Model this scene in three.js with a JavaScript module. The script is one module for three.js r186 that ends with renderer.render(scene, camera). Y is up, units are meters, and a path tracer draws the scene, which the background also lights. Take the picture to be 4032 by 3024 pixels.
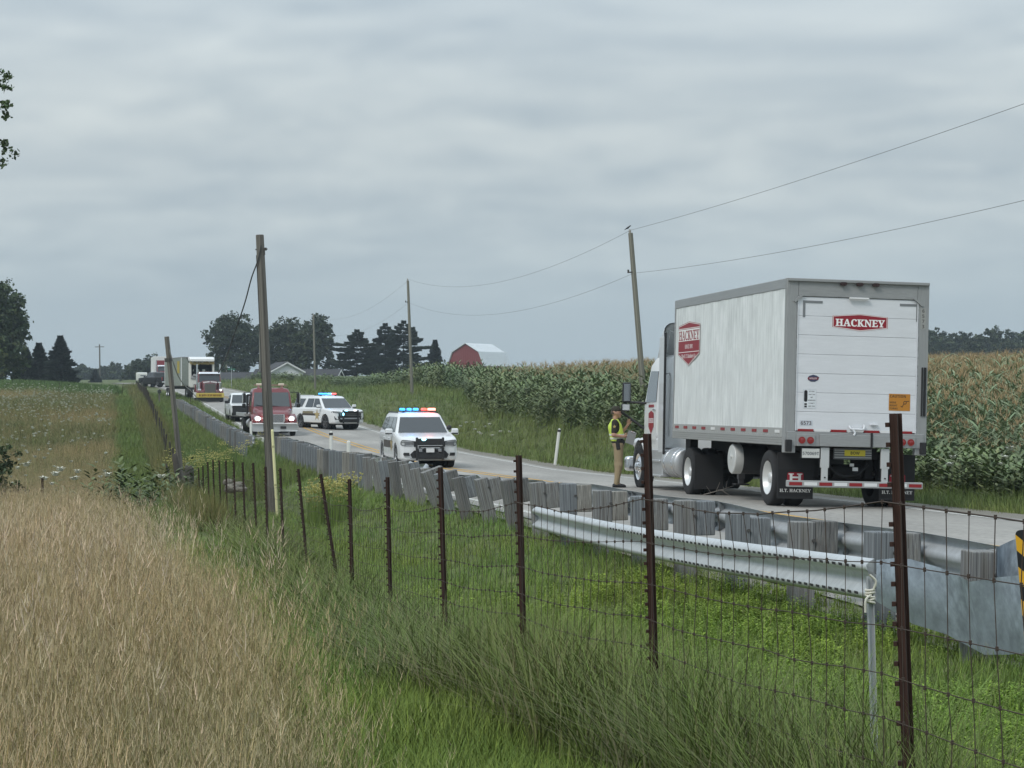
import * as THREE from 'three';
import { mergeGeometries, toCreasedNormals } from 'three/addons/utils/BufferGeometryUtils.js';
import { RoundedBoxGeometry } from 'three/addons/geometries/RoundedBoxGeometry.js';
import { MarchingCubes } from 'three/addons/objects/MarchingCubes.js';
import { Brush, Evaluator, SUBTRACTION } from 'three-bvh-csg';

// ---------------------------------------------------------------- camera, sky, sun, exposure
const scene = new THREE.Scene();
const CY = 1.55;                                   // eye height over the ground at the camera
const camera = new THREE.PerspectiveCamera(21.24, 4 / 3, 0.1, 4000);
camera.position.set(0, CY, 0);
camera.lookAt(0, CY + 0.00237 * 100, -100);
const renderer = new THREE.WebGLRenderer({ antialias: true });
renderer.toneMapping = THREE.LinearToneMapping;
renderer.toneMappingExposure = 1.0;
renderer.shadowMap.enabled = true;

const rng = (a) => () => { a |= 0; a = a + 0x6D2B79F5 | 0; let t = Math.imul(a ^ a >>> 15, 1 | a); t = t + Math.imul(t ^ t >>> 7, 61 | t) ^ t; return ((t ^ t >>> 14) >>> 0) / 4294967296; };
const hash = (x, y, k = 0) => { let h = Math.imul(x | 0, 374761393) ^ Math.imul(y | 0, 668265263) ^ Math.imul(k | 0, 2147483647); h = Math.imul(h ^ h >>> 13, 1274126177); return ((h ^ h >>> 16) >>> 0) / 4294967296; };
const fade = (t) => t * t * (3 - 2 * t);
function vnoise(x, y, k = 0) { const i = Math.floor(x), j = Math.floor(y), a = fade(x - i), b = fade(y - j);
  return (hash(i, j, k) * (1 - a) + hash(i + 1, j, k) * a) * (1 - b) + (hash(i, j + 1, k) * (1 - a) + hash(i + 1, j + 1, k) * a) * b; }
function fbm(x, y, oct = 4, k = 0) { let s = 0, a = 0.5, n = 0; for (let o = 0; o < oct; o++) { s += a * vnoise(x, y, k + o); n += a; a *= 0.5; x *= 2.03; y *= 2.03; } return s / n; }
const clamp = (v, a = 0, b = 1) => Math.min(b, Math.max(a, v));
const lerp = (a, b, t) => a + (b - a) * t;
const sstep = (a, b, v) => fade(clamp((v - a) / (b - a)));
function table(pts) { return (v) => { if (v <= pts[0][0]) return pts[0][1]; for (let i = 1; i < pts.length; i++) if (v <= pts[i][0]) { const [x0, y0] = pts[i - 1], [x1, y1] = pts[i]; return y0 + (y1 - y0) * (v - x0) / (x1 - x0); } return pts[pts.length - 1][1]; }; }

{ // overcast sky: one layer of stratus in faint wavy rows, brighter toward the zenith as an overcast sky is
  const W = 2048, H = 1024, data = new Float32Array(W * H * 4);
  const low = [0.425, 0.515, 0.570], mid = [0.545, 0.618, 0.650], top = [0.475, 0.572, 0.655];
  for (let j = 0; j < H; j++) {
    const el = ((j + 0.5) / H - 0.5) * Math.PI, sy = Math.sin(el);
    for (let i = 0; i < W; i++) {
      const az = ((i + 0.5) / W - 0.5) * 2 * Math.PI, k = (j * W + i) * 4;
      let c;
      if (el < 0) c = [0.16, 0.19, 0.17];
      else {
        const d = 1 / (sy + 0.11), px = Math.cos(az) * Math.cos(el) * d, pz = Math.sin(az) * Math.cos(el) * d;
        const wx = (fbm(px * 1.3, pz * 1.3, 3, 40) - 0.5) * 0.9, wz = (fbm(px * 1.3 + 5, pz * 1.3 + 9, 3, 41) - 0.5) * 0.9;
        const big = fbm(px * 0.8 + 7, pz * 0.8, 3, 3), row = fbm(px * 2.6 + wx * 2 + pz * 0.35, pz * 3.4 + wz * 2, 4, 9), puff = fbm(px * 7.5 + wx * 4, pz * 9.5 + wz * 5 - px * 1.6, 4, 15);
        const cl = clamp(0.5 + (big - 0.5) * 0.9 + (row - 0.5) * 0.75 + (puff - 0.5) * 0.7), amp = sstep(0.02, 0.09, sy);
        const base = [0, 1, 2].map((q) => lerp(lerp(low[q], mid[q], sstep(0.03, 0.12, sy)), top[q], sstep(0.11, 0.22, sy) * 0.6));
        const zen = 1 + 0.85 * sstep(0.12, 0.9, sy);
        c = base.map((v, q) => v * zen * (1 + amp * (cl - 0.5) * [0.44, 0.36, 0.27][q]));
      }
      data[k] = c[0]; data[k + 1] = c[1]; data[k + 2] = c[2]; data[k + 3] = 1;
    }
  }
  const sky = new THREE.DataTexture(data, W, H, THREE.RGBAFormat, THREE.FloatType);
  sky.mapping = THREE.EquirectangularReflectionMapping; sky.magFilter = sky.minFilter = THREE.LinearFilter; sky.needsUpdate = true;
  scene.background = sky; scene.environment = sky;
}
const sun = new THREE.DirectionalLight(new THREE.Color().setRGB(1, 0.955, 0.88), 1.5);
sun.position.set(-60, 95, 25); sun.target.position.set(0, 0, -45);
sun.castShadow = true; sun.shadow.radius = 32; sun.shadow.mapSize.set(2048, 2048);
Object.assign(sun.shadow.camera, { left: -120, right: 120, top: 160, bottom: -60, near: 1, far: 500 });
scene.add(sun, sun.target);
scene.fog = new THREE.FogExp2(new THREE.Color().setRGB(0.62, 0.72, 0.80), 0.00028);

// ---------------------------------------------------------------- small tools
const V = (x, y, z) => new THREE.Vector3(x, y, z);
const names = {};
function numbered(n) { if (!(n in names)) { names[n] = 0; return n; } names[n]++; return n + '_' + String(names[n]).padStart(3, '0'); }
const lin = (c) => Array.isArray(c) ? new THREE.Color().setRGB(...c) : new THREE.Color(c);
function mat(color, rough = 0.8, metal = 0, more = {}) { return new THREE.MeshStandardMaterial({ color: lin(color), roughness: rough, metalness: metal, side: THREE.DoubleSide, ...more }); }
function paint(color, more = {}) { return new THREE.MeshPhysicalMaterial({ color: lin(color), roughness: 0.45, metalness: 0, clearcoat: 0.8, clearcoatRoughness: 0.12, side: THREE.DoubleSide, ...more }); }
function noiseTex(size, fn, srgb = true, rx = 1, ry = 1) {
  const d = new Uint8Array(size * size * 4);
  for (let j = 0; j < size; j++) for (let i = 0; i < size; i++) { const c = fn(i / size, j / size, i, j), k = (j * size + i) * 4; for (let q = 0; q < 3; q++) d[k + q] = clamp(Array.isArray(c) ? c[q] : c) * 255; d[k + 3] = 255; }
  const t = new THREE.DataTexture(d, size, size, THREE.RGBAFormat); t.wrapS = t.wrapT = THREE.RepeatWrapping; t.magFilter = THREE.LinearFilter; t.minFilter = THREE.LinearMipmapLinearFilter; t.generateMipmaps = true;
  if (srgb) t.colorSpace = THREE.SRGBColorSpace; t.repeat.set(rx, ry); t.needsUpdate = true; return t;
}
const tile = (f, P) => (x, y) => { const a = x / P, b = y / P; return (f(x, y) * (1 - a) + f(x - P, y) * a) * (1 - b) + (f(x, y - P) * (1 - a) + f(x - P, y - P) * a) * b; };
function canvasTex(w, h, draw) { const c = document.createElement('canvas'); c.width = w; c.height = h; draw(c.getContext('2d'), w, h); const t = new THREE.CanvasTexture(c); t.colorSpace = THREE.SRGBColorSpace; t.anisotropy = 8; return t; }

function clean(g) { g = g.index ? g.toNonIndexed() : g; for (const k of Object.keys(g.attributes)) if (!['position', 'normal', 'uv'].includes(k)) g.deleteAttribute(k);
  if (!g.attributes.normal) g.computeVertexNormals(); if (!g.attributes.uv) g.setAttribute('uv', new THREE.BufferAttribute(new Float32Array(g.attributes.position.count * 2), 2)); g.morphAttributes = {}; return g; }
const merge = (l) => l.length === 1 ? l[0] : mergeGeometries(l.map(clean), false);
function mesh(name, geos, m, parent) { const o = new THREE.Mesh(Array.isArray(geos) ? merge(geos) : geos, m); o.castShadow = o.receiveShadow = true; o.name = parent ? name : numbered(name); (parent || scene).add(o); return o; }
function tag(o, label, category, group, kind) { o.userData.label = label; o.userData.category = category; if (group) o.userData.group = group; if (kind) o.userData.kind = kind; return o; }
function thing(name, label, category, pos, rotY = 0, group) { const o = new THREE.Group(); o.name = numbered(name); o.rotation.order = 'YXZ'; if (pos) o.position.copy(pos); o.rotation.y = rotY; scene.add(o); return tag(o, label, category, group); }
function copy(o, label) { const c = o.clone(); c.name = numbered(o.name.replace(/_\d{3}$/, '')); c.userData = { ...o.userData }; if (label) c.userData.label = label; scene.add(c); return c; }
function at(g, p = [0, 0, 0], r = [0, 0, 0]) { g.applyMatrix4(new THREE.Matrix4().compose(V(...p), new THREE.Quaternion().setFromEuler(new THREE.Euler(...r)), V(1, 1, 1))); return g; }
const box = (w, h, d, p, r, rad = 0) => at(rad ? new RoundedBoxGeometry(w, h, d, 2, rad) : new THREE.BoxGeometry(w, h, d), p, r);
const cyl = (r1, r2, h, p, r, seg = 16, open = false) => at(new THREE.CylinderGeometry(r1, r2, h, seg, 1, open), p, r);
const RX = [Math.PI / 2, 0, 0], RZ = [0, 0, Math.PI / 2];
function bar(a, b, r, seg = 8, r2 = r) { const d = V(...b).sub(V(...a)), l = d.length(); const g = new THREE.CylinderGeometry(r2, r, l, seg); g.applyQuaternion(new THREE.Quaternion().setFromUnitVectors(V(0, 1, 0), d.normalize())); g.translate((a[0] + b[0]) / 2, (a[1] + b[1]) / 2, (a[2] + b[2]) / 2); return g; }
const tube = (pts, r, n = 24, seg = 6) => new THREE.TubeGeometry(new THREE.CatmullRomCurve3(pts.map((p) => p.isVector3 ? p : V(...p))), n, r, seg);
function quadStrip(rows, uvScale) { // rows of points -> smooth sheet
  const R = rows.length, C = rows[0].length, pos = [], uv = [], idx = [];
  for (let i = 0; i < R; i++) for (let j = 0; j < C; j++) { const p = rows[i][j]; pos.push(...p.slice(0, 3)); uv.push(...(p.length > 3 ? [p[3], p[4]] : uvScale ? uvScale(p) : [j / (C - 1), i / (R - 1)])); }
  for (let i = 0; i < R - 1; i++) for (let j = 0; j < C - 1; j++) { const a = i * C + j; idx.push(a, a + 1, a + C, a + 1, a + C + 1, a + C); }
  const g = new THREE.BufferGeometry(); g.setAttribute('position', new THREE.Float32BufferAttribute(pos, 3)); g.setAttribute('uv', new THREE.Float32BufferAttribute(uv, 2)); g.setIndex(idx); g.computeVertexNormals(); return g;
}
function loft(rings, crease = 0.6) { // closed rings of equal length, capped at both ends
  const n = rings[0].length, pos = [], tri = (a, b, c) => pos.push(...a, ...b, ...c);
  for (let i = 0; i < rings.length - 1; i++) for (let j = 0; j < n; j++) { const k = (j + 1) % n, a = rings[i][j], b = rings[i][k], c = rings[i + 1][k], d = rings[i + 1][j]; tri(a, b, c); tri(a, c, d); }
  for (const [r, f] of [[rings[0], 1], [rings[rings.length - 1], 0]]) { const m = [0, 1, 2].map((q) => r.reduce((s, p) => s + p[q], 0) / n); for (let j = 0; j < n; j++) f ? tri(m, r[(j + 1) % n], r[j]) : tri(m, r[j], r[(j + 1) % n]); }
  const g = new THREE.BufferGeometry(); g.setAttribute('position', new THREE.Float32BufferAttribute(pos, 3)); g.setAttribute('uv', new THREE.Float32BufferAttribute(new Float32Array(pos.length / 3 * 2), 2)); g.computeVertexNormals(); return toCreasedNormals(g, crease);
}
function rrect(hw, y0, y1, r, n = 4) { // rounded rectangle ring in (x, y)
  const o = [], c = [[hw - r, y1 - r, 0], [-hw + r, y1 - r, 1], [-hw + r, y0 + r, 2], [hw - r, y0 + r, 3]];
  for (const [x, y, q] of c) for (let i = 0; i <= n; i++) { const a = (q + i / n) * Math.PI / 2; o.push([x + Math.cos(a) * r, y + Math.sin(a) * r]); }
  return o;
}
function slab(poly, depth, map) { // polygon (u,v)[] given thickness; map(u,v,w) -> xyz
  const g = new THREE.ExtrudeGeometry(new THREE.Shape(poly.map((p) => new THREE.Vector2(...p))), { depth, bevelEnabled: false }), p = g.attributes.position;
  for (let i = 0; i < p.count; i++) { const q = map(p.getX(i), p.getY(i), p.getZ(i)); p.setXYZ(i, ...q); } g.computeVertexNormals(); return g;
}

// ---------------------------------------------------------------- the lie of the land (depth = metres ahead of the camera)
const ROAD_H = table([[-80, -1.2], [0, -1.62], [14, -1.76], [24, -1.87], [37, -2.05], [46, -2.2], [65, -2.53], [85, -2.56], [106, -2.4], [140, -1.85], [184, -1.22], [205, -0.9], [240, -0.15], [270, 0.45], [350, 1.2], [600, 2]]);
const FENCE_H = table([[-80, -1.2], [0, -1.5], [5.5, -1.42], [8, -1.5], [10.6, -1.62], [13.2, -1.78], [16, -1.93], [20, -2.08], [25, -2.2], [30, -2.33], [35, -2.47], [40, -2.62], [46, -2.85], [52, -3.1], [60, -3.3], [70, -3.4], [80, -3.2], [91, -2.85], [101, -2.45], [119, -1.9], [140, -1.25], [178, -0.75], [205, -0.25], [230, -0.1], [270, 0.2], [400, 0.5], [700, 1]]);
const BANK = table([[0, -0.3], [38, -0.3], [46, -0.15], [60, 0.8], [72, 1.5], [100, 1.75], [130, 1.45], [160, 1.3], [190, 0.7], [214, 0.45], [270, 0.35], [400, 0.4]]);
const FIELD_K = table([[0, 0.07], [46, 0.07], [60, 0.045], [75, 0.022], [130, 0.02], [200, 0.02]]);
const bend = (s, s0) => { const q = Math.max(0, s - s0); return 0.0004 * (q > 150 ? 22500 + 300 * (q - 150) : q * q); };
const BANK2 = table([[118, 0], [145, 0.2], [160, 0.35], [197, 0.45], [243, 0.4], [285, 0.15], [330, 0]]);
const roadX = (s) => 10.17 - 0.187 * s - bend(s, 180);
const heading = (s) => Math.atan((roadX(s - 0.5) - roadX(s + 0.5)));
function rp(s, u) { const a = heading(s); return [roadX(s) + u * Math.cos(a), s + u * Math.sin(a)]; }           // -> [X, depth]
function su(X, D) { let s = D; for (let i = 0; i < 6; i++) { const a = heading(s); const ux = X - roadX(s), uz = D - s; s += (ux * -Math.sin(a) + uz * Math.cos(a)) * 0.9; } const a = heading(s); return [s, (X - roadX(s)) * Math.cos(a) + (D - s) * Math.sin(a)]; }
const fenceX = (d) => 2.094 - 0.1935 * d - bend(d, 190);
function groundRel(X, D) {
  const [s, u] = su(X, D), r = ROAD_H(s);
  const [, uf] = su(fenceX(D), D), f = FENCE_H(D);
  const bump = (fbm(X * 0.35, D * 0.35, 3, 70) - 0.5) * 0.16;
  if (u < -3.75) {
    if (u <= uf) { const o = uf - u; return f + 0.62 * sstep(150, 205, D) * sstep(0, 12, o) - 2.5 * sstep(255, 420, D) * sstep(20, 60, o) + bump * sstep(0, 1, o); }
    const t = (u - uf) / (-3.75 - uf), edge = r - 0.1, ditch = Math.min(f, edge) - 0.12;
    const v = t < 0.45 ? lerp(f, ditch, fade(t / 0.45)) : t < 0.75 ? lerp(ditch, lerp(ditch, edge, 0.72), fade((t - 0.45) / 0.3)) : lerp(lerp(ditch, edge, 0.72), edge, (t - 0.75) / 0.25);
    return v + bump * 0.6 * sstep(0, 0.3, t) * (1 - t);
  }
  if (u <= 3.75) return r - 0.12;
  const b = BANK(s), e = r + b;
  if (u < 8.8) { const t = (u - 3.75) / 5.05; return t < 0.35 ? lerp(r - 0.1, r - 0.3 + Math.max(0, b) * 0.12, fade(t / 0.35)) : lerp(r - 0.3 + Math.max(0, b) * 0.12, e, fade((t - 0.35) / 0.65)) + bump * 0.5; }
  return e + BANK2(s) * sstep(8.8, 13.2, u) + FIELD_K(s) * (Math.min(u, 52) - 8.8) + 0.012 * Math.max(0, u - 52) + bump * 0.5;
}
const ground = (X, D) => groundRel(X, D) + CY;
const P3 = (X, D, up = 0) => V(X, ground(X, D) + up, -D);

// ---------------------------------------------------------------- ground, road, markings
const soilTex = noiseTex(512, (() => { const n = tile((x, y) => fbm(x, y, 5, 11), 24), n2 = tile((x, y) => fbm(x, y, 4, 19), 96); return (u, v) => { const a = n(u * 24, v * 24), b = n2(u * 96, v * 96), k = 0.3 + a * 0.55 + (b - 0.5) * 0.5; return [k * 0.55 + 0.03, k * 0.56 + 0.06, k * 0.32 + 0.02]; }; })());
soilTex.repeat.set(0.16, 0.16);
{
  const ss = [], uu = [];
  for (let s = -60; s < 0; s += 6) ss.push(s); for (let s = 0; s < 120; s += 1.5) ss.push(s); for (let s = 120; s < 300; s += 4) ss.push(s); for (let s = 300; s <= 1500; s *= 1.12) ss.push(s); ss.push(1600);
  for (const u of [-900, -600, -400, -250, -150, -100, -70, -50, -40, -32]) uu.push(u); for (let u = -26; u < -10; u += 1.6) uu.push(u); for (let u = -10; u < -3.8; u += 0.45) uu.push(u); uu.push(-3.74, -3, 0, 3, 3.74); for (let u = 4.2; u < 10; u += 0.55) uu.push(u); for (let u = 10; u < 60; u += 3) uu.push(u); uu.push(75, 100, 150, 220, 350, 600, 900);
  const rows = ss.map((s) => uu.map((u) => { const h = s > 250 ? heading(250) : heading(s); const X = roadX(s) + u * Math.cos(h), D = s + u * Math.sin(h) * (Math.abs(u) > 60 ? 60 / Math.abs(u) : 1); return [X, ground(X, D), -D, X, D]; }));
  const g = mesh('ground', quadStrip(rows), mat([0.9, 0.9, 0.9], 1, 0, { map: soilTex })); tag(g, 'grassy ground of the fields, ditch and road banks', 'ground', null, 'structure');
}
function roadSheet(name, label, s0, s1, u0, u1, lift, m, wob = 0, seg = 1, step = 1.5) {
  const rows = []; for (let s = s0; s <= s1 + 0.01; s += step) { const row = []; for (let j = 0; j <= seg; j++) { let u = lerp(u0, u1, j / seg); if (wob && (j === 0 || j === seg)) u += (fbm(s * 0.6, j * 9 + u0, 3, 5) - 0.5) * wob; const [X, D] = rp(s, u); row.push([X, ROAD_H(s) + CY - 0.018 * Math.abs(u) + lift, -D, u, s]); } rows.push(row); }
  return tag(mesh(name, quadStrip(rows), m), label, name.split('_').pop(), null, 'structure');
}
const asphaltTex = noiseTex(512, (() => { const n = tile((x, y) => fbm(x, y, 4, 21), 128), p = tile((x, y) => fbm(x, y * 0.25, 3, 24), 8); return (u, v) => { const k = 0.575 + (n(u * 128, v * 128) - 0.5) * 0.20 + (p(u * 8, v * 8) - 0.5) * 0.26; return [k, k * 0.975, k * 0.94]; }; })());
asphaltTex.repeat.set(1 / 7.4, 1 / 12);
roadSheet('road', 'two lane grey asphalt country road', -30, 330, -3.75, 3.75, 0, mat([1, 1, 1], 0.92, 0, { map: asphaltTex }), 0.12, 8);
const gravel = mat([0.32, 0.31, 0.285], 1, 0, { map: noiseTex(256, (u, v, i, j) => { const k = 0.62 + hash(i, j, 3) * 0.36; return [k, k * 0.98, k * 0.94]; }) }); gravel.map.repeat.set(1.5, 1.5);
roadSheet('gravel_shoulder', 'pale gravel shoulder on the cornfield side of the road', -30, 330, 3.6, 4.75, -0.02, gravel, 0.35, 2);
roadSheet('gravel_shoulder', 'pale gravel shoulder between the road and the guardrail', -30, 330, -4.15, -3.6, -0.02, gravel, 0.25, 2);
const wornTex = (c, wear) => { const t = noiseTex(256, (u, v, i, j) => { const w = fbm(u * 40, v * 40, 4, 61) * 0.6 + hash(i, j, 6) * 0.4; return w < wear ? [0.52, 0.50, 0.47] : c.map((q) => q * (0.9 + hash(i, j, 8) * 0.1)); }); t.repeat.set(1.2, 0.6); return t; };
const whiteLine = mat([0.8, 0.8, 0.8], 0.8, 0, { map: wornTex([0.95, 0.95, 0.93], 0.38) }), yellowLine = mat([0.85, 0.85, 0.85], 0.8, 0, { map: wornTex([0.88, 0.69, 0.34], 0.33) });
roadSheet('edge_line', 'white edge line beside the gravel shoulder on the cornfield side', -30, 330, 3.3, 3.43, 0.005, whiteLine, 0.03);
roadSheet('edge_line', 'white edge line on the guardrail side of the road', -30, 330, -3.43, -3.3, 0.005, whiteLine, 0.03);
roadSheet('centre_line', 'worn yellow centre line, the stripe on the guardrail side', -30, 330, -0.23, -0.09, 0.005, yellowLine, 0.03);
roadSheet('centre_line', 'worn yellow centre line, the stripe on the cornfield side', -30, 330, 0.09, 0.23, 0.005, yellowLine, 0.03);
// ---------------------------------------------------------------- guardrails
const F = 4424; // lens length in the pixels the photograph was measured in
const ray = (px, py, D) => V((px - 1106) / F * D, CY + (840 - py) / F * D, -D);
function woodTex(seed, base, dark, light) {
  return noiseTex(128, (u, v) => { const g = fbm(u * 42, v * 3, 4, seed), c = fbm(u * 90, v * 1.2, 2, seed + 9), st = fbm(u * 5, v * 2.2, 3, seed + 4); const k = clamp((g - 0.3) * 1.7); let o = [0, 1, 2].map((q) => lerp(dark[q], light[q], k)); if (c > 0.72) o = o.map((q) => q * 0.62); const w = clamp((st - 0.52) * 3); return o.map((q, i) => lerp(q, base[i], w * 0.7)); });
}
const railWood = [
  mat([0.95, 0.95, 0.95], 0.95, 0, { map: woodTex(101, [0.46, 0.44, 0.41], [0.44, 0.44, 0.44], [0.66, 0.66, 0.65]) }),
  mat([0.95, 0.95, 0.95], 0.95, 0, { map: woodTex(133, [0.44, 0.455, 0.47], [0.41, 0.425, 0.44], [0.61, 0.625, 0.635]) }),
  mat([0.95, 0.95, 0.95], 0.95, 0, { map: woodTex(177, [0.52, 0.49, 0.46], [0.48, 0.47, 0.45], [0.71, 0.70, 0.67]) }),
  mat([0.95, 0.95, 0.95], 0.95, 0, { map: woodTex(211, [0.40, 0.37, 0.35], [0.37, 0.37, 0.37], [0.57, 0.57, 0.56]) })];
const galvTex = noiseTex(256, (() => { const n = tile((x, y) => fbm(x, y, 5, 31), 16), m = tile((x, y) => fbm(x, y, 3, 37), 60); return (u, v) => { const k = 0.66 + (n(u * 16, v * 16) - 0.5) * 0.34 + (m(u * 60, v * 60) - 0.5) * 0.12; return [k * 0.97, k, k * 1.03]; }; })());
const mottle = noiseTex(256, (() => { const n = tile((x, y) => fbm(x, y, 5, 31), 16), m = tile((x, y) => fbm(x, y, 3, 37), 60); return (u, v) => { const k = 0.93 + (n(u * 16, v * 16) - 0.5) * 0.16 + (m(u * 60, v * 60) - 0.5) * 0.08; return [k * 0.99, k, k * 1.01]; }; })());
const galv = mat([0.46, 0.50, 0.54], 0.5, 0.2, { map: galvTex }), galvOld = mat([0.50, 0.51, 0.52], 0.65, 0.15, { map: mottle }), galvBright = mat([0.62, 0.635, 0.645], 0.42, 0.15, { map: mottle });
galv.map = galvTex.clone(); galv.map.repeat.set(0.8, 0.8); galv.map.needsUpdate = true; galv.color.multiplyScalar(1.6);
const slotDark = mat([0.03, 0.03, 0.032], 0.9), rust = mat([0.062, 0.036, 0.028], 0.95, 0, { map: noiseTex(128, (u, v, i, j) => { const k = 0.55 + fbm(u * 22, v * 22, 4, 71) * 0.6; return [k, k * 0.92, k * 0.9]; }) });
const steelDark = mat([0.10, 0.095, 0.09], 0.7, 0.5);
// half profile of a W-beam: [height, reach], then closed to a sheet 4 mm thick
const WB = [[-0.156, 0.018], [-0.142, 0.05], [-0.116, 0.083], [-0.082, 0.083], [-0.030, 0.006], [0, 0], [0.030, 0.006], [0.082, 0.083], [0.116, 0.083], [0.142, 0.05], [0.156, 0.018]];
function beam(stations, side, m, name, parent) { // stations: {p, dir (unit along), lean, squash, tall}
  const rings = stations.map((st) => {
    const right = V(-st.dir.z, 0, st.dir.x).multiplyScalar(side), up = V(0, 1, 0).applyAxisAngle(st.dir, st.lean || 0), out = right.clone().applyAxisAngle(st.dir, st.lean || 0);
    const pt = (h, d) => st.p.clone().addScaledVector(up, h * (st.tall || 1)).addScaledVector(out, d * (st.squash ?? 1)).toArray();
    return [...WB.map(([h, d]) => pt(h, d)), ...WB.slice().reverse().map(([h, d]) => pt(h, d - 0.005))];
  });
  const g = loft(rings, 1.0), p = g.attributes.position, uv = g.attributes.uv; for (let i = 0; i < p.count; i++) uv.setXY(i, p.getX(i) + p.getZ(i), p.getY(i)); 
  return mesh(name, g, m, parent);
}
const rgr = rng(77);
const postGeo = (() => { const g = box(0.2, 1.15, 0.2, [0, -0.575, 0], undefined, 0.012); return g; })();
const blockGeo = box(0.2, 0.36, 0.2, [0.203, -0.18, 0], undefined, 0.012);
const boltGeo = cyl(0.016, 0.016, 0.03, [0, 0, 0], RX, 8);
// push: how far the crash has driven the rail off the road; lean of the post
const push = (s) => 0.32 * Math.exp(-(((s - 37) / 6) ** 2)) + 0.16 * Math.exp(-(((s - 47) / 5) ** 2));
function guardrail(label, s0, s1, uAt, isNear) {
  const root = thing('guardrail', label, 'guardrail', V(0, 0, 0), 0, 'guardrails along the road'); const step = 1.872; const tops = [];
  for (let s = s0, i = 0; s <= s1; s += step, i++) {
    const pu = isNear ? push(s) : 0, u = uAt(s) - 0.35 - pu, [X, D] = rp(s, u), h = heading(s);
    const y = ROAD_H(s) + CY + 0.66 - (isNear ? pu * 0.35 : 0) + (rgr() - 0.5) * 0.06;
    const g = new THREE.Object3D(); g.rotation.order = 'YXZ'; g.position.set(X, y, -D);
    const lean = isNear ? pu * 1.0 + (rgr() - 0.5) * (0.05 + pu * 0.35) : (rgr() - 0.5) * 0.05, fwd = (rgr() - 0.5) * (0.04 + pu * 0.3);
    g.rotation.set(fwd, h + (rgr() - 0.5) * (0.1 + pu * 0.5), lean); g.updateMatrix();
    const wp = railWood[[0, 1, 0, 3, 1, 0, 2][Math.floor(rgr() * 7)]], wb = railWood[[0, 1, 0, 3, 0, 2][Math.floor(rgr() * 6)]];
    const p = mesh('post', postGeo, wp, root); p.applyMatrix4(g.matrix);
    const b = mesh('spacer_block', blockGeo, wb, root); b.applyMatrix4(g.matrix.clone().multiply(new THREE.Matrix4().makeTranslation(0, (rgr() - 0.6) * 0.05 - 0.01, 0)));
    if (s < 34 && isNear) { const bo = mesh('bolt', boltGeo, steelDark, root); bo.applyMatrix4(g.matrix.clone().multiply(new THREE.Matrix4().makeTranslation(0.08, -0.16, 0.11))); }
    tops.push({ s, X, D, y, h });
  }
  // road-side rails, each two posts long
  for (let i = 0; i + 2 < tops.length; i += 2) {
    const st = [];
    for (let k = 0; k <= 6; k++) { const f = k / 6, s = lerp(tops[i].s, tops[i + 2].s + 0.25, f), pu = isNear ? push(s) : 0; const crk = pu > 0.1 ? (hash(i, k, 5) - 0.5) * 0.14 : 0; const [X, D] = rp(s, uAt(s) - pu * 0.7 + 0.01 * (i / 2 % 2) + crk); const j = clamp((s - tops[0].s) / step, 0, tops.length - 1.001), y = lerp(tops[Math.floor(j)].y, tops[Math.ceil(j)]?.y ?? tops[Math.floor(j)].y, j % 1); const a = heading(s); st.push({ p: V(X, y - 0.17 + crk * 0.4, -D), dir: V(-Math.sin(a), 0, -Math.cos(a)), lean: pu > 0.1 ? -pu * 0.9 + crk * 2 : 0, squash: 1 - pu }); }
    beam(st, 1, galvOld, 'rail', root);
  }
  return { root, tops };
}
const near = guardrail('wooden post guardrail with crash damage, its posts leaning, beside the white and silver rail end', 14.9, 84, () => -3.88, true);
guardrail('intact wooden post guardrail running up the hill past the red tow truck', 84.5, 168, (s) => lerp(-5.0, -5.9, (s - 84) / 84), false);
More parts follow.
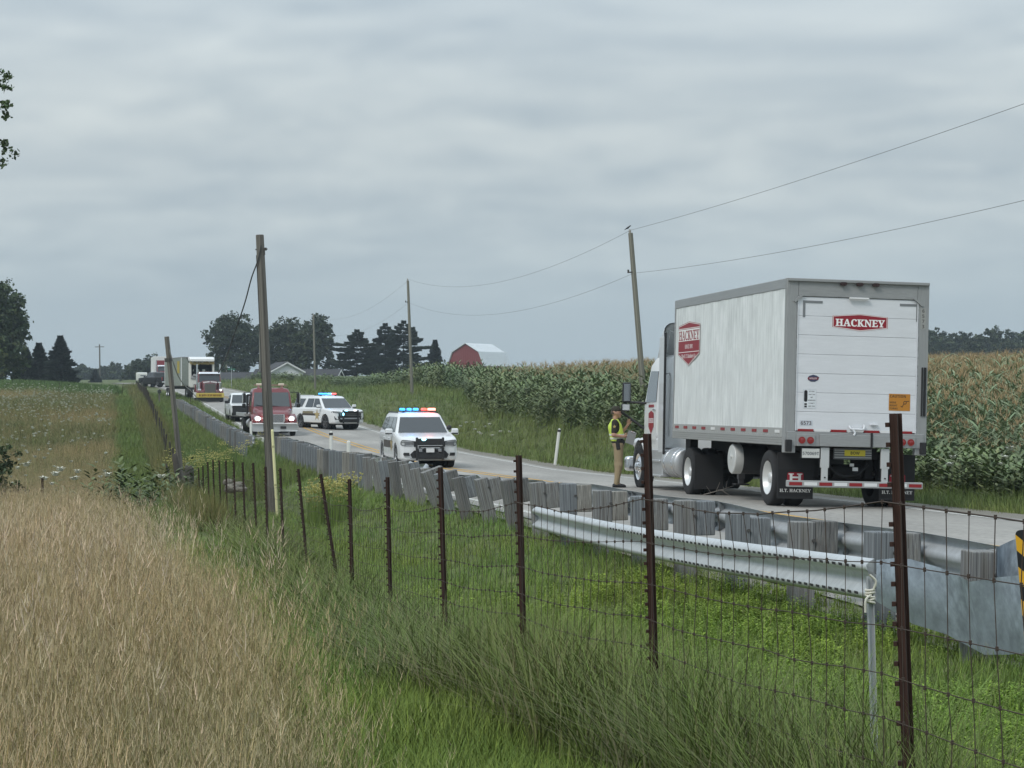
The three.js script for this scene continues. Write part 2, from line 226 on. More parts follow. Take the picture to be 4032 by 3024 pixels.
{ // bright slotted rail bolted to the back of the near posts
  const A = ray(1897, 1252, 15.0), B = ray(1163, 1119, 28.0), st = [], N = 30, d = B.clone().sub(A).setY(0).normalize();
  for (let k = 0; k <= N; k++) { const f = k / N, p = A.clone().lerp(B, f); p.y += -0.05 * Math.sin(f * Math.PI) + 0.03 * f * (1 - f); p.addScaledVector(V(-d.z, 0, d.x), -0.05 * Math.sin(f * 3.1)); st.push({ p, dir: d, lean: -0.10 + 0.06 * f }); }
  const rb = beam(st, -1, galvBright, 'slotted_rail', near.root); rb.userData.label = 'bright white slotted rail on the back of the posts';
  const right = V(-d.z, 0, d.x).multiplyScalar(-1), slotGeo = new RoundedBoxGeometry(0.085, 0.022, 0.006, 1, 0.003);
  for (const [h0, from, to, n] of [[0.1, 0.02, 0.62, 56], [-0.1, 0.02, 0.42, 38]]) for (let k = 0; k < n; k++) {
    const f = lerp(from, to, k / (n - 1)), j = Math.min(N - 1, Math.floor(f * N)), p = st[j].p.clone().lerp(st[j + 1].p, f * N - j);
    const up = V(0, 1, 0).applyAxisAngle(d, st[j].lean), out = right.clone().applyAxisAngle(d, st[j].lean);
    const o = mesh('slot', slotGeo, slotDark, rb); o.position.copy(p).addScaledVector(up, h0).addScaledVector(out, 0.0815); o.lookAt(o.position.clone().add(out)); 
  }
  // flared sheet end, flattened and bent by the crash
  const top = [[1893, 1210], [1930, 1206], [1967, 1208], [2033, 1227], [2073, 1245], [2094, 1257], [2158, 1247], [2200, 1243], [2250, 1240]], bot = [[1893, 1299], [1932, 1322], [1972, 1348], [2044, 1370], [2107, 1404], [2126, 1414], [2176, 1414], [2215, 1411], [2262, 1405]], zs = [14.92, 14.7, 14.45, 14.05, 13.75, 13.6, 13.3, 13.05, 12.8];
  const rows = top.map((t, i) => { const r = []; for (let k = 0; k <= 8; k++) { const f = k / 8, z = zs[i] - 0.10 * Math.sin(f * Math.PI) * (0.4 + 0.6 * Math.sin(i)) - 0.05 * f; const p = ray(lerp(t[0], bot[i][0], f), lerp(t[1], bot[i][1], f), z); r.push([p.x, p.y, p.z, i * 0.35, f * 0.5]); } return r; });
  const g1 = quadStrip(rows), g2 = quadStrip(rows.map((r) => r.map(([x, y, z, u, v]) => [x + 0.002, y, z - 0.008, u, v])));
  const sh = mesh('end_terminal', [g1, g2], galv, near.root); sh.userData.label = 'flared blue grey sheet at the end of the rail';
  for (const [px, py, z] of [[2081, 1268, 13.85], [2091, 1305, 13.8], [2106, 1342, 13.75], [2112, 1382, 13.72]]) mesh('bolt', cyl(0.02, 0.02, 0.05, ray(px, py, z).toArray(), RX, 8), steelDark, near.root);
  // rolled nose of the road-side rail
  const nose = []; for (let i = 0; i <= 22; i++) { const a = i / 22, th = a * 4.6, rr = 0.17 - 0.05 * a, c = ray(2120, 1212, 13.6); const X = c.x + 0.28 + Math.sin(th) * rr, Z = c.z - 0.25 + Math.cos(th) * rr + (1 - a) * 0.1; const r = []; for (const h of [0.155, 0.1, 0.04, 0, -0.04, -0.1, -0.155]) r.push([X, c.y + h - 0.03 + 0.06 * Math.sin(a * 5), Z, a * 2, h]); nose.push(r); }
  const ng = [quadStrip(nose), quadStrip(nose.map((r) => r.map(([x, y, z, u, v]) => [x + 0.003, y, z + 0.005, u, v])))]; mesh('rolled_end', ng, galv, near.root);
}
{ // hazard marker at the rail end
  const c = ray(2190, 1140, 12.6), root = thing('object_marker', 'black and yellow diagonally striped hazard marker at the guardrail end', 'road sign', V(c.x + 0.2, c.y - 0.46, c.z), -0.12); root.rotation.z = 0.085;
  const sh = new THREE.Shape(); const w = 0.152, h = 0.457, r = 0.035; sh.moveTo(-w + r, -h); sh.lineTo(w - r, -h); sh.quadraticCurveTo(w, -h, w, -h + r); sh.lineTo(w, h - r); sh.quadraticCurveTo(w, h, w - r, h); sh.lineTo(-w + r, h); sh.quadraticCurveTo(-w, h, -w, h - r); sh.lineTo(-w, -h + r); sh.quadraticCurveTo(-w, -h, -w + r, -h);
  const tex = canvasTex(256, 768, (c2, W, H) => { c2.fillStyle = '#16161a'; c2.fillRect(0, 0, W, H); c2.fillStyle = '#d9a321'; for (let i = -3; i < 8; i++) { c2.beginPath(); const y = i * 168 + 20; c2.moveTo(0, y); c2.lineTo(W, y + W); c2.lineTo(W, y + W + 84); c2.lineTo(0, y + 84); c2.fill(); } });
  const fg = new THREE.ShapeGeometry(sh), fp = fg.attributes.position; for (let i = 0; i < fp.count; i++) fg.attributes.uv.setXY(i, (fp.getX(i) + w) / (2 * w), (fp.getY(i) + h) / (2 * h)); fg.translate(0, 0, 0.006);
  mesh('panel', new THREE.ExtrudeGeometry(sh, { depth: 0.004, bevelEnabled: false }), galvOld, root); mesh('striped_face', fg, mat([1, 1, 1], 0.5, 0, { map: tex }), root);
  mesh('post', [box(0.05, 1.7, 0.006, [0, -0.7, -0.02]), box(0.006, 1.7, 0.03, [-0.025, -0.7, -0.012]), box(0.006, 1.7, 0.03, [0.025, -0.7, -0.012])], galvOld, root);
}
{ // bare channel post with a scrap of tape, standing in the ditch grass
  const D = 9.4, p = ray(1890, 1245, D), root = thing('channel_post', 'thin grey steel channel post with pale tape tied round its top', 'post', V(p.x, ground(p.x, D), -D), 0.2); const H = p.y - root.position.y; root.rotation.z = 0.028;
  mesh('shaft', [box(0.026, H + 0.3, 0.004, [0, H / 2 - 0.15, 0]), box(0.004, H + 0.3, 0.016, [-0.013, H / 2 - 0.15, 0.008]), box(0.004, H + 0.3, 0.016, [0.013, H / 2 - 0.15, 0.008])], galvOld, root);
  const tape = []; for (let i = 0; i < 5; i++) tape.push(at(new THREE.TorusGeometry(0.02, 0.006, 5, 12), [0, H - 0.06 - i * 0.014, 0.004], [Math.PI / 2 + (rgr() - 0.5) * 0.7, (rgr() - 0.5) * 0.6, 0])); tape.push(tube([[0, H - 0.08, 0.02], [-0.03, H - 0.1, 0.03], [-0.035, H - 0.16, 0.03]], 0.006, 8, 5), tube([[0.01, H - 0.06, 0.02], [0.02, H - 0.02, 0.03], [-0.01, H + 0.012, 0.03]], 0.006, 8, 5));
  mesh('tape', tape, mat([0.62, 0.60, 0.52], 0.8), root);
}
// ---------------------------------------------------------------- near wire fence
const FTOP = table([[2.9, 0.05], [5.5, -0.066], [8.07, -0.197], [10.64, -0.353], [13.2, -0.525], [15.8, -0.668], [18.4, -0.8], [21, -0.86], [24, -0.95], [30, -1.11], [33, -1.18], [35.5, -1.28], [38.6, -1.36], [42, -1.45], [46.8, -1.66], [51, -1.96], [55, -2.1]]);
{
  const root = thing('wire_fence', 'rusty woven wire fence on steel posts between the tan grass and the guardrail', 'fence', V(0, 0, 0));
  const postMat = rust, studGeo = [], H = 1.75; for (let i = 0; i < 27; i++) studGeo.push(box(0.011, 0.012, 0.016, [-0.0225, -0.03 - i * 0.0535, 0]));
  const tpost = merge([box(0.034, H, 0.006, [0, -H / 2, 0], undefined, 0.002), box(0.006, H, 0.036, [0.004, -H / 2, 0.018]), ...studGeo]);
  const lean = { 6: [0.17, 0.05], 7: [0.10, 0.02], 9: [0.03, 0], 10: [0.05, 0] }; const r = rng(5);
  for (let i = -1; i <= 18; i++) { const D = 5.5 + 2.57 * i, X = fenceX(D); const o = mesh('post', tpost, postMat, root); o.position.set(X, FTOP(D) + CY + (r() - 0.5) * (i > 0 ? 0.05 : 0), -D); const l = lean[i] || [0.036 + (r() - 0.5) * 0.02, (r() - 0.5) * 0.04]; o.rotation.set(l[1], -0.25 + (r() - 0.5) * 0.3, l[0]); }
  const drops = [0.235, 0.40, 0.565, 0.70, 0.82, 0.94, 1.05, 1.16], wireMat = mat([0.075, 0.055, 0.045], 0.8, 0.3);
  const wp = (D, k) => { const ph = (D - 5.5) / 2.57, sag = Math.sin((ph - Math.floor(ph)) * Math.PI), wob = (fbm(D * 2.1, k * 7.7, 2, 90) - 0.5) * 0.02; return V(fenceX(D) - 0.024 + (fbm(D * 0.8, k * 3.1, 2, 95) - 0.5) * 0.05 * sag, FTOP(D) + CY - drops[k] - sag * (k === 0 ? 0.045 : 0.02) + wob, -D); };
  for (let k = 0; k < drops.length; k++) { const pts = []; for (let D = 3.0; D <= 46; D += D < 20 ? 0.147 : 0.5) pts.push(wp(D, k)); mesh('line_wire', tube(pts, k === 0 ? 0.0021 : 0.0015, pts.length, 4), wireMat, root); }
  const farStays = []; let n = 0; const rs = rng(8), knot = (p) => at(new THREE.CylinderGeometry(0.0042, 0.0042, 0.011, 5), p.toArray());
  for (let D = 3.05; D < 40; D += 0.147 * (1 + (rs() - 0.5) * 0.14)) {
    const gs = [], lean2 = (fbm(D * 0.6, 1, 2, 33) - 0.5) * 0.10; let prev = null;
    for (let k = 0; k < drops.length; k++) { const p = wp(D + lean2 * k * 0.16 + (rs() - 0.5) * 0.016, k); if (prev) gs.push(bar(prev.toArray(), p.toArray(), 0.00135, 4)); if (D < 14) gs.push(knot(p)); prev = p; }
    if (D < 24) mesh('stay_wire', gs, wireMat, root); else farStays.push(...gs);
  }
  const fs = mesh('far_stay_wires', farStays, wireMat, root); fs.userData.kind = 'stuff';
  // dead grass stalks caught round two posts
}
{ // second fence climbing the hill beyond the dip
  const root = thing('wire_fence', 'dark weathered fence climbing the hill beyond the leaning pole', 'fence', V(0, 0, 0)), r = rng(15), m = mat([0.055, 0.048, 0.04], 0.95), pts = [[], []];
  const topRel = table([[62, -2.3], [75, -2.13], [85, -1.83], [91, -1.6], [101, -1.22], [119, -0.7], [140, 0.02], [178, 0.38], [200, 0.75]]);
  for (let D = 66, i = 0; D < 196; D += 4.1 + r() * 1.2, i++) { const X = fenceX(D), y = topRel(D) + CY + (r() - 0.5) * 0.16, H = y - ground(X, D) + 0.3; const thick = D > 120 ? 0.06 : 0.035; const o = mesh('post', [box(thick * 2, H, thick, [0, -H / 2, 0], undefined, 0.01), box(0.02, H * 0.98, thick * 1.6, [0, -H / 2, 0])], m, root); o.position.set(X, y, -D); o.rotation.set((r() - 0.5) * 0.1, r(), (r() - 0.5) * 0.16); pts[0].push(V(X, y - 0.2, -D)); pts[1].push(V(X, y - 0.6, -D)); }
  for (const p of pts) mesh('line_wire', tube(p, 0.004, 60, 4), m, root);
}
for (const [px, D, h, tilt] of [[94, 36.5, 0.95, 0.02], [262, 176, 1.3, -0.12], [413, 172, 1.35, 0.06], [130, 178, 1.2, 0.05]]) { const X = (px - 1106) / F * D, o = thing('field_post', { 94: 'short dark post at the far edge of the tan grass', 262: 'dark field post on the crest leaning toward the road', 413: 'dark field post on the crest nearest the climbing fence', 130: 'dark field post on the crest below the spruce' }[px], 'post', P3(X, D, -0.1), 0, D > 100 ? 'posts along the field crest' : undefined); o.rotation.z = tilt; mesh('shaft', [box(0.04, h + 0.1, 0.008, [0, h / 2, 0]), box(0.008, h + 0.1, 0.035, [0, h / 2, 0.015])], rust, o); }

// ---------------------------------------------------------------- poles and wires
const poleTex = noiseTex(256, (u, v) => { const g = fbm(u * 60, v * 2, 4, 201), c = fbm(u * 34, v * 3, 3, 207), k = 0.42 + (g - 0.5) * 0.34; const o = [k * 1.0, k * 0.965, k * 0.91]; return c > 0.66 ? o.map((q) => q * 0.6) : o; });
const poleMat = mat([0.95, 0.95, 0.95], 0.95, 0, { map: poleTex }), polePale = mat([1.0, 1.0, 0.96], 0.95, 0, { map: noiseTex(128, (u, v) => { const k = 0.47 + (fbm(u * 40, v * 2, 4, 221) - 0.5) * 0.25; return [k, k * 0.985, k * 0.92]; }) });
function poleGeo(H, r0, r1) { const pts = [[0.001, H], [r1 * 0.9, H], [r1, H - 0.02]]; for (let i = 1; i <= 8; i++) pts.push([lerp(r1, r0, i / 8) * (1 + (hash(i, 3) - 0.5) * 0.04), H - (H + 0.6) * i / 8]); const g = new THREE.LatheGeometry(pts.reverse().map(([x, y]) => new THREE.Vector2(x, y)), 14); return g; }
const wireGrey = mat([0.16, 0.165, 0.17], 0.7), wireDark = mat([0.05, 0.05, 0.05], 0.7), porcelain = mat([0.35, 0.33, 0.3], 0.4);
const leanTo = (o, top) => { const d = top.clone().sub(o.position); o.rotation.set(0, 0, 0); o.quaternion.setFromUnitVectors(V(0, 1, 0), d.clone().normalize()); return d.length(); };
{ // tall grey pole in the ditch
  const D = 50, b = ray(590, 1112, D), t = ray(561, 507, D), o = thing('wooden_pole', 'tall grey weathered pole with a loose black cable in front of the red tow truck', 'pole', b); b.y = ground(b.x, D); o.position.copy(b); const H = leanTo(o, t);
  mesh('shaft', poleGeo(H, 0.125, 0.098), poleMat, o); mesh('bracket', [box(0.03, 0.16, 0.05, [0.1, H - 0.42, 0.05]), cyl(0.014, 0.014, 0.3, [0.03, H - 0.36, 0.04], RZ, 8), cyl(0.03, 0.03, 0.07, [0.13, H - 0.36, 0.04], undefined, 10)], steelDark, o);
  mesh('ground_wire', tube([[-0.10, H - 0.5, 0.05], [-0.108, H * 0.6, 0.05], [-0.118, H * 0.3, 0.05], [-0.124, 0.1, 0.05]], 0.008, 20, 5), steelDark, o);
  const c = mesh('hanging_cable', tube([ray(564, 530, D - 0.1), ray(557, 562, D - 0.12), ray(544, 598, D), ray(530, 650, D + 0.3), ray(517, 690, D + 0.5), ray(504, 728, D + 0.7), ray(490, 768, D + 0.8), ray(472, 806, D + 0.8)], 0.017, 60, 6), wireDark); tag(c, 'loose black cable dangling from the tall grey pole', 'cable');
  const m0 = ray(588, 928, 48.6), m1 = ray(599, 1112, 48.6), g = thing('guy_marker', 'pale yellow plastic guy marker leaning beside the tall grey pole', 'marker', m1); g.rotation.order = 'XYZ'; const L = leanTo(g, m0); mesh('tube', [new THREE.LatheGeometry([[0.03, -0.4], [0.034, 0], [0.034, L - 0.03], [0.028, L], [0.001, L + 0.004]].map(([x, y]) => new THREE.Vector2(x, y)), 10)], mat([0.78, 0.74, 0.42], 0.5), g); mesh('clamp', [cyl(0.04, 0.04, 0.05, [0, L * 0.35, 0]), cyl(0.04, 0.04, 0.05, [0, L * 0.8, 0])], mat([0.5, 0.47, 0.25], 0.6), g);
}
{ // leaning pole at the dip with its cable and rotten posts
  const D = 63, b = ray(396, 1066, D), t = ray(360, 727, D), o = thing('wooden_pole', 'short pole leaning to one side above the rotten fence corner', 'pole', b); b.y = ground(b.x, D); o.position.copy(b); const H = leanTo(o, t);
  mesh('shaft', poleGeo(H, 0.088, 0.074), poleMat, o); mesh('strap', [cyl(0.097, 0.097, 0.1, [0, H - 0.72, 0], undefined, 12), box(0.06, 0.12, 0.06, [-0.1, H - 0.72, 0.02])], steelDark, o);
  tag(mesh('hanging_cable', tube([ray(366, 756, D - 0.2), ray(376, 788, D), ray(386, 814, D + 2), ray(399, 833, D + 5), ray(413, 845, D + 9), ray(424, 858, D + 12)], 0.016, 40, 6), mat([0.3, 0.3, 0.3], 0.7)), 'pale slack cable hanging from the leaning pole toward the guardrail', 'cable');
  const stump = (x0, y0, x1, y1, d, r, nm, lb) => { const bb = ray(x0, y0, d), tt = ray(x1, y1, d), s = thing(nm, lb, 'post', bb); const h = leanTo(s, tt); const ring = (y, k) => { const a = []; for (let i = 0; i < 12; i++) { const th = i / 12 * 6.283, rr = r * k * (0.85 + 0.35 * hash(i, Math.round(y * 30), 4)); a.push([Math.cos(th) * rr, y + (hash(i, 8) - 0.5) * 0.05, Math.sin(th) * rr]); } return a; }; mesh('timber', loft([ring(-0.5, 1.15), ring(0, 1.1), ring(h * 0.3, 1), ring(h * 0.6, 0.95), ring(h * 0.9, 0.85), ring(h, 0.6)], 0.4), mat([0.75, 0.72, 0.7], 1, 0, { map: poleTex }), s); return s; };
  stump(392, 1068, 377, 980, 61.5, 0.1, 'fence_timber', 'rotten split timber propped against the leaning pole'); stump(407, 1062, 408, 1006, 61, 0.15, 'fence_timber', 'thick dark stump of an old corner post under the leaning pole'); stump(371, 1048, 359, 1002, 60, 0.035, 'fence_timber', 'thin stake tilted beside the leaning pole');
}
const poleSpec = [[77, ray(1394, 902, 77), ray(1362, 503, 77), 0.12, 0.09], [141, ray(890, 848, 141), ray(881, 606, 141), 0.12, 0.085], [214, ray(681, 838, 214), ray(677, 681, 214), 0.12, 0.09], [300, ray(562, 825, 300), ray(561, 690, 300), 0.13, 0.1], [400, ray(490, 822, 400), ray(488, 741, 400), 0.14, 0.1]];
const poleLabels = ['grey utility pole leaning above the corn behind the white truck', 'grey utility pole on the weedy bank in front of the pines', 'thin grey utility pole before the broadleaf trees by the garage', 'thin utility pole seen behind the tall grey pole in the ditch', 'thin far utility pole beside the green street sign'];
const tops = poleSpec.map(([D, b, t, r0, r1], i) => { const o = thing('utility_pole', poleLabels[i], 'utility pole', b, 0, 'utility poles along the road'); const H = leanTo(o, t); mesh('shaft', poleGeo(H, r0, r1), polePale, o); mesh('insulator', [cyl(0.035, 0.05, 0.13, [-0.02, H + 0.07, 0], undefined, 10), cyl(0.055, 0.055, 0.02, [-0.02, H + 0.06, 0], undefined, 10)], porcelain, o); mesh('bracket', [box(0.28, 0.05, 0.05, [-0.1, H - 1.48, 0.06]), cyl(0.035, 0.035, 0.09, [-0.2, H - 1.42, 0.06], undefined, 8)], steelDark, o); return { t, low: t.clone().lerp(b, 1.52 / H) }; });
{
  const sag = (a, b, d, r, lbl) => { const pts = []; for (let i = 0; i <= 24; i++) { const f = i / 24, p = a.clone().lerp(b, f); p.y -= d * 4 * f * (1 - f); pts.push(p); } tag(mesh('overhead_wire', tube(pts, r, 60, 5), wireGrey), lbl, 'wire', 'overhead wires'); };
  const w0 = V(16.6, CY + 7.1, -17), l0 = V(16.6, CY + 5.0, -17);
  sag(tops[0].t.clone().add(V(0, 0.1, 0)), w0, 0.42, 0.0065, 'upper overhead wire rising from the pole behind the truck'); sag(tops[0].low, l0, 0.62, 0.0065, 'lower overhead wire rising from the pole behind the truck');
  sag(tops[1].t.clone().add(V(0, 0.1, 0)), tops[0].t.clone().add(V(0, 0.1, 0)), 1.2, 0.006, 'upper overhead wire sagging between the pine pole and the truck pole'); sag(tops[1].low, tops[0].low, 1.2, 0.006, 'lower overhead wire sagging between the pine pole and the truck pole');
  sag(tops[2].t, tops[1].t, 1.3, 0.005, 'upper overhead wire over the pines'); sag(tops[2].low, tops[1].low, 1.3, 0.005, 'lower overhead wire over the pines'); sag(tops[3].t, tops[2].t, 1.3, 0.005, 'overhead wire over the broadleaf trees');
}
{ // bird on the wire end
  const t = tops[0].t.clone().add(V(-0.1, 0.16, 0)), o = thing('bird', 'small dark bird perched on top of the utility pole behind the truck', 'bird', t); const ring = (x, r, y) => { const a = []; for (let i = 0; i < 8; i++) { const th = i / 8 * 6.283; a.push([x, y + Math.cos(th) * r, Math.sin(th) * r]); } return a; };
  mesh('body', [loft([ring(-0.13, 0.008, -0.05), ring(-0.06, 0.025, 0.0), ring(0, 0.042, 0.03), ring(0.05, 0.036, 0.065), ring(0.075, 0.028, 0.1), ring(0.1, 0.02, 0.105), ring(0.125, 0.003, 0.1)], 2)], mat([0.03, 0.03, 0.035], 0.8), o);
}
{ // far-off pole with crossarm beyond the left field
  const D = 420, b = ray(216, 830, D), t = ray(215, 744, D), o = thing('utility_pole', 'far utility pole with a crossarm above the distant trees', 'utility pole', b, 0, 'utility poles along the road'); const H = leanTo(o, t); mesh('shaft', poleGeo(H, 0.17, 0.13), poleMat, o); mesh('crossarm', box(1.9, 0.14, 0.12, [0, H - 0.5, 0]), poleMat, o);
}
// ---------------------------------------------------------------- roadside delineators, street sign, mailbox, rocks
const whitePl = mat([0.72, 0.72, 0.68], 0.55), capDark = mat([0.04, 0.04, 0.045], 0.6);
for (const [px, yt, D, lean, cap, lb] of [[715, 933, 63, 0.0, 1, 'white flexible delineator post with a black cap beside the police car'], [753, 953, 57, 0.0, 0, 'plain white delineator post behind the guardrail'], [1199, 926, 71, -0.12, 1, 'white delineator post leaning on the verge below the corn'], [543, 911, 90, 0.02, 0, 'white delineator post in front of the red truck bumper']]) {
  const t = ray(px, yt, D), o = thing('delineator_post', lb, 'post', V(t.x, ground(t.x, D), -D)); const h = t.y - o.position.y; o.rotation.z = lean; mesh('blade', [new THREE.CapsuleGeometry(0.055, h - 0.08, 3, 8).scale(1, 1, 0.45).translate(0, h / 2, 0)], whitePl, o); if (cap) mesh('cap', box(0.12, 0.08, 0.06, [0, h - 0.06, 0.006], undefined, 0.01), capDark, o);
}
{ const D = 262, b = ray(500, 828, D), o = thing('street_sign', 'small green street name sign at the far corner by the trees', 'street sign', V(b.x, ground(b.x, D), -D)); const h = 2.6; mesh('post', cyl(0.035, 0.035, h, [0, h / 2, 0]), galvOld, o); mesh('name_blade', box(0.95, 0.2, 0.02, [0, h - 0.1, 0]), mat([0.03, 0.16, 0.10], 0.5), o); mesh('name_blade', box(0.02, 0.2, 0.95, [0, h + 0.13, 0]), mat([0.03, 0.16, 0.10], 0.5), o); }
{ const D = 176, p = ray(344, 852, D), o = thing('mailbox', 'dark mailbox on a wooden post beside the far trucks', 'mailbox', P3(p.x, D), 0.3); mesh('post', box(0.13, 1.1, 0.13, [0, 0.45, 0]), poleMat, o); mesh('box', [box(0.26, 0.2, 0.5, [0, 1.08, 0]), cyl(0.13, 0.13, 0.5, [0, 1.17, 0], RX, 14)], mat([0.06, 0.07, 0.06], 0.5, 0.3), o); mesh('flag', box(0.02, 0.14, 0.05, [0.15, 1.2, 0.1]), mat([0.4, 0.03, 0.02], 0.6), o); }
{ const r = rng(44), rockMat = mat([0.34, 0.33, 0.30], 0.95, 0, { map: noiseTex(128, (u, v) => { const k = 0.55 + fbm(u * 16, v * 16, 5, 303) * 0.5; return [k, k * 0.98, k * 0.94]; }) }); const lb = ['flat pale limestone rock in the ditch by the fence', 'rounded pale limestone rock at the bottom of the ditch', 'small angular limestone rock half sunk in the ditch grass', 'pale limestone slab tipped on the ditch side'];
  [[500, 1055, 47, 0.17], [516, 1048, 49, 0.13], [522, 1057, 46.5, 0.1], [493, 1042, 51, 0.13]].forEach(([px, py, D, s], i) => { const p = ray(px, py, D), g = new THREE.IcosahedronGeometry(s, 2), q = g.attributes.position; for (let k = 0; k < q.count; k++) { const f = 0.8 + 0.45 * fbm(q.getX(k) / s * 1.3 + i * 9, q.getY(k) / s * 1.3 + q.getZ(k) / s, 3, 310 + i); q.setXYZ(k, q.getX(k) * f * 1.3, q.getY(k) * f * 0.7, q.getZ(k) * f); } g.computeVertexNormals(); const o = mesh('rock', g, rockMat); o.position.copy(p); o.rotation.y = r() * 6; tag(o, lb[i], 'rock', 'rocks in the ditch'); }); }

{ // torn rail scraps and a broken branch
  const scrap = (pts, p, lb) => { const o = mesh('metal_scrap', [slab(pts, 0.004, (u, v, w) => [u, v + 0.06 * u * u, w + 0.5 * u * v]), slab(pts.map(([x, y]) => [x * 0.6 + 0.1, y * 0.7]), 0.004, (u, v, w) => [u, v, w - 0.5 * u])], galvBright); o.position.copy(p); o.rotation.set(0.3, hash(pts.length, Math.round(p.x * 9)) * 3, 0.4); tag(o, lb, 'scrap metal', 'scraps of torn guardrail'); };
  scrap([[-0.1, 0], [0.12, 0], [0.02, 0.24]], ray(822, 1004, 47.5), 'white triangular scrap of torn rail on the leaning posts'); scrap([[-0.16, 0.06], [-0.1, 0.14], [0.14, 0.02], [0.1, -0.05]], ray(835, 1009, 46.8), 'white bent strip of torn rail on the leaning posts'); scrap([[-0.1, 0.16], [-0.04, 0.18], [0.12, 0], [-0.02, -0.02]], ray(856, 1012, 45.5), 'white pointed scrap of torn rail near the police car bumper');
  const b = ray(1552, 1062, 41), o = thing('fallen_branch', 'small broken grey branch on the road by the truck wheels', 'branch', b); const [s2, u2] = su(b.x, 41); o.position.y = ROAD_H(s2) + CY - 0.018 * Math.abs(u2); mesh('twigs', [bar([-0.3, 0.02, 0], [0.05, 0.12, 0.05], 0.012, 6, 0.008), bar([0.05, 0.12, 0.05], [0.3, 0.2, 0], 0.008, 6, 0.005), bar([-0.05, 0.09, 0.03], [0.02, 0.28, 0.1], 0.008, 6, 0.004), bar([-0.15, 0.06, 0], [-0.25, 0.2, 0.06], 0.007, 6, 0.004), bar([0.05, 0.12, 0.05], [0.2, 0.02, 0.1], 0.008, 6, 0.005), bar([0.15, 0.16, 0], [0.18, 0.3, -0.05], 0.006, 6, 0.003)], mat([0.22, 0.2, 0.18], 0.9), o);
}
// ---------------------------------------------------------------- vehicles: shared pieces (local frame: forward -z, right +x, ground y = 0)
const rubber = mat([0.022, 0.022, 0.024], 0.9), blackPl = mat([0.02, 0.02, 0.022], 0.6), chassis = mat([0.018, 0.018, 0.02], 0.85), alu = mat([0.62, 0.63, 0.64], 0.38, 0.75), aluRough = mat([0.42, 0.42, 0.41], 0.6, 0.4), chrome = mat([0.8, 0.8, 0.82], 0.16, 0.95);
const glassDark = new THREE.MeshPhysicalMaterial({ color: lin([0.02, 0.024, 0.028]), roughness: 0.08, metalness: 0, clearcoat: 1, clearcoatRoughness: 0.03, side: THREE.DoubleSide });
const whitePaint = paint([0.76, 0.77, 0.78]), redPaint = paint([0.165, 0.014, 0.018]), lampRed = new THREE.MeshPhysicalMaterial({ color: lin([0.25, 0.01, 0.012]), roughness: 0.25, clearcoat: 1 }), lampClear = new THREE.MeshPhysicalMaterial({ color: lin([0.55, 0.56, 0.58]), roughness: 0.15, clearcoat: 1, metalness: 0.2 });
const tapeRed = mat([0.26, 0.012, 0.016], 0.4), tapeWhite = mat([0.72, 0.72, 0.72], 0.4);
const glow = (c, k) => new THREE.MeshStandardMaterial({ color: lin([0.05, 0.05, 0.05]), emissive: lin(c), emissiveIntensity: k, roughness: 0.4 });
function pl(o, c, i, p, dist = 0) { const l = new THREE.PointLight(lin(c), i, dist); l.position.set(...p); l.shadow.radius = 3; l.castShadow = true; o.add(l); }
const tyreGeo = (r, rim, w) => new THREE.LatheGeometry([[rim, -w * 0.42], [rim + 0.02, -w * 0.47], [(r + rim) / 2, -w * 0.5], [r - 0.03, -w * 0.46], [r - 0.006, -w * 0.36], [r, -w * 0.2], [r - 0.008, -w * 0.05], [r, 0.05 * w], [r - 0.004, w * 0.2], [r - 0.006, w * 0.36], [r - 0.03, w * 0.46], [(r + rim) / 2, w * 0.5], [rim + 0.02, w * 0.47], [rim, w * 0.42]].map(([a, b]) => new THREE.Vector2(a, b)), 36).rotateZ(Math.PI / 2);
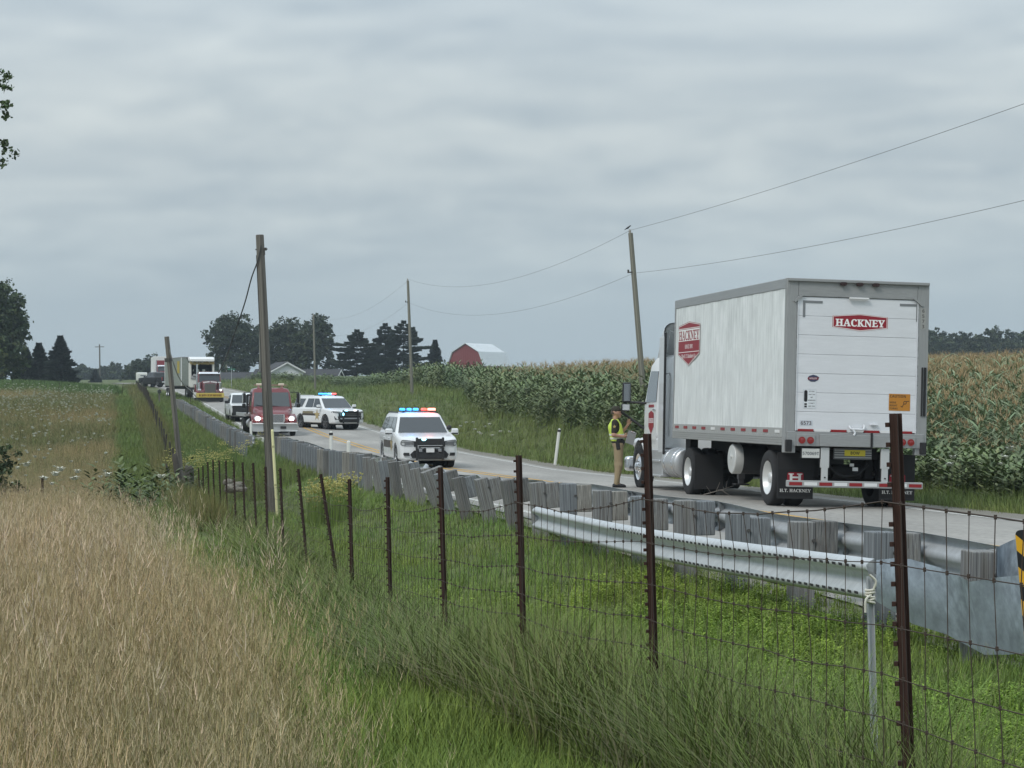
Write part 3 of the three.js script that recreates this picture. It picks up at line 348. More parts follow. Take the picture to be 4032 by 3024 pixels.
function addWheel(root, x, z, r, w, rim, style, m) { // x sign tells the outer side
  const s = Math.sign(x), g = new THREE.Group(); g.name = 'wheel'; g.position.set(x, r, z); root.add(g); mesh('tyre', tyreGeo(r, rim, w), rubber, g);
  const gs = []; const face = (pts) => new THREE.LatheGeometry(pts.map(([a, b]) => new THREE.Vector2(a, b)), 28).rotateZ(-Math.PI / 2 * s).translate(0, 0, 0);
  if (style === 'truck') { gs.push(face([[rim, w * 0.46], [rim - 0.02, w * 0.44], [rim - 0.04, w * 0.2], [rim * 0.62, -w * 0.05], [rim * 0.5, -w * 0.02], [rim * 0.36, w * 0.0], [rim * 0.33, w * 0.28], [rim * 0.26, w * 0.34], [0.001, w * 0.35]])); for (let i = 0; i < 10; i++) { const a = i / 10 * 6.283; gs.push(cyl(0.017, 0.017, 0.05, [s * (w * 0.02), Math.cos(a) * rim * 0.47, Math.sin(a) * rim * 0.47], RZ, 6)); } }
  else if (style === 'steer') { gs.push(face([[rim, w * 0.46], [rim - 0.02, w * 0.44], [rim - 0.05, w * 0.34], [rim * 0.7, w * 0.4], [rim * 0.5, w * 0.52], [rim * 0.3, w * 0.54], [rim * 0.28, w * 0.7], [0.001, w * 0.72]])); for (let i = 0; i < 10; i++) { const a = i / 10 * 6.283; gs.push(cyl(0.019, 0.019, 0.06, [s * w * 0.5, Math.cos(a) * rim * 0.5, Math.sin(a) * rim * 0.5], RZ, 6)); } }
  else { gs.push(face([[rim, w * 0.46], [rim - 0.015, w * 0.44], [rim - 0.03, w * 0.12], [rim - 0.05, w * 0.08], [0.001, w * 0.06]])); for (let i = 0; i < 5; i++) { const a = i / 5 * 6.283; gs.push(at(new THREE.BoxGeometry(w * 0.12, rim * 0.92, rim * 0.3), [0, 0, 0]).translate(s * w * 0.36, rim * 0.46, 0).rotateX(a)); } gs.push(cyl(rim * 0.24, rim * 0.24, w * 0.14, [s * w * 0.38, 0, 0], RZ, 14)); }
  mesh('rim', gs, m, g); return g;
}
const sideMap = (s, xAt) => (u, v, w) => [s * (xAt(u, v) + w), v, u];   // polygons in (z, y) laid on a flank
const canvasPlane = (w, h, tex, p, r) => { const g = at(new THREE.PlaneGeometry(w, h), p, r); return g; };
const decal = (tex, rough = 0.5) => mat([1, 1, 1], rough, 0, { map: tex });
function shapePlane(pts, w, h) { const g = new THREE.ShapeGeometry(new THREE.Shape(pts.map((p) => new THREE.Vector2(...p)))), q = g.attributes.position; for (let i = 0; i < q.count; i++) g.attributes.uv.setXY(i, q.getX(i) / w + 0.5, q.getY(i) / h + 0.5); return g; }

// ---------------------------------------------------------------- white box trailer
const TB = Math.atan(0.171), TW = 2.46, TL = 7.76, TTOP = 3.84, TBOT = 1.05;
const tRear = (() => { const X = 4.62 + (TW * 1.04 / 2) * Math.cos(TB), D = 35.05 + (TW / 2) * Math.sin(TB); return V(X, ROAD_H(36) + CY - 0.045, -D); })();
const trailer = thing('semi_trailer', 'white box trailer with red maker shields and a closed roll-up rear door', 'trailer', tRear, TB);
trailer.scale.set(1.04, 1.03, 1); trailer.rotation.x = -0.0075; trailer.rotation.z = -0.026;
{
  const R = trailer, hw = TW / 2, tr = rng(303);
  const dirtSheenTex = noiseTex(512, (() => { const n = tile((x, y) => fbm(x, y, 5, 401), 12), m = tile((x, y) => fbm(x * 3, y * 0.35, 4, 407), 24); return (u, v, i, j) => { const k = 0.955 + (n(u * 12, v * 12) - 0.5) * 0.12 + (m(u * 24, v * 24) - 0.5) * 0.24 + (hash(i, j, 9) - 0.5) * 0.05; return [k * 0.98, k * 0.99, k * 0.985]; }; })()); dirtSheenTex.repeat.set(0.25, 0.3);  // dirt mottle, plus vertical streaks of wavy-skin reflections painted into the colour
  const doorTex = noiseTex(256, (() => { const n = tile((x, y) => fbm(x, y, 4, 431), 8), m = tile((x, y) => fbm(x, y, 3, 437), 64); return (u, v) => { const k = 0.955 + (n(u * 8, v * 8) - 0.5) * 0.07 + (m(u * 64, v * 64) - 0.5) * 0.05; return [k, k, k]; }; })()); const sideWhite = mat([0.85, 0.855, 0.86], 0.42, 0, { map: dirtSheenTex }), doorWhite = mat([0.77, 0.785, 0.82], 0.42, 0, { map: doorTex }), frameGrey = mat([0.36, 0.36, 0.355], 0.55, 0.1, { map: mottle }), railGrey = mat([0.38, 0.385, 0.39], 0.55, 0.1, { map: mottle });
  for (const s of [-1, 1]) { // flank with the faint waviness of its thin skin
    const rows = []; for (let i = 0; i <= 60; i++) { const z = -0.1 - (TL - 0.16) * i / 60, row = []; for (let j = 0; j <= 10; j++) { const y = lerp(TBOT + 0.28, TTOP - 0.17, j / 10); row.push([s * (hw - 0.012 + 0.0035 * Math.sin(i * 1.05 + 0.3 * Math.sin(j)) + 0.004 * (fbm(i * 0.35, j * 0.35, 3, 410) - 0.5)), y, z, z, y]); } rows.push(row); }
    mesh('side_wall', quadStrip(rows), sideWhite, R);
    mesh('top_rail', [box(0.05, 0.17, TL - 0.12, [s * (hw - 0.024), TTOP - 0.09, -TL / 2 - 0.03], undefined, 0.012)], railGrey, R);
    const br = [box(0.035, 0.29, TL - 0.14, [s * (hw - 0.02), TBOT + 0.145, -TL / 2 - 0.03])]; for (let k = 0; k < 4; k++) br.push(box(0.05, 0.016, TL - 0.14, [s * (hw - 0.016), TBOT + 0.02 + k * 0.04, -TL / 2 - 0.03])); 
    const brm = mesh('bottom_rail', br, aluRough, R); const rivets = []; for (let k = 0; k < 58; k++) rivets.push(cyl(0.008, 0.008, 0.012, [s * (hw - 0.001), TBOT + 0.17, -0.3 - k * 0.127], RZ, 6)); mesh('rivets', rivets, alu, brm);
    for (let k = 0; k < 11; k++) mesh('reflective_strip', box(0.008, 0.05, 0.27, [s * (hw + 0.002), TBOT + 0.23, -0.38 - k * 0.7]), k % 2 ? tapeRed : (s < 0 && k % 3 ? tapeRed : tapeWhite), R);
    mesh('front_post', box(0.06, TTOP - TBOT - 0.02, 0.05, [s * (hw - 0.026), (TTOP + TBOT) / 2, -TL + 0.015], undefined, 0.01), railGrey, R);
    // rear posts
    const post = mesh('rear_post', box(0.2, TTOP - 0.93, 0.12, [s * (hw - 0.098), (TTOP + 0.93) / 2, -0.04], undefined, 0.012), frameGrey, R);
    mesh('rubber_bumper', box(0.1, 0.2, 0.09, [s * (hw - 0.07), 1.05, 0.055], undefined, 0.015), rubber, post);
    for (const q of [0, 1]) mesh('tail_lamp', [cyl(0.058, 0.058, 0.03, [s * (hw - 0.29 - q * 0.145), 1.145, 0.075], RX, 20), at(new THREE.SphereGeometry(0.056, 16, 6, 0, 6.3, 0, 1.2).scale(1, 0.35, 1), [s * (hw - 0.29 - q * 0.145), 1.075 + 0.07, 0.075], RX)], lampRed, R);
    mesh('lamp_plate', box(0.32, 0.19, 0.03, [s * (hw - 0.362), 1.145, 0.052], undefined, 0.006), frameGrey, R);
    mesh('gusset', box(0.2, 0.035, 0.03, [s * (hw - 0.2), TTOP - 0.33, 0.035], [0, 0, s * -0.7]), frameGrey, R);
  }
  mesh('door_rail', [box(0.035, 0.82, 0.03, [hw - 0.05, 2.0, 0.03]), box(0.02, 0.82, 0.03, [hw - 0.1, 2.0, 0.03])], chassis, R);
  mesh('front_wall', box(TW - 0.1, TTOP - TBOT - 0.1, 0.04, [0, (TTOP + TBOT) / 2, -TL + 0.02]), sideWhite, R);
  mesh('roof', box(TW - 0.06, 0.03, TL - 0.1, [0, TTOP - 0.01, -TL / 2], undefined, 0.008), railGrey, R);
  mesh('floor', box(TW - 0.1, 0.1, TL - 0.1, [0, TBOT + 0.08, -TL / 2]), chassis, R);
  mesh('rear_header', box(TW - 0.4, 0.29, 0.1, [0, TTOP - 0.155, -0.03], undefined, 0.01), frameGrey, R);
  mesh('drip_rail', box(TW - 0.02, 0.05, 0.05, [0, TTOP - 0.03, 0.045], undefined, 0.01), frameGrey, R);
  for (const x of [-0.28, 0, 0.28]) mesh('marker_lamp', [cyl(0.03, 0.03, 0.03, [x - 0.03, TTOP - 0.075, 0.07], RX, 12), box(0.06, 0.06, 0.028, [x, TTOP - 0.075, 0.068]), cyl(0.03, 0.03, 0.03, [x + 0.03, TTOP - 0.075, 0.07], RX, 12)], mat([0.03, 0.012, 0.012], 0.5), R);
  mesh('header_lamp', box(0.34, 0.03, 0.05, [0, TTOP - 0.31, 0.05], undefined, 0.01), tapeWhite, R);
  // roll-up door, panel by panel
  const d0 = 1.30, d1 = 3.535, nP = 7; for (let k = 0; k < nP; k++) { const y = lerp(d0, d1, (k + 0.5) / nP); mesh('door_panel', box(2.06, (d1 - d0) / nP - 0.004, 0.03, [0, y, -0.015 + (k % 2) * 0.001], undefined, 0.006), doorWhite, R); }
  for (const s of [-1, 1]) mesh('door_track', box(0.03, d1 - d0, 0.04, [s * 1.045, (d0 + d1) / 2, 0.0]), doorWhite, R);
  mesh('door_backing', box(2.1, d1 - d0, 0.02, [0, (d0 + d1) / 2, -0.045]), aluRough, R);
  const rearX = (px) => ((px - 75) / 410 - 1.2) * 1.02, rearY = (py) => TTOP - (py - 25) / 410;
  for (const [x0, x1, y0, y1] of [[185, 320, 168, 184], [185, 201, 184, 282], [858, 990, 168, 184], [974, 990, 184, 288]]) mesh('corner_tape', box(rearX(x1) - rearX(x0), (y1 - y0) / 410, 0.006, [(rearX(x0) + rearX(x1)) / 2, rearY((y0 + y1) / 2) - 0.02, 0.004]), mat([0.19, 0.20, 0.21], 0.6), R);
  const sign = (name, w, h, p, tex, parent = R, rot) => { const o = mesh(name, canvasPlane(w, h, tex, [0, 0, 0]), decal(tex), parent); o.position.set(...p); if (rot) o.rotation.set(...rot); return o; };
  const RED = '#8e1a2a';
  { // rear maker plate
    const w = 0.97, h = 0.295, pts = [[-w / 2, -h * 0.3], [0, -h / 2], [w / 2, -h * 0.3], [w / 2, h * 0.36], [0, h / 2], [-w / 2, h * 0.36]];
    const tex = canvasTex(1024, 312, (c, W, H) => { c.fillStyle = '#e6e6e4'; c.fillRect(0, 0, W, H); const P = (k) => { c.beginPath(); pts.forEach(([x, y], i) => { const X = W / 2 + x / w * W * k, Y = H / 2 - y / h * H * (k - (1 - k) * 1.2); i ? c.lineTo(X, Y) : c.moveTo(X, Y); }); c.closePath(); }; c.fillStyle = RED; P(0.985); c.fill(); c.strokeStyle = '#e6e6e4'; c.lineWidth = 9; P(0.955); c.stroke(); c.fillStyle = '#efefed'; c.strokeStyle = '#efefed'; c.lineWidth = 6; c.font = 'bold 172px serif'; c.textAlign = 'center'; c.textBaseline = 'middle'; c.save(); c.translate(W / 2, H / 2 + 8); const tw = c.measureText('HACKNEY').width; c.scale(900 / tw, 1); c.fillText('HACKNEY', 0, 0); c.strokeText('HACKNEY', 0, 0); c.restore(); });
    const o = mesh('maker_plate', shapePlane(pts, w, h), decal(tex), R); o.position.set(rearX(583), rearY(316), 0.005);
  }
  { // side shields
    const w = 1.72, h = 0.88, pts = [[-w / 2, -h * 0.24], [0, -h / 2], [w / 2, -h * 0.24], [w / 2, h * 0.42], [0, h / 2], [-w / 2, h * 0.42]];
    const tex = canvasTex(1024, 524, (c, W, H) => { c.fillStyle = '#dfdfdb'; c.fillRect(0, 0, W, H); const P = (k) => { c.beginPath(); pts.forEach(([x, y], i) => { const X = W / 2 + x / w * W * k, Y = H / 2 - y / h * H * k; i ? c.lineTo(X, Y) : c.moveTo(X, Y); }); c.closePath(); }; c.fillStyle = RED; P(0.985); c.fill(); c.strokeStyle = '#dfdfdb'; c.lineWidth = 8; P(0.95); c.stroke(); c.fillStyle = '#e8e8e5'; c.fillRect(25, 78, W - 50, 8); c.fillRect(25, 356, W - 50, 8); c.textAlign = 'center'; c.textBaseline = 'middle'; c.fillRect(10, 92, W - 20, 138); c.fillStyle = RED; c.strokeStyle = RED; c.font = 'bold 150px serif'; c.save(); c.translate(W / 2, 166); const tw = c.measureText('HACKNEY').width; c.scale(960 / tw, 1); c.lineWidth = 4; c.fillText('HACKNEY', 0, 0); c.strokeText('HACKNEY', 0, 0); c.restore(); c.fillStyle = '#e8e8e5'; c.font = 'bold 66px serif'; c.fillText('SINCE 1891', W / 2, 296); c.font = 'bold 62px serif'; c.fillText('The H. T. Hackney Co.', W / 2, 408); });
    for (const s of [-1, 1]) { const o = mesh('maker_shield', shapePlane(pts, w, h), decal(tex), R); o.position.set(s * (hw - 0.006 + 0.008), 2.93, -6.56); o.rotation.y = s * Math.PI / 2; }
  }
  sign('fleet_number', 0.22, 0.085, [rearX(224), rearY(1012), 0.005], canvasTex(256, 100, (c, W, H) => { c.fillStyle = '#c3c8d0'; c.fillRect(0, 0, W, H); c.fillStyle = '#3c3030'; c.font = 'bold 100px sans-serif'; c.textAlign = 'center'; c.textBaseline = 'middle'; c.fillText('6573', W / 2, H / 2 + 4); }));
  sign('post_number', 0.09, 0.36, [hw - 0.1, rearY(275), 0.024], canvasTex(64, 256, (c, W, H) => { c.fillStyle = '#9a9a97'; c.fillRect(0, 0, W, H); c.fillStyle = '#3c3838'; c.font = 'bold 58px sans-serif'; c.textAlign = 'center'; c.textBaseline = 'middle'; [...'6573'].forEach((t, i) => c.fillText(t, W / 2, 36 + i * 62)); }));
  sign('caution_sticker', 0.372, 0.283, [rearX(870), rearY(856), 0.005], canvasTex(384, 292, (c, W, H) => { c.fillStyle = '#b97c2a'; c.fillRect(0, 0, W, H); c.fillStyle = '#2a2420'; c.textBaseline = 'middle'; c.font = 'bold 66px sans-serif'; c.fillText('CAUTION', 14, 42); c.font = 'bold 46px sans-serif'; c.fillText('WIDE', 14, 150); c.fillText('RIGHT', 14, 202); c.fillText('TURNS', 14, 254); c.strokeStyle = '#2a2420'; c.lineWidth = 12; c.beginPath(); c.arc(290, 150, 24, 0, 6.3); c.stroke(); c.beginPath(); c.moveTo(270, 172); c.lineTo(240, 226); c.lineTo(214, 210); c.stroke(); c.beginPath(); c.moveTo(310, 130); c.lineTo(366, 122); c.stroke(); }));
  sign('mirror_sticker', 0.225, 0.315, [rearX(245), rearY(848), 0.005], canvasTex(256, 358, (c, W, H) => { c.fillStyle = '#d6dade'; c.fillRect(0, 0, W, H); c.strokeStyle = '#9aa0a8'; c.lineWidth = 3; c.strokeRect(4, 4, W - 8, H - 8); c.fillStyle = '#16161a'; c.beginPath(); c.roundRect(18, 16, 66, 220, 28); c.fill(); c.fillRect(26, 262, 50, 34); c.fillRect(26, 306, 50, 36); c.font = 'bold 30px sans-serif'; c.textAlign = 'center'; ['IF YOU', "CAN'T SEE", 'MY', 'MIRRORS', "I CAN'T", 'SEE YOU'].forEach((t, i) => { c.font = 'bold ' + (t.length > 7 ? 26 : 32) + 'px sans-serif'; c.fillText(t, 168, 48 + i * 56); }); }));
  { const o = mesh('maker_badge', shapePlane([[-0.1, 0], [-0.07, 0.04], [0, 0.062], [0.06, 0.045], [0.1, 0.02], [0.085, -0.025], [0.03, -0.055], [-0.04, -0.055], [-0.085, -0.03]], 0.2, 0.124), decal(canvasTex(200, 124, (c, W, H) => { c.fillStyle = '#3a3f58'; c.fillRect(0, 0, W, H); c.fillStyle = '#6e2233'; c.fillRect(0, 42, W, 42); c.fillStyle = '#d8d8dc'; c.font = 'bold 36px sans-serif'; c.textAlign = 'center'; c.fillText('UTILITY', W / 2, 76); })), R); o.position.set(rearX(267), rearY(707), 0.005); }
  for (let k = 0; k < 7; k++) mesh('reflective_strip', box(0.27, 0.04, 0.006, [-0.86 + k * 0.285, rearY(1058) - 0.01, 0.006]), k % 2 ? tapeWhite : tapeRed, R);
  mesh('door_latch', [tube([[-0.12, 1.40, 0.03], [-0.1, 1.35, 0.06], [0, 1.345, 0.06], [0.12, 1.35, 0.06], [0.14, 1.42, 0.03]], 0.018, 20, 8), tube([[-0.07, 1.35, 0.06], [-0.03, 1.28, 0.07], [-0.05, 1.24, 0.07]], 0.018, 12, 8), box(0.16, 0.05, 0.02, [0.02, 1.375, 0.02], undefined, 0.006), box(0.13, 0.025, 0.04, [0.31, 1.43, 0.03], undefined, 0.008)], doorWhite, R);
  mesh('rear_sill', box(TW - 0.1, 0.24, 0.14, [0, 1.165, -0.03], undefined, 0.01), frameGrey, R);
  mesh('sill_plate', box(1.3, 0.2, 0.03, [0.02, 1.15, 0.057], undefined, 0.008), frameGrey, R); mesh('hinge', box(0.035, 0.26, 0.04, [0.26, 1.16, 0.075], undefined, 0.01), chassis, R);
  for (const s of [-1, 1]) { mesh('bumper_strut', [box(0.15, 0.34, 0.05, [s * 0.52, 0.86, 0.0], undefined, 0.01), box(0.11, 0.3, 0.05, [s * 0.52, 0.57, 0.0], undefined, 0.01)], mat([0.55, 0.56, 0.56], 0.5, 0.3), R); mesh('bolt', cyl(0.014, 0.014, 0.02, [s * 0.52, 0.53, 0.03], RX, 8), chassis, R); }
  mesh('bumper_bar', box(TW - 0.12, 0.11, 0.1, [0, 0.42, 0.02], undefined, 0.012), mat([0.45, 0.45, 0.44], 0.55, 0.1, { map: mottle }), R);
  for (let k = 0; k < 9; k++) mesh('reflective_strip', box(0.22, 0.055, 0.006, [-1.03 + k * 0.258, 0.42, 0.074]), k % 2 ? tapeWhite : tapeRed, R);
  sign('licence_plate', 0.3, 0.155, [-0.77, 0.93, 0.03], canvasTex(300, 155, (c, W, H) => { c.fillStyle = '#c9cac6'; c.fillRect(0, 0, W, H); c.fillStyle = '#3a4048'; c.font = 'bold 74px sans-serif'; c.textAlign = 'center'; c.fillText('570069T', W / 2, 108);  }));
  mesh('plate_holder', box(0.34, 0.18, 0.012, [-0.77, 0.93, 0.018]), chassis, R);
  mesh('light_box', [box(0.66, 0.19, 0.04, [0.0, 0.93, -0.12], undefined, 0.01)], mat([0.12, 0.125, 0.13], 0.5, 0.3), R); for (let k = 0; k < 4; k++) mesh('vent_slat', box(0.64, 0.012, 0.012, [0, 0.87 + k * 0.04, -0.096]), aluRough, R);
  sign('yellow_plate', 0.36, 0.1, [0.03, 0.945, -0.086], canvasTex(288, 80, (c, W, H) => { c.fillStyle = '#c9b932'; c.fillRect(0, 0, W, H); c.fillStyle = '#2a2812'; c.font = 'bold 56px sans-serif'; c.textAlign = 'center'; c.fillText('BOW', W / 2, 60); }));
  // running gear
  mesh('chassis_rail', [box(0.1, 0.2, TL - 1, [-0.5, 0.93, -TL / 2]), box(0.1, 0.2, TL - 1, [0.5, 0.93, -TL / 2]), box(1.1, 0.12, 0.1, [0, 0.9, -0.5]), box(1.1, 0.12, 0.1, [0, 0.9, -2.2]), cyl(0.07, 0.07, 1.9, [0, 0.48, -1.07], RZ, 12), box(0.14, 0.34, 0.8, [-0.48, 0.68, -1.07]), box(0.14, 0.34, 0.8, [0.48, 0.68, -1.07]), cyl(0.12, 0.12, 0.5, [0.1, 0.62, -0.75], RZ, 12), tube([[-0.3, 0.7, -0.4], [-0.1, 0.55, -0.35], [0.2, 0.6, -0.4], [0.4, 0.75, -0.5]], 0.025, 16, 6)], chassis, R);
  mesh('air_valve', [box(0.07, 0.05, 0.03, [0.05, 0.74, -0.3]), box(0.09, 0.06, 0.03, [0.11, 0.67, -0.3])], tapeWhite, R);
  for (const s of [-1, 1]) { addWheel(R, s * (hw - 0.17), -1.07, 0.48, 0.27, 0.29, 'truck', mat([0.7, 0.71, 0.71], 0.4, 0.35)); addWheel(R, s * (hw - 0.48), -1.07, 0.48, 0.27, 0.29, 'truck', alu);
    const flap = mesh('mud_flap', box(0.62, 0.78, 0.02, [s * (hw - 0.34), 0.54, -0.42]), rubber, R); const ft = canvasTex(512, 384, (c, W, H) => { c.fillStyle = '#1b1b1d'; c.fillRect(0, 0, W, H); c.fillStyle = '#8e1a2a'; c.beginPath(); c.roundRect(130, 40, 250, 150, 30); c.fill(); c.fillStyle = '#d8d8d6'; c.fillRect(170, 60, 40, 110); c.fillRect(300, 60, 40, 110); c.fillRect(190, 100, 130, 26); c.fillRect(150, 56, 80, 16); c.fillRect(150, 158, 80, 16); c.fillRect(280, 56, 80, 16); c.fillRect(280, 158, 80, 16); c.font = 'bold 64px serif'; c.textAlign = 'center'; c.fillText('H.T. HACKNEY', W / 2, 330, 480); }); const o = mesh('flap_print', new THREE.PlaneGeometry(0.58, 0.44), decal(ft, 0.8), flap); o.position.set(s * (hw - 0.34), 0.42, -0.405); }
  const tk = mesh('air_tank', [cyl(0.27, 0.27, 1.9, [-0.1, 0.74, -3.42], RZ, 28)], mat([0.035, 0.036, 0.04], 0.55, 0.2), R); mesh('tank_end', [at(new THREE.LatheGeometry([[0.272, 0], [0.272, 0.14], [0.25, 0.16], [0.14, 0.15], [0.1, 0.17], [0.001, 0.18]].map(([a, b]) => new THREE.Vector2(a, b)), 28), [-1.02, 0.74, -3.42], RZ), cyl(0.03, 0.03, 0.03, [-1.2, 0.78, -3.36], RZ, 10)], mat([0.6, 0.61, 0.6], 0.45, 0.2), tk);
  for (const s of [-1, 1]) { const lg = mesh('landing_leg', [box(0.12, 0.75, 0.12, [s * 0.72, 0.72, -4.4]), box(0.09, 0.5, 0.09, [s * 0.72, 0.5, -4.4])], mat([0.06, 0.06, 0.065], 0.7), R); mesh('foot', [box(0.25, 0.03, 0.25, [s * 0.72, 0.25, -4.4]), bar([s * 0.72, 0.9, -4.4], [s * 0.3, 1.0, -4.9], 0.03, 6)], chassis, lg); }
}
// ---------------------------------------------------------------- white day cab tractor
const tractor = thing('semi_tractor', 'white day cab tractor with roof fairing pulling the box trailer', 'truck', tRear.clone().add(V(-Math.sin(TB) * 6.81, -0.0, -Math.cos(TB) * 6.81)), TB);
tractor.position.y = ROAD_H(43) + CY - 0.05; tractor.rotation.x = -0.018; tractor.rotation.z = -0.022;
{
  const R = tractor, plan = (hw, z0, z1, y, r = 0.1) => { const cz = (z0 + z1) / 2, hz = (z1 - z0) / 2; return rrect(hw, -hz, hz, Math.min(r, hz * 0.9, hw * 0.9)).map(([x, z]) => [x, y, cz + z]); };
  mesh('cab', loft([plan(1.06, -4.3, -2.72, 0.95, 0.06), plan(1.1, -4.3, -2.7, 1.3), plan(1.1, -4.28, -2.7, 1.9), plan(1.04, -3.95, -2.72, 2.75, 0.12), plan(0.98, -3.75, -2.75, 2.92, 0.16), plan(0.85, -3.6, -2.8, 2.98, 0.2)], 0.5), whitePaint, R);
  const cx = (z, y) => lerp(1.1, 1.04, clamp((y - 1.9) / 0.85)) + 0.004;
  for (const s of [-1, 1]) { mesh('side_window', slab([[-4.02, 1.95], [-3.1, 1.95], [-3.1, 2.62], [-3.78, 2.64], [-4.0, 2.2]], 0.008, sideMap(s, cx)), glassDark, R);
    const dr = mesh('door', slab([[-4.12, 1.02], [-3.02, 1.02], [-3.02, 1.9], [-4.12, 1.9]], 0.012, sideMap(s, () => 1.098)), whitePaint, R); mesh('handle', box(0.03, 0.04, 0.2, [s * 1.125, 1.78, -3.2], undefined, 0.01), chrome, dr);
    const em = mesh('door_emblem', shapePlane([[-0.24, -0.1], [0, -0.26], [0.24, -0.1], [0.24, 0.2], [0, 0.26], [-0.24, 0.2]], 0.5, 0.52), decal(canvasTex(256, 256, (c, W, H) => { c.fillStyle = '#8e1a2a'; c.fillRect(0, 0, W, H); c.fillStyle = '#d0c8ca'; c.fillRect(8, 84, 240, 50); c.fillStyle = '#8e1a2a'; c.font = 'bold 48px serif'; c.textAlign = 'center'; c.fillText('HACKNEY', 128, 126, 232); })), dr); em.position.set(s * 1.116, 1.5, -3.5); em.rotation.y = s * Math.PI / 2;
    mesh('door_bar', box(0.012, 0.06, 0.46, [s * 1.114, 1.86, -3.5]), tapeRed, dr);
    // side extender behind the cab with its rubber edge
    const ex = mesh('side_extender', [box(0.035, 2.5, 0.5, [s * 1.12, 2.1, -2.52], [0, s * 0.03, 0], 0.012)], paint([0.62, 0.63, 0.64]), R); mesh('rubber_edge', box(0.045, 2.62, 0.06, [s * 1.125, 2.12, -2.26], undefined, 0.012), rubber, ex);
    mesh('grab_rail', tube([[s * 1.06, 2.5, -2.68], [s * 0.98, 2.58, -2.55], [s * 0.92, 2.55, -2.62], [s * 0.92, 1.2, -2.64]], 0.02, 24, 6), alu, R);
    // mirrors
    const mr = mesh('mirror', [box(0.2, 0.46, 0.1, [s * 1.5, 2.16, -4.28], undefined, 0.045)], blackPl, R); mesh('mirror_glass', box(0.15, 0.38, 0.01, [s * 1.5, 2.16, -4.224], undefined, 0.004), new THREE.MeshStandardMaterial({ color: lin([0.3, 0.32, 0.34]), roughness: 0.06, metalness: 0.9 }), mr);
    const m2 = mesh('convex_mirror', [box(0.2, 0.18, 0.09, [s * 1.52, 1.83, -4.28], undefined, 0.04), box(0.13, 0.15, 0.09, [s * 1.68, 1.74, -4.5], undefined, 0.04)], blackPl, R); mesh('mirror_glass', [box(0.16, 0.13, 0.01, [s * 1.52, 1.83, -4.23]), box(0.09, 0.11, 0.01, [s * 1.68, 1.74, -4.45])], new THREE.MeshStandardMaterial({ color: lin([0.75, 0.76, 0.77]), roughness: 0.12, metalness: 0.7 }), m2);
    mesh('mirror_arm', [bar([s * 1.08, 1.93, -4.05], [s * 1.45, 1.95, -4.28], 0.028), bar([s * 1.08, 1.35, -4.25], [s * 1.6, 1.74, -4.42], 0.03), bar([s * 1.5, 1.95, -4.3], [s * 1.5, 1.75, -4.35], 0.022)], blackPl, R);
    // tanks and steps
    mesh('fuel_tank', [cyl(0.31, 0.31, 1.1, [s * 0.86, 0.64, -1.75], RX, 28), at(new THREE.SphereGeometry(0.31, 24, 8, 0, 6.3, 0, 1.57).scale(1, 0.22, 1), [s * 0.86, 0.64, -1.2], RX)], alu, R); mesh('tank_strap', [at(new THREE.TorusGeometry(0.315, 0.012, 6, 28).scale(1, 1, 3), [s * 0.86, 0.64, -1.4]), at(new THREE.TorusGeometry(0.315, 0.012, 6, 28).scale(1, 1, 3), [s * 0.86, 0.64, -2.05])], chrome, R);
    mesh('step_box', [box(0.3, 0.58, 1.15, [s * 0.98, 0.62, -2.95], undefined, 0.03), box(0.36, 0.05, 1.2, [s * 1.0, 0.34, -2.95], undefined, 0.015), box(0.36, 0.05, 1.1, [s * 1.0, 0.66, -2.95], undefined, 0.015)], alu, R); mesh('sill_panel', box(0.1, 0.26, 1.5, [s * 1.06, 1.02, -3.3], undefined, 0.03), whitePaint, R);
    // hood fender
    const arc = []; for (let i = 0; i <= 16; i++) { const a = Math.PI * (0.02 + 0.98 * i / 16), row = []; for (const x of [0.62, 0.9, 1.08, 1.14, 1.15]) { const r2 = 0.62 - (x > 1.1 ? (x - 1.08) * 0.7 : 0); row.push([s * x, 0.5 + Math.sin(a) * r2 * 1.06, -4.49 + Math.cos(a) * r2]); } arc.push(row); } mesh('fender', [quadStrip(arc), quadStrip(arc.map((r) => r.map(([x, y, z]) => [x * 0.995, y - 0.015, z])))], whitePaint, R);
    mesh('headlamp', at(new THREE.SphereGeometry(0.16, 14, 10).scale(0.8, 0.8, 1.3), [s * 0.92, 1.02, -5.5]), lampClear, R);
    addWheel(R, s * 1.02, -4.49, 0.5, 0.29, 0.3, 'steer', chrome); addWheel(R, s * 1.05, 0, 0.49, 0.27, 0.29, 'truck', mat([0.72, 0.73, 0.73], 0.35, 0.4)); addWheel(R, s * 0.74, 0, 0.49, 0.27, 0.29, 'truck', alu);
    mesh('mud_flap', box(0.6, 0.7, 0.02, [s * 0.9, 0.5, 0.62]), rubber, R);
  }
  const ring = (z, hw, y0, y1, r) => rrect(hw, y0, y1, r).map(([x, y]) => [x, y, z]);
  mesh('hood', loft([ring(-4.2, 0.98, 0.85, 1.93, 0.2), ring(-4.7, 0.9, 0.85, 1.82, 0.22), ring(-5.3, 0.78, 0.75, 1.66, 0.22), ring(-5.75, 0.68, 0.7, 1.45, 0.2), ring(-5.95, 0.58, 0.72, 1.25, 0.16)], 0.7), whitePaint, R);
  mesh('bumper', box(2.3, 0.34, 0.3, [0, 0.55, -5.85], undefined, 0.08), chrome, R); mesh('grille', box(0.8, 0.55, 0.06, [0, 1.0, -5.95], undefined, 0.04), chrome, R);
  mesh('windshield', slab([[-0.95, 1.98], [0.95, 1.98], [0.9, 2.68], [-0.9, 2.68]], 0.01, (u, v, w) => [u, v, lerp(-4.28, -3.95, (v - 1.9) / 0.85) - 0.006 - w]), glassDark, R);
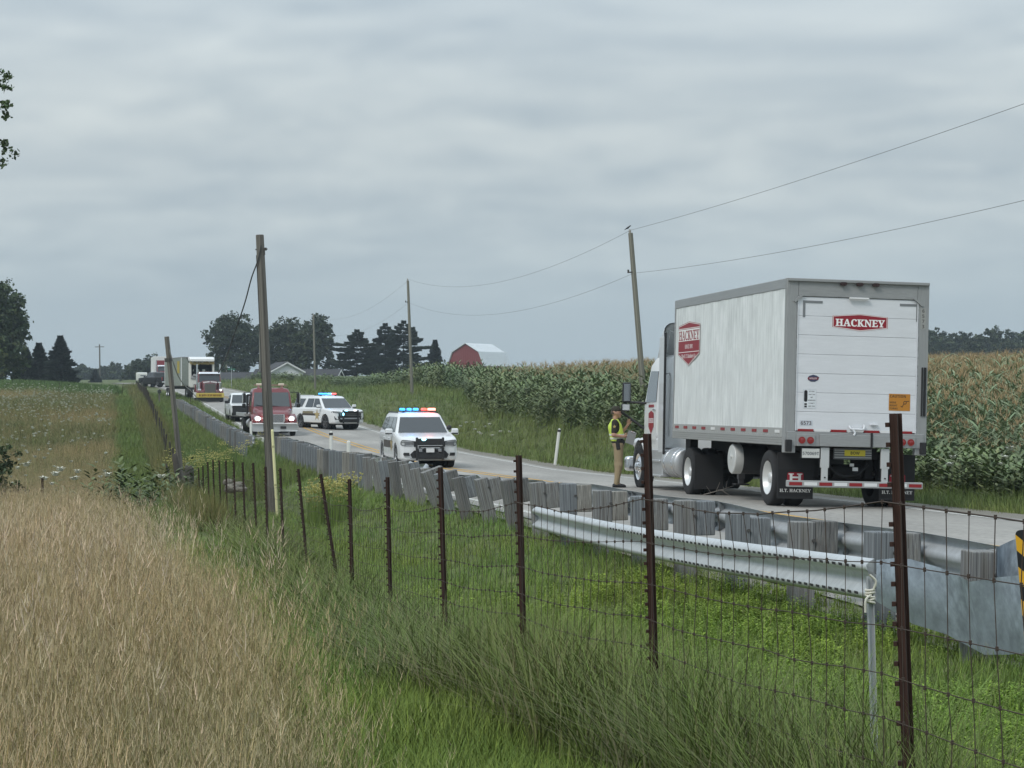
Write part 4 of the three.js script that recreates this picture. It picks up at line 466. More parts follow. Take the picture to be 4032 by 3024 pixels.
  { // roof fairing: open-backed shell
    const sec = [[-3.95, 2.78, 2.86], [-3.7, 2.85, 3.1], [-3.3, 2.88, 3.42], [-2.9, 2.9, 3.6], [-2.5, 2.9, 3.66]].map(([z, y0, y1]) => { const hw = lerp(0.9, 1.1, (z + 3.95) / 1.45), r = Math.min(0.2, (y1 - y0) * 0.45), o = []; o.push([-hw, y0, z]); for (let i = 0; i <= 4; i++) { const a = Math.PI - i / 4 * Math.PI / 2; o.push([-hw + r + Math.cos(a) * r, y1 - r + Math.sin(a) * r, z]); } for (let i = 0; i <= 4; i++) { const a = Math.PI / 2 - i / 4 * Math.PI / 2; o.push([hw - r + Math.cos(a) * r, y1 - r + Math.sin(a) * r, z]); } o.push([hw, y0, z]); return o; });
    mesh('roof_fairing', [quadStrip(sec), quadStrip(sec.map((r) => r.map(([x, y, z]) => [x * 0.975, y - 0.02, z])))], whitePaint, R); mesh('fairing_brace', [bar([-0.9, 2.95, -3.1], [-0.95, 3.5, -2.6], 0.02), bar([0.9, 2.95, -3.1], [0.95, 3.5, -2.6], 0.02), bar([-0.95, 3.5, -2.6], [0.0, 2.98, -3.0], 0.015)], alu, R);
  }
  mesh('exhaust_stack', [cyl(0.07, 0.07, 2.0, [0.75, 2.0, -2.5], undefined, 14), cyl(0.1, 0.1, 1.0, [0.75, 1.5, -2.5], undefined, 14)], chrome, R);
  mesh('chassis_rail', [box(0.09, 0.24, 6.3, [-0.43, 0.78, -2.2]), box(0.09, 0.24, 6.3, [0.43, 0.78, -2.2]), cyl(0.09, 0.09, 1.7, [0, 0.49, 0], RZ, 12), at(new THREE.SphereGeometry(0.24, 14, 10), [0, 0.5, 0]), cyl(0.07, 0.07, 1.8, [0, 0.45, -4.49], RZ, 10), box(0.9, 0.1, 0.7, [0, 0.98, 0.0]), box(0.7, 0.4, 1.4, [0, 0.7, -3.6]), box(1.4, 0.3, 0.6, [0, 0.72, -0.9]), box(0.16, 0.5, 0.4, [-0.9, 0.9, -0.75])], chassis, R);
  mesh('deck_plate', box(0.9, 0.04, 1.4, [0, 0.93, -1.7]), aluRough, R);
}
// ---------------------------------------------------------------- police cars and other road vehicles
const ev = new Evaluator(); ev.attributes = ['position', 'normal', 'uv'];
function carBody(rings, arches, m, root) { // lofted lower body with the wheel arches cut out
  const g = loft(rings, 0.5); let b = new Brush(g); b.updateMatrixWorld();
  for (const [z, r, y] of arches) { const c = new Brush(cyl(r, r, 3, [0, y, z], RZ, 28)); c.updateMatrixWorld(); b = ev.evaluate(b, c, SUBTRACTION); b.updateMatrixWorld(); }
  const o = mesh('body', clean(b.geometry), m, root); for (const [z, r, y] of arches) for (const s of [-1, 1]) mesh('wheel_well', at(new THREE.CylinderGeometry(r + 0.02, r + 0.02, 0.42, 24, 1, false, Math.PI * 1.5 - 0.3, Math.PI + 0.6), [s * 0.55, y, z], [0, 0, Math.PI / 2]), chassis, root); return o;
}
const ringZ = (z, hw, y0, y1, r) => rrect(hw, y0, y1, Math.min(r, hw * 0.9, (y1 - y0) * 0.45)).map(([x, y]) => [x, y, z]);
const ringY = (y, hw, z0, z1, r) => rrect(hw, -(z1 - z0) / 2, (z1 - z0) / 2, r).map(([x, z]) => [x, y, (z0 + z1) / 2 + z]);
const noseA = table([[0, -2.505], [0.66, -2.5], [0.82, -2.44], [0.91, -2.32], [0.95, -2.12]]), noseB = table([[0, -2.645], [0.78, -2.64], [0.9, -2.56], [0.97, -2.4], [1, -2.1]]), noseC = table([[0, -2.755], [0.8, -2.75], [0.93, -2.66], [0.98, -2.35]]);
function noseLamp(nose, s, us, yt, yb, off) { const rows = us.map((u, i) => [0, 0.5, 1].map((f) => [s * u, lerp(yb[i], yt[i], f), nose(u) - off])); return [quadStrip(rows), quadStrip(rows.map((r) => r.map(([x, y, z]) => [x, y, z + off + 0.01])))]; }
const lampSmoked = new THREE.MeshPhysicalMaterial({ color: lin([0.16, 0.165, 0.175]), roughness: 0.15, clearcoat: 1 });
const gold = mat([0.42, 0.33, 0.16], 0.6), brownDecal = mat([0.055, 0.042, 0.035], 0.5);
const star = (r) => { const p = []; for (let i = 0; i < 10; i++) { const a = i / 10 * 6.283 + Math.PI / 2, k = i % 2 ? r * 0.42 : r; p.push([Math.cos(a) * k, Math.sin(a) * k]); } return p; };
function wagon(o, c) { // o: root thing, c: measures
  const W = c.hw; carBody(c.rings, c.arches, c.paint, o);
  mesh('cabin', loft(c.house.map((q) => ringY(...q)), 0.45), c.paint, o);
  const [b, t] = [c.house[0], c.house[2]];  // belt and cant rail rings: [y, hw, z0, z1, r]
  const xAt = (z, y) => lerp(b[1], t[1], (y - b[0]) / (t[0] - b[0])), zF = (y) => lerp(b[2], t[2], (y - b[0]) / (t[0] - b[0])), zR = (y) => lerp(b[3], t[3], (y - b[0]) / (t[0] - b[0]));
  for (const s of [-1, 1]) {
    for (const w of c.windows) mesh('side_window', slab(w, 0.006, sideMap(s, (z, y) => xAt(z, y) + 0.008)), glassDark, o);
    for (const [z0, z1, y0, y1] of c.doors || []) { const d = mesh('door', slab([[z0, y0], [z1, y0], [z1, y1], [z0, y1]], 0.006, sideMap(s, () => W - 0.001)), c.paint, o); mesh('handle', box(0.03, 0.035, 0.2, [s * (W + 0.02), y1 - 0.1, z1 - 0.2], undefined, 0.01), c.paint, d); }
    const mr = mesh('mirror', [box(0.24, 0.17, 0.13, [s * (W + 0.13), c.mirror[0], c.mirror[1]], undefined, 0.05), box(0.12, 0.05, 0.07, [s * (W + 0.0), c.mirror[0] - 0.06, c.mirror[1]])], c.mirrorPaint || c.paint, o); mesh('mirror_trim', box(0.22, 0.04, 0.12, [s * (W + 0.13), c.mirror[0] - 0.085, c.mirror[1]], undefined, 0.015), blackPl, mr);
    for (const [z, r] of c.wheels) addWheel(o, s * (W - 0.14), z, r, 0.26, r * 0.64, 'car', c.rim || mat([0.12, 0.12, 0.125], 0.45, 0.5));
    mesh('sill', box(0.08, 0.12, c.wheels[1][0] - c.wheels[0][0] - 0.9, [s * (W - 0.06), c.sill, (c.wheels[0][0] + c.wheels[1][0]) / 2], undefined, 0.02), blackPl, o);
  }
  const y0 = b[0] + 0.05, y1 = t[0] - 0.05; 
  mesh('windshield', slab([[-b[1] + 0.1, y0], [b[1] - 0.1, y0], [t[1] - 0.06, y1], [-t[1] + 0.06, y1]], 0.008, (u, v, w) => [u, v, zF(v) - 0.014 - w]), glassDark, o);
  mesh('rear_window', slab([[-b[1] + 0.15, b[0] + 0.12], [b[1] - 0.15, b[0] + 0.12], [t[1] - 0.1, y1], [-t[1] + 0.1, y1]], 0.008, (u, v, w) => [u, v, zR(v) + 0.012 + w]), glassDark, o);
  mesh('underbody', box(W * 1.6, 0.16, c.len * 0.8, [0, 0.33, 0]), chassis, o);
}
const facing = (s, extra = 0) => Math.PI + heading(s) + extra;
function setBy(o, local, px, py, hD) { // stand the vehicle so that a local ground point meets the road under that sight line
  let D = hD, best = 1e9; for (let d = hD * 0.8; d < hD * 1.25; d += 0.1) { const [s, u] = su((px - 1106) / F * d, d), e = Math.abs(ROAD_H(s) - 0.018 * Math.abs(u) - (840 - py) / F * d) + 0.002 * Math.abs(d - hD); if (e < best) { best = e; D = d; } }
  const X = (px - 1106) / F * D, [s, u] = su(X, D), l = V(...local).applyAxisAngle(V(0, 1, 0), o.rotation.y); o.position.set(X - l.x, ROAD_H(s) + CY - 0.018 * Math.abs(u), -D - l.z); return D;
}
const BLUE = [0.03, 0.30, 1.0], REDL = [1.0, 0.08, 0.05];
function lightBar(o, y, z, w, lamps) { const lb = mesh('light_bar', [box(w, 0.05, 0.26, [0, y, z], undefined, 0.02), box(0.06, 0.06, 0.16, [-w * 0.38, y - 0.05, z]), box(0.06, 0.06, 0.16, [w * 0.38, y - 0.05, z])], blackPl, o); for (const [x, lw, c, k] of lamps) mesh('lamp', box(lw, 0.085, 0.27, [x, y + 0.055, z], undefined, 0.03), glow(c, k), lb); }
const policeLamp = (root) => root;
{ // front police SUV
  const o = thing('police_car', 'white police SUV with a black push bumper beside the damaged guardrail', 'police car', V(0, 0, 0), facing(62, 0.02), 'police cars with flashing lights'), W = 0.955;
  wagon(o, { hw: W, len: 5.0, paint: whitePaint, sill: 0.32, mirror: [1.17, -0.98], mirrorPaint: whitePaint, wheels: [[-1.52, 0.385], [1.52, 0.385]], rim: mat([0.32, 0.33, 0.34], 0.35, 0.7),
    rings: [ringZ(-2.5, 0.66, 0.34, 0.86, 0.12), ringZ(-2.44, 0.82, 0.27, 0.93, 0.12), ringZ(-2.32, 0.91, 0.25, 0.985, 0.12), ringZ(-2.1, W - 0.015, 0.25, 1.02, 0.12), ringZ(-1.7, W, 0.25, 1.06, 0.11), ringZ(-1.15, W, 0.26, 1.12, 0.1), ringZ(0, W, 0.26, 1.14, 0.09), ringZ(2.1, W, 0.28, 1.15, 0.1), ringZ(2.38, W - 0.05, 0.3, 1.12, 0.14), ringZ(2.5, W - 0.16, 0.4, 1.0, 0.16)],
    arches: [[-1.52, 0.43, 0.39], [1.52, 0.43, 0.39]],
    house: [[1.08, 0.905, -1.22, 2.4, 0.1], [1.4, 0.80, -0.84, 2.28, 0.12], [1.67, 0.715, -0.5, 2.12, 0.14], [1.735, 0.66, -0.38, 2.05, 0.16], [1.765, 0.5, -0.1, 1.8, 0.2]],
    windows: [[[-0.98, 1.14], [0.05, 1.14], [0.05, 1.62], [-0.5, 1.62]], [[0.13, 1.14], [1.05, 1.14], [1.0, 1.62], [0.13, 1.62]], [[1.15, 1.16], [2.1, 1.22], [1.9, 1.58], [1.1, 1.62]]], doors: [[-1.02, 0.1, 0.42, 1.04], [0.13, 1.08, 0.42, 1.04]] });
  for (const s of [-1, 1]) {
    const hl = mesh('headlight', noseLamp(noseA, s, [0.5, 0.58, 0.66, 0.74, 0.82, 0.87, 0.91], [0.885, 0.895, 0.905, 0.915, 0.92, 0.91, 0.85], [0.77, 0.735, 0.725, 0.72, 0.72, 0.73, 0.77], 0.02), lampSmoked, o); mesh('lamp_strip', [...noseLamp(noseA, s, [0.55, 0.66, 0.74, 0.82, 0.87], [0.865, 0.88, 0.89, 0.893, 0.88], [0.845, 0.86, 0.868, 0.87, 0.855], 0.03), ...noseLamp(noseA, s, [0.8, 0.84, 0.88], [0.82, 0.83, 0.82], [0.75, 0.75, 0.77], 0.03), ...noseLamp(noseA, s, [0.55, 0.66, 0.76], [0.76, 0.75, 0.75], [0.745, 0.735, 0.735], 0.03)], lampClear, hl);
    mesh('fog_lamp_recess', slab([[0.64, 0.41], [0.82, 0.41], [0.84, 0.47], [0.82, 0.51], [0.66, 0.51]], 0.02, (u, v, w) => [s * u, v, noseA(u) - 0.03 - w]), blackPl, o);
    const st = mesh('side_stripe', slab([[-0.95, 0.62], [1.05, 0.62], [1.05, 0.86], [-0.9, 0.86]], 0.003, sideMap(s, () => W + 0.006)), brownDecal, o); const sg = shapePlane(star(0.28), 0.56, 0.56); const so = mesh('star_badge', sg, gold, st); so.position.set(s * (W + 0.013), 0.74, -0.72); so.rotation.y = s * Math.PI / 2;
  }
  mesh('grille', slab([[-0.5, 0.7], [0.5, 0.7], [0.53, 0.88], [-0.53, 0.88]], 0.03, (u, v, w) => [u, v, noseA(Math.abs(u)) + 0.012 - w]), blackPl, o); mesh('lower_intake', slab([[-0.56, 0.34], [0.56, 0.34], [0.62, 0.46], [0.5, 0.58], [-0.5, 0.58], [-0.62, 0.46]], 0.03, (u, v, w) => [u, v, noseA(Math.abs(u)) + 0.012 - w]), blackPl, o);
  mesh('skid_trim', box(1.3, 0.05, 0.1, [0, 0.29, -2.47], undefined, 0.015), aluRough, o);
  const pb = mesh('push_bumper', [box(0.07, 0.72, 0.1, [-0.42, 0.64, -2.6], undefined, 0.02), box(0.07, 0.72, 0.1, [0.42, 0.64, -2.6], undefined, 0.02), box(0.84, 0.2, 0.05, [0, 0.86, -2.6], undefined, 0.015), box(0.84, 0.06, 0.06, [0, 0.72, -2.62], undefined, 0.015), box(0.84, 0.24, 0.05, [0, 0.44, -2.6], undefined, 0.015), box(0.8, 0.05, 0.06, [0, 0.6, -2.62], undefined, 0.015)], blackPl, o);
  mesh('bumper_trim', [box(0.78, 0.02, 0.02, [0, 0.745, -2.66]), box(0.62, 0.02, 0.02, [0, 0.675, -2.66]), box(0.02, 0.1, 0.02, [0.39, 0.7, -2.66])], mat([0.6, 0.62, 0.64], 0.3, 0.6), pb);
  mesh('licence_plate', box(0.26, 0.13, 0.02, [0, 0.59, -2.665]), tapeWhite, pb); for (const s of [-1, 1]) mesh('spot_lamp', box(0.11, 0.1, 0.03, [s * 0.31, 0.59, -2.66], undefined, 0.02), mat([0.3, 0.31, 0.33], 0.3, 0.4), pb); mesh('strobe_lamp', at(new THREE.SphereGeometry(0.075, 14, 10).scale(1, 0.55, 0.5), [0.2, 0.935, -2.63]), glow([0.35, 0.85, 1], 5), pb);
  mesh('roof_rails', [bar([-0.66, 1.77, -0.1], [-0.66, 1.77, 1.9], 0.02), bar([0.66, 1.77, -0.1], [0.66, 1.77, 1.9], 0.02)], blackPl, o); mesh('side_spotlight', [at(new THREE.SphereGeometry(0.085, 12, 10), [-0.9, 1.28, -0.98]), bar([-0.9, 1.28, -0.98], [-0.82, 1.15, -0.9], 0.02)], blackPl, o);
  lightBar(o, 1.81, -0.02, 1.2, [[0.50, 0.16, BLUE, 3.4], [0.27, 0.13, BLUE, 3.4], [0.05, 0.15, BLUE, 4], [-0.22, 0.15, REDL, 3.4], [-0.48, 0.24, [1, 0.26, 0.2], 4.5]]);
  pl(o, BLUE, 1.2, [0.26, 1.93, -0.25]); pl(o, REDL, 0.9, [-0.38, 1.93, -0.25]);
  setBy(o, [0, 0, -1.52], 917, 1010, 62);
}
{ // second police SUV, standing across the lane
  const o = thing('police_car', 'white police SUV with a gold star on its door, parked askew across the centre line', 'police car', V(0, 0, 0), Math.PI + 0.57, 'police cars with flashing lights'), W = 1.0;
  wagon(o, { hw: W, len: 5.3, paint: whitePaint, sill: 0.38, mirror: [1.3, -1.05], wheels: [[-1.56, 0.4], [1.5, 0.4]],
    rings: [ringZ(-2.64, 0.78, 0.42, 0.96, 0.12), ringZ(-2.56, 0.9, 0.34, 1.06, 0.12), ringZ(-2.4, 0.97, 0.32, 1.1, 0.12), ringZ(-1.9, W, 0.32, 1.14, 0.1), ringZ(-1.2, W, 0.33, 1.19, 0.1), ringZ(0, W, 0.34, 1.22, 0.09), ringZ(2.2, W, 0.36, 1.22, 0.1), ringZ(2.55, W - 0.04, 0.38, 1.2, 0.12), ringZ(2.66, W - 0.12, 0.45, 1.1, 0.14)],
    arches: [[-1.56, 0.47, 0.41], [1.5, 0.47, 0.41]],
    house: [[1.16, 0.95, -1.32, 2.58, 0.1], [1.5, 0.86, -0.9, 2.52, 0.12], [1.79, 0.79, -0.55, 2.44, 0.14], [1.85, 0.74, -0.42, 2.38, 0.16], [1.885, 0.56, -0.1, 2.2, 0.2]],
    windows: [[[-1.02, 1.24], [-0.02, 1.24], [-0.02, 1.73], [-0.52, 1.73]], [[0.06, 1.24], [0.98, 1.24], [0.8, 1.73], [0.06, 1.73]], [[1.4, 1.26], [2.4, 1.26], [2.36, 1.72], [1.1, 1.72]]], doors: [[-1.06, 0.02, 0.5, 1.12], [0.06, 1.0, 0.5, 1.12]] });
  for (const s of [-1, 1]) {
    mesh('headlight', noseLamp(noseB, s, [0.58, 0.66, 0.74, 0.82, 0.9, 0.95, 0.98], [1.0, 1.005, 1.01, 1.02, 1.03, 1.03, 1.0], [0.92, 0.92, 0.92, 0.925, 0.93, 0.935, 0.95], 0.02), lampSmoked, o); mesh('daytime_lamp', noseLamp(noseB, s, [0.66, 0.74, 0.82, 0.9, 0.94], [0.985, 0.99, 1.0, 1.01, 1.0], [0.955, 0.96, 0.965, 0.97, 0.97], 0.03), lampClear, o);
    mesh('fog_lamp_recess', slab([[0.6, 0.56], [0.9, 0.56], [0.93, 0.74], [0.66, 0.74]], 0.02, (u, v, w) => [s * u, v, noseB(u) - 0.03 - w]), blackPl, o);
    const st = mesh('side_stripe', slab([[-0.95, 0.76], [1.25, 0.78], [1.2, 0.92], [-0.75, 0.88]], 0.003, sideMap(s, () => W + 0.006)), brownDecal, o); const so = mesh('star_badge', shapePlane(star(0.36), 0.72, 0.72), gold, st); so.position.set(s * (W + 0.014), 0.8, -0.62); so.rotation.y = s * Math.PI / 2;
    const tx = mesh('door_marking', new THREE.PlaneGeometry(1.3, 0.13), decal(canvasTex(512, 52, (c, W2, H) => { c.fillStyle = '#8a7f62'; c.fillRect(0, 0, W2, H); c.fillStyle = '#3a332a'; for (let i = 0; i < 13; i++) { c.fillRect(20 + i * 37, 10, 9, 32); c.fillRect(20 + i * 37, 10 + 12 * Math.floor(3 * hash(i, 5, 3)), 24, 8); } })), st); tx.position.set(s * (W + 0.014), 0.95, 0.5); tx.rotation.y = s * Math.PI / 2;
  }
  mesh('grille', slab([[-0.68, 0.66], [0.68, 0.66], [0.72, 0.96], [-0.72, 0.96]], 0.03, (u, v, w) => [u, v, noseB(Math.abs(u)) + 0.012 - w]), blackPl, o); mesh('grille_bar', [box(1.3, 0.03, 0.03, [0, 0.87, -2.68]), box(1.24, 0.025, 0.03, [0, 0.78, -2.68])], mat([0.3, 0.3, 0.31], 0.4, 0.5), o); mesh('lower_intake', slab([[-0.6, 0.4], [0.6, 0.4], [0.7, 0.5], [0.6, 0.58], [-0.6, 0.58]], 0.03, (u, v, w) => [u, v, noseB(Math.abs(u)) + 0.012 - w]), blackPl, o);
  const pb = mesh('push_bumper', [box(0.07, 0.74, 0.1, [-0.46, 0.72, -2.76], undefined, 0.02), box(0.07, 0.74, 0.1, [0.46, 0.72, -2.76], undefined, 0.02), box(0.92, 0.08, 0.06, [0, 1.0, -2.76], undefined, 0.02), box(0.92, 0.2, 0.06, [0, 0.5, -2.76], undefined, 0.02)], blackPl, o);
  mesh('strobe_lamp', [at(new THREE.SphereGeometry(0.07, 12, 8).scale(0.7, 1.2, 0.5), [0.5, 0.86, -2.83]), box(0.16, 0.07, 0.05, [0.28, 1.07, -2.78], undefined, 0.02)], glow([0.3, 0.8, 1], 5), pb); mesh('work_lamp', box(0.16, 0.08, 0.05, [-0.26, 1.07, -2.78], undefined, 0.02), glow([0.9, 0.95, 1], 3), pb);
  mesh('roof_rails', [bar([-0.74, 1.9, 0.3], [-0.74, 1.9, 2.2], 0.025), bar([0.74, 1.9, 0.3], [0.74, 1.9, 2.2], 0.025)], whitePaint, o);
  lightBar(o, 1.94, -0.05, 1.25, [[0.46, 0.22, BLUE, 4], [0.18, 0.13, BLUE, 4], [-0.08, 0.15, [0.1, 0.5, 1], 4.5], [-0.36, 0.2, [1, 0.12, 0.12], 3]]); pl(o, BLUE, 1.2, [0.2, 2.08, -0.25]);
  setBy(o, [W - 0.14, 0, -1.56], 706.5, 927.6, 113);
}
function pickup(name, label, cat, rotY, body, bedOpen = true) { // plain pickup: cab ahead of an open bed
  const o = thing(name, label, cat, V(0, 0, 0), rotY), W = 0.98;
  wagon(o, { hw: W, len: 5.4, paint: body, sill: 0.4, mirror: [1.25, -0.95], mirrorPaint: blackPl, wheels: [[-1.75, 0.39], [1.75, 0.39]],
    rings: [ringZ(-2.75, 0.8, 0.42, 1.0, 0.1), ringZ(-2.66, 0.93, 0.36, 1.08, 0.1), ringZ(-2.3, W, 0.36, 1.12, 0.1), ringZ(-1.1, W, 0.38, 1.18, 0.08), ringZ(0.9, W, 0.4, 1.2, 0.08), ringZ(2.6, W, 0.42, 1.2, 0.06), ringZ(2.75, W - 0.03, 0.45, 1.18, 0.06)], arches: [[-1.75, 0.46, 0.4], [1.75, 0.46, 0.4]],
    house: [[1.14, 0.92, -1.2, 0.98, 0.08], [1.45, 0.84, -0.85, 0.96, 0.1], [1.74, 0.77, -0.52, 0.92, 0.12], [1.79, 0.72, -0.4, 0.86, 0.14], [1.82, 0.56, -0.2, 0.7, 0.16]], windows: [[[-0.95, 1.2], [0.0, 1.2], [0.0, 1.68], [-0.5, 1.68]], [[0.08, 1.2], [0.84, 1.2], [0.8, 1.68], [0.08, 1.68]]], doors: [[-1.0, 0.04, 0.5, 1.12], [0.08, 0.9, 0.5, 1.12]] });
  if (bedOpen) mesh('bed_liner', box(1.6, 0.03, 1.6, [0, 1.205, 1.85]), chassis, o);
  for (const s of [-1, 1]) { mesh('headlight', slab([[0.55, 0.86], [0.93, 0.86], [0.93, 1.02], [0.6, 1.02]], 0.03, (u, v, w) => [s * u, v, noseC(u) + 0.012 - w]), lampClear, o); mesh('tail_lamp', box(0.14, 0.42, 0.05, [s * 0.88, 0.95, 2.75], undefined, 0.02), lampRed, o); }
  mesh('grille', slab([[-0.55, 0.66], [0.55, 0.66], [0.58, 1.0], [-0.58, 1.0]], 0.03, (u, v, w) => [u, v, noseC(Math.abs(u)) + 0.012 - w]), blackPl, o); mesh('bumper', box(1.86, 0.22, 0.14, [0, 0.5, -2.74], undefined, 0.05), blackPl, o); mesh('rear_bumper', box(1.86, 0.2, 0.14, [0, 0.52, 2.8], undefined, 0.05), chrome, o); mesh('tailgate', box(1.5, 0.5, 0.03, [0, 0.9, 2.765], undefined, 0.02), body, o); mesh('licence_plate', box(0.3, 0.15, 0.02, [0, 0.72, 2.79]), tapeWhite, o); return o;
}
{ const o = pickup('pickup_truck', 'white pickup with a dark front end, mostly hidden behind the red tow truck', 'pickup', facing(124, 0.03), whitePaint); mesh('front_guard', [box(1.8, 0.5, 0.05, [0, 0.78, -2.82], undefined, 0.02)], blackPl, o); setBy(o, [0.84, 0, -1.75], 501, 911, 124); }
{ const o = pickup('pickup_truck', 'black pickup stopped beside the far white semi on the hill', 'pickup', heading(262) + 0.5, paint([0.012, 0.012, 0.014])); { const q = ray(337, 830, 262); o.position.set(q.x, ground(q.x, 262) + 0.12, -262); } }

// ---------------------------------------------------------------- red medium tow truck
function beacon(o, y, z, w) { const b = mesh('roof_light_bar', [box(w, 0.05, 0.08, [0, y, z]), box(0.1, 0.14, 0.2, [-w * 0.36, y - 0.08, z]), box(0.1, 0.14, 0.2, [w * 0.36, y - 0.08, z])], mat([0.35, 0.2, 0.18], 0.5), o); for (const s of [-1, 1]) mesh('beacon_lens', box(0.3, 0.12, 0.24, [s * w * 0.34, y + 0.03, z], undefined, 0.03), mat([0.72, 0.62, 0.5], 0.35), b); }
{
  const o = thing('tow_truck', 'red tow truck with lit headlights and a chrome bumper behind the tall grey pole', 'tow truck', V(0, 0, 0), facing(104, 0.03)), R = o;
  mesh('cab', loft([ringY(0.85, 1.0, -1.3, 0.55, 0.06), ringY(1.5, 1.06, -1.3, 0.6, 0.08), ringY(2.25, 0.98, -1.0, 0.6, 0.1), ringY(2.42, 0.9, -0.85, 0.55, 0.16), ringY(2.48, 0.7, -0.6, 0.4, 0.2)], 0.5), redPaint, R);
  mesh('windshield', slab([[-0.94, 1.5], [0.94, 1.5], [0.88, 2.24], [-0.88, 2.24]], 0.01, (u, v, w) => [u, v, lerp(-1.3, -1.0, (v - 1.5) / 0.75) - 0.004 - w]), new THREE.MeshPhysicalMaterial({ color: lin([0.05, 0.06, 0.065]), roughness: 0.06, clearcoat: 1 }), R);
  mesh('wiper', [bar([-0.5, 1.5, -1.33], [0.1, 1.56, -1.33], 0.012), bar([0.3, 1.5, -1.33], [0.85, 1.6, -1.32], 0.012)], blackPl, R);
  mesh('hood', loft([ringZ(-1.25, 1.0, 0.8, 1.52, 0.16), ringZ(-1.9, 0.94, 0.75, 1.42, 0.18), ringZ(-2.5, 0.84, 0.72, 1.28, 0.2), ringZ(-2.75, 0.72, 0.7, 1.18, 0.18), ringZ(-2.85, 0.55, 0.75, 1.1, 0.14)], 0.6), redPaint, R);
  for (const s of [-1, 1]) {
    const arc = []; for (let i = 0; i <= 14; i++) { const a = Math.PI * i / 14, row = []; for (const x of [0.55, 0.95, 1.13, 1.17]) { const r2 = 0.58 - (x > 1.14 ? 0.05 : 0); row.push([s * x, 0.52 + Math.sin(a) * r2, -2.05 + Math.cos(a) * r2 * 1.15]); } arc.push(row); } mesh('fender', [quadStrip(arc), quadStrip(arc.map((r) => r.map(([x, y, z]) => [x * 0.99, y - 0.02, z])))], redPaint, R);
    mesh('fender_nose', loft([ringZ(-2.3, 0.22, 0.68, 1.14, 0.1), ringZ(-2.6, 0.2, 0.68, 1.08, 0.1), ringZ(-2.76, 0.16, 0.7, 1.02, 0.1)].map((r) => r.map(([x, y, z]) => [x + s * 0.92, y, z])), 0.7), redPaint, R);
    const hl = mesh('headlight', at(new THREE.SphereGeometry(0.19, 16, 10).scale(1, 0.72, 0.45), [s * 0.88, 0.9, -2.75]), lampClear, R); mesh('lamp', at(new THREE.SphereGeometry(0.11, 14, 10).scale(1.1, 0.85, 0.6), [s * 0.86, 0.89, -2.83]), glow([1, 1, 0.98], 10), hl); pl(R, [1, 0.98, 0.95], 0.15, [s * 0.86, 0.89, -3.05]);
    mesh('side_window', slab([[-1.12, 1.56], [-0.1, 1.56], [-0.1, 2.2], [-0.85, 2.2]], 0.008, sideMap(s, (z, y) => lerp(1.06, 0.98, (y - 1.5) / 0.75) + 0.002)), glassDark, R);
    const mr = mesh('mirror', [box(0.2, 0.5, 0.1, [s * 1.42, 1.95, -1.05], undefined, 0.04), box(0.2, 0.2, 0.1, [s * 1.42, 1.55, -1.05], undefined, 0.04)], chassis, R); mesh('mirror_shell', [box(0.06, 0.5, 0.11, [s * 1.49, 1.95, -1.05], undefined, 0.02)], chrome, mr); mesh('mirror_arm', [bar([s * 1.0, 2.25, -0.95], [s * 1.42, 2.24, -1.05], 0.02), bar([s * 1.04, 1.5, -1.0], [s * 1.42, 1.46, -1.05], 0.02), bar([s * 1.42, 2.24, -1.05], [s * 1.42, 1.46, -1.05], 0.02)], blackPl, R);
    addWheel(R, s * 1.0, -2.05, 0.47, 0.27, 0.28, 'steer', chrome); addWheel(R, s * 1.0, 2.3, 0.47, 0.5, 0.28, 'truck', alu);
    mesh('fuel_tank', [cyl(0.26, 0.26, 0.9, [s * 0.92, 0.62, 0.1], RX, 20)], alu, R);
  }
  const gr = mesh('grille', slab([[-0.46, 0.66], [0.46, 0.66], [0.52, 0.8], [0.5, 1.12], [-0.5, 1.12], [-0.52, 0.8]], 0.05, (u, v, w) => [u, v, -2.83 - w]), chrome, R); for (let k = 0; k < 7; k++) mesh('grille_slat', box(0.88, 0.03, 0.02, [0, 0.74 + k * 0.055, -2.9]), mat([0.1, 0.1, 0.11], 0.4, 0.5), gr);
  const bp = mesh('bumper', [slab([[-1.2, 0.3], [-1.1, 0.24], [1.1, 0.24], [1.2, 0.3], [1.2, 0.62], [-1.2, 0.62]], 0.12, (u, v, w) => [u, v, -2.95 + Math.abs(u) ** 3 * 0.1 - w])], mat([0.5, 0.5, 0.49], 0.35, 0.6), R); for (const s of [-1, 1]) mesh('tow_hook_slot', box(0.3, 0.13, 0.02, [s * 0.42, 0.44, -3.07], undefined, 0.05), blackPl, bp); mesh('bumper_lip', box(2.3, 0.05, 0.1, [0, 0.645, -2.98], undefined, 0.02), tapeWhite, bp);
  beacon(R, 2.62, -0.4, 1.7);
  mesh('deck', [box(2.4, 0.12, 5.4, [0, 1.05, 3.4], undefined, 0.02), box(0.1, 0.18, 5.4, [-1.2, 1.05, 3.4]), box(0.1, 0.18, 5.4, [1.2, 1.05, 3.4])], aluRough, R); mesh('headboard', [bar([-1.1, 1.1, 0.75], [-1.1, 2.1, 0.75], 0.05), bar([1.1, 1.1, 0.75], [1.1, 2.1, 0.75], 0.05), bar([-1.1, 2.1, 0.75], [1.1, 2.1, 0.75], 0.05), bar([-1.1, 1.6, 0.75], [1.1, 1.6, 0.75], 0.04)], blackPl, R); mesh('winch', [cyl(0.18, 0.18, 0.6, [0, 1.3, 1.0], RZ, 16), box(0.9, 0.2, 0.4, [0, 1.2, 1.0])], steelDark, R);
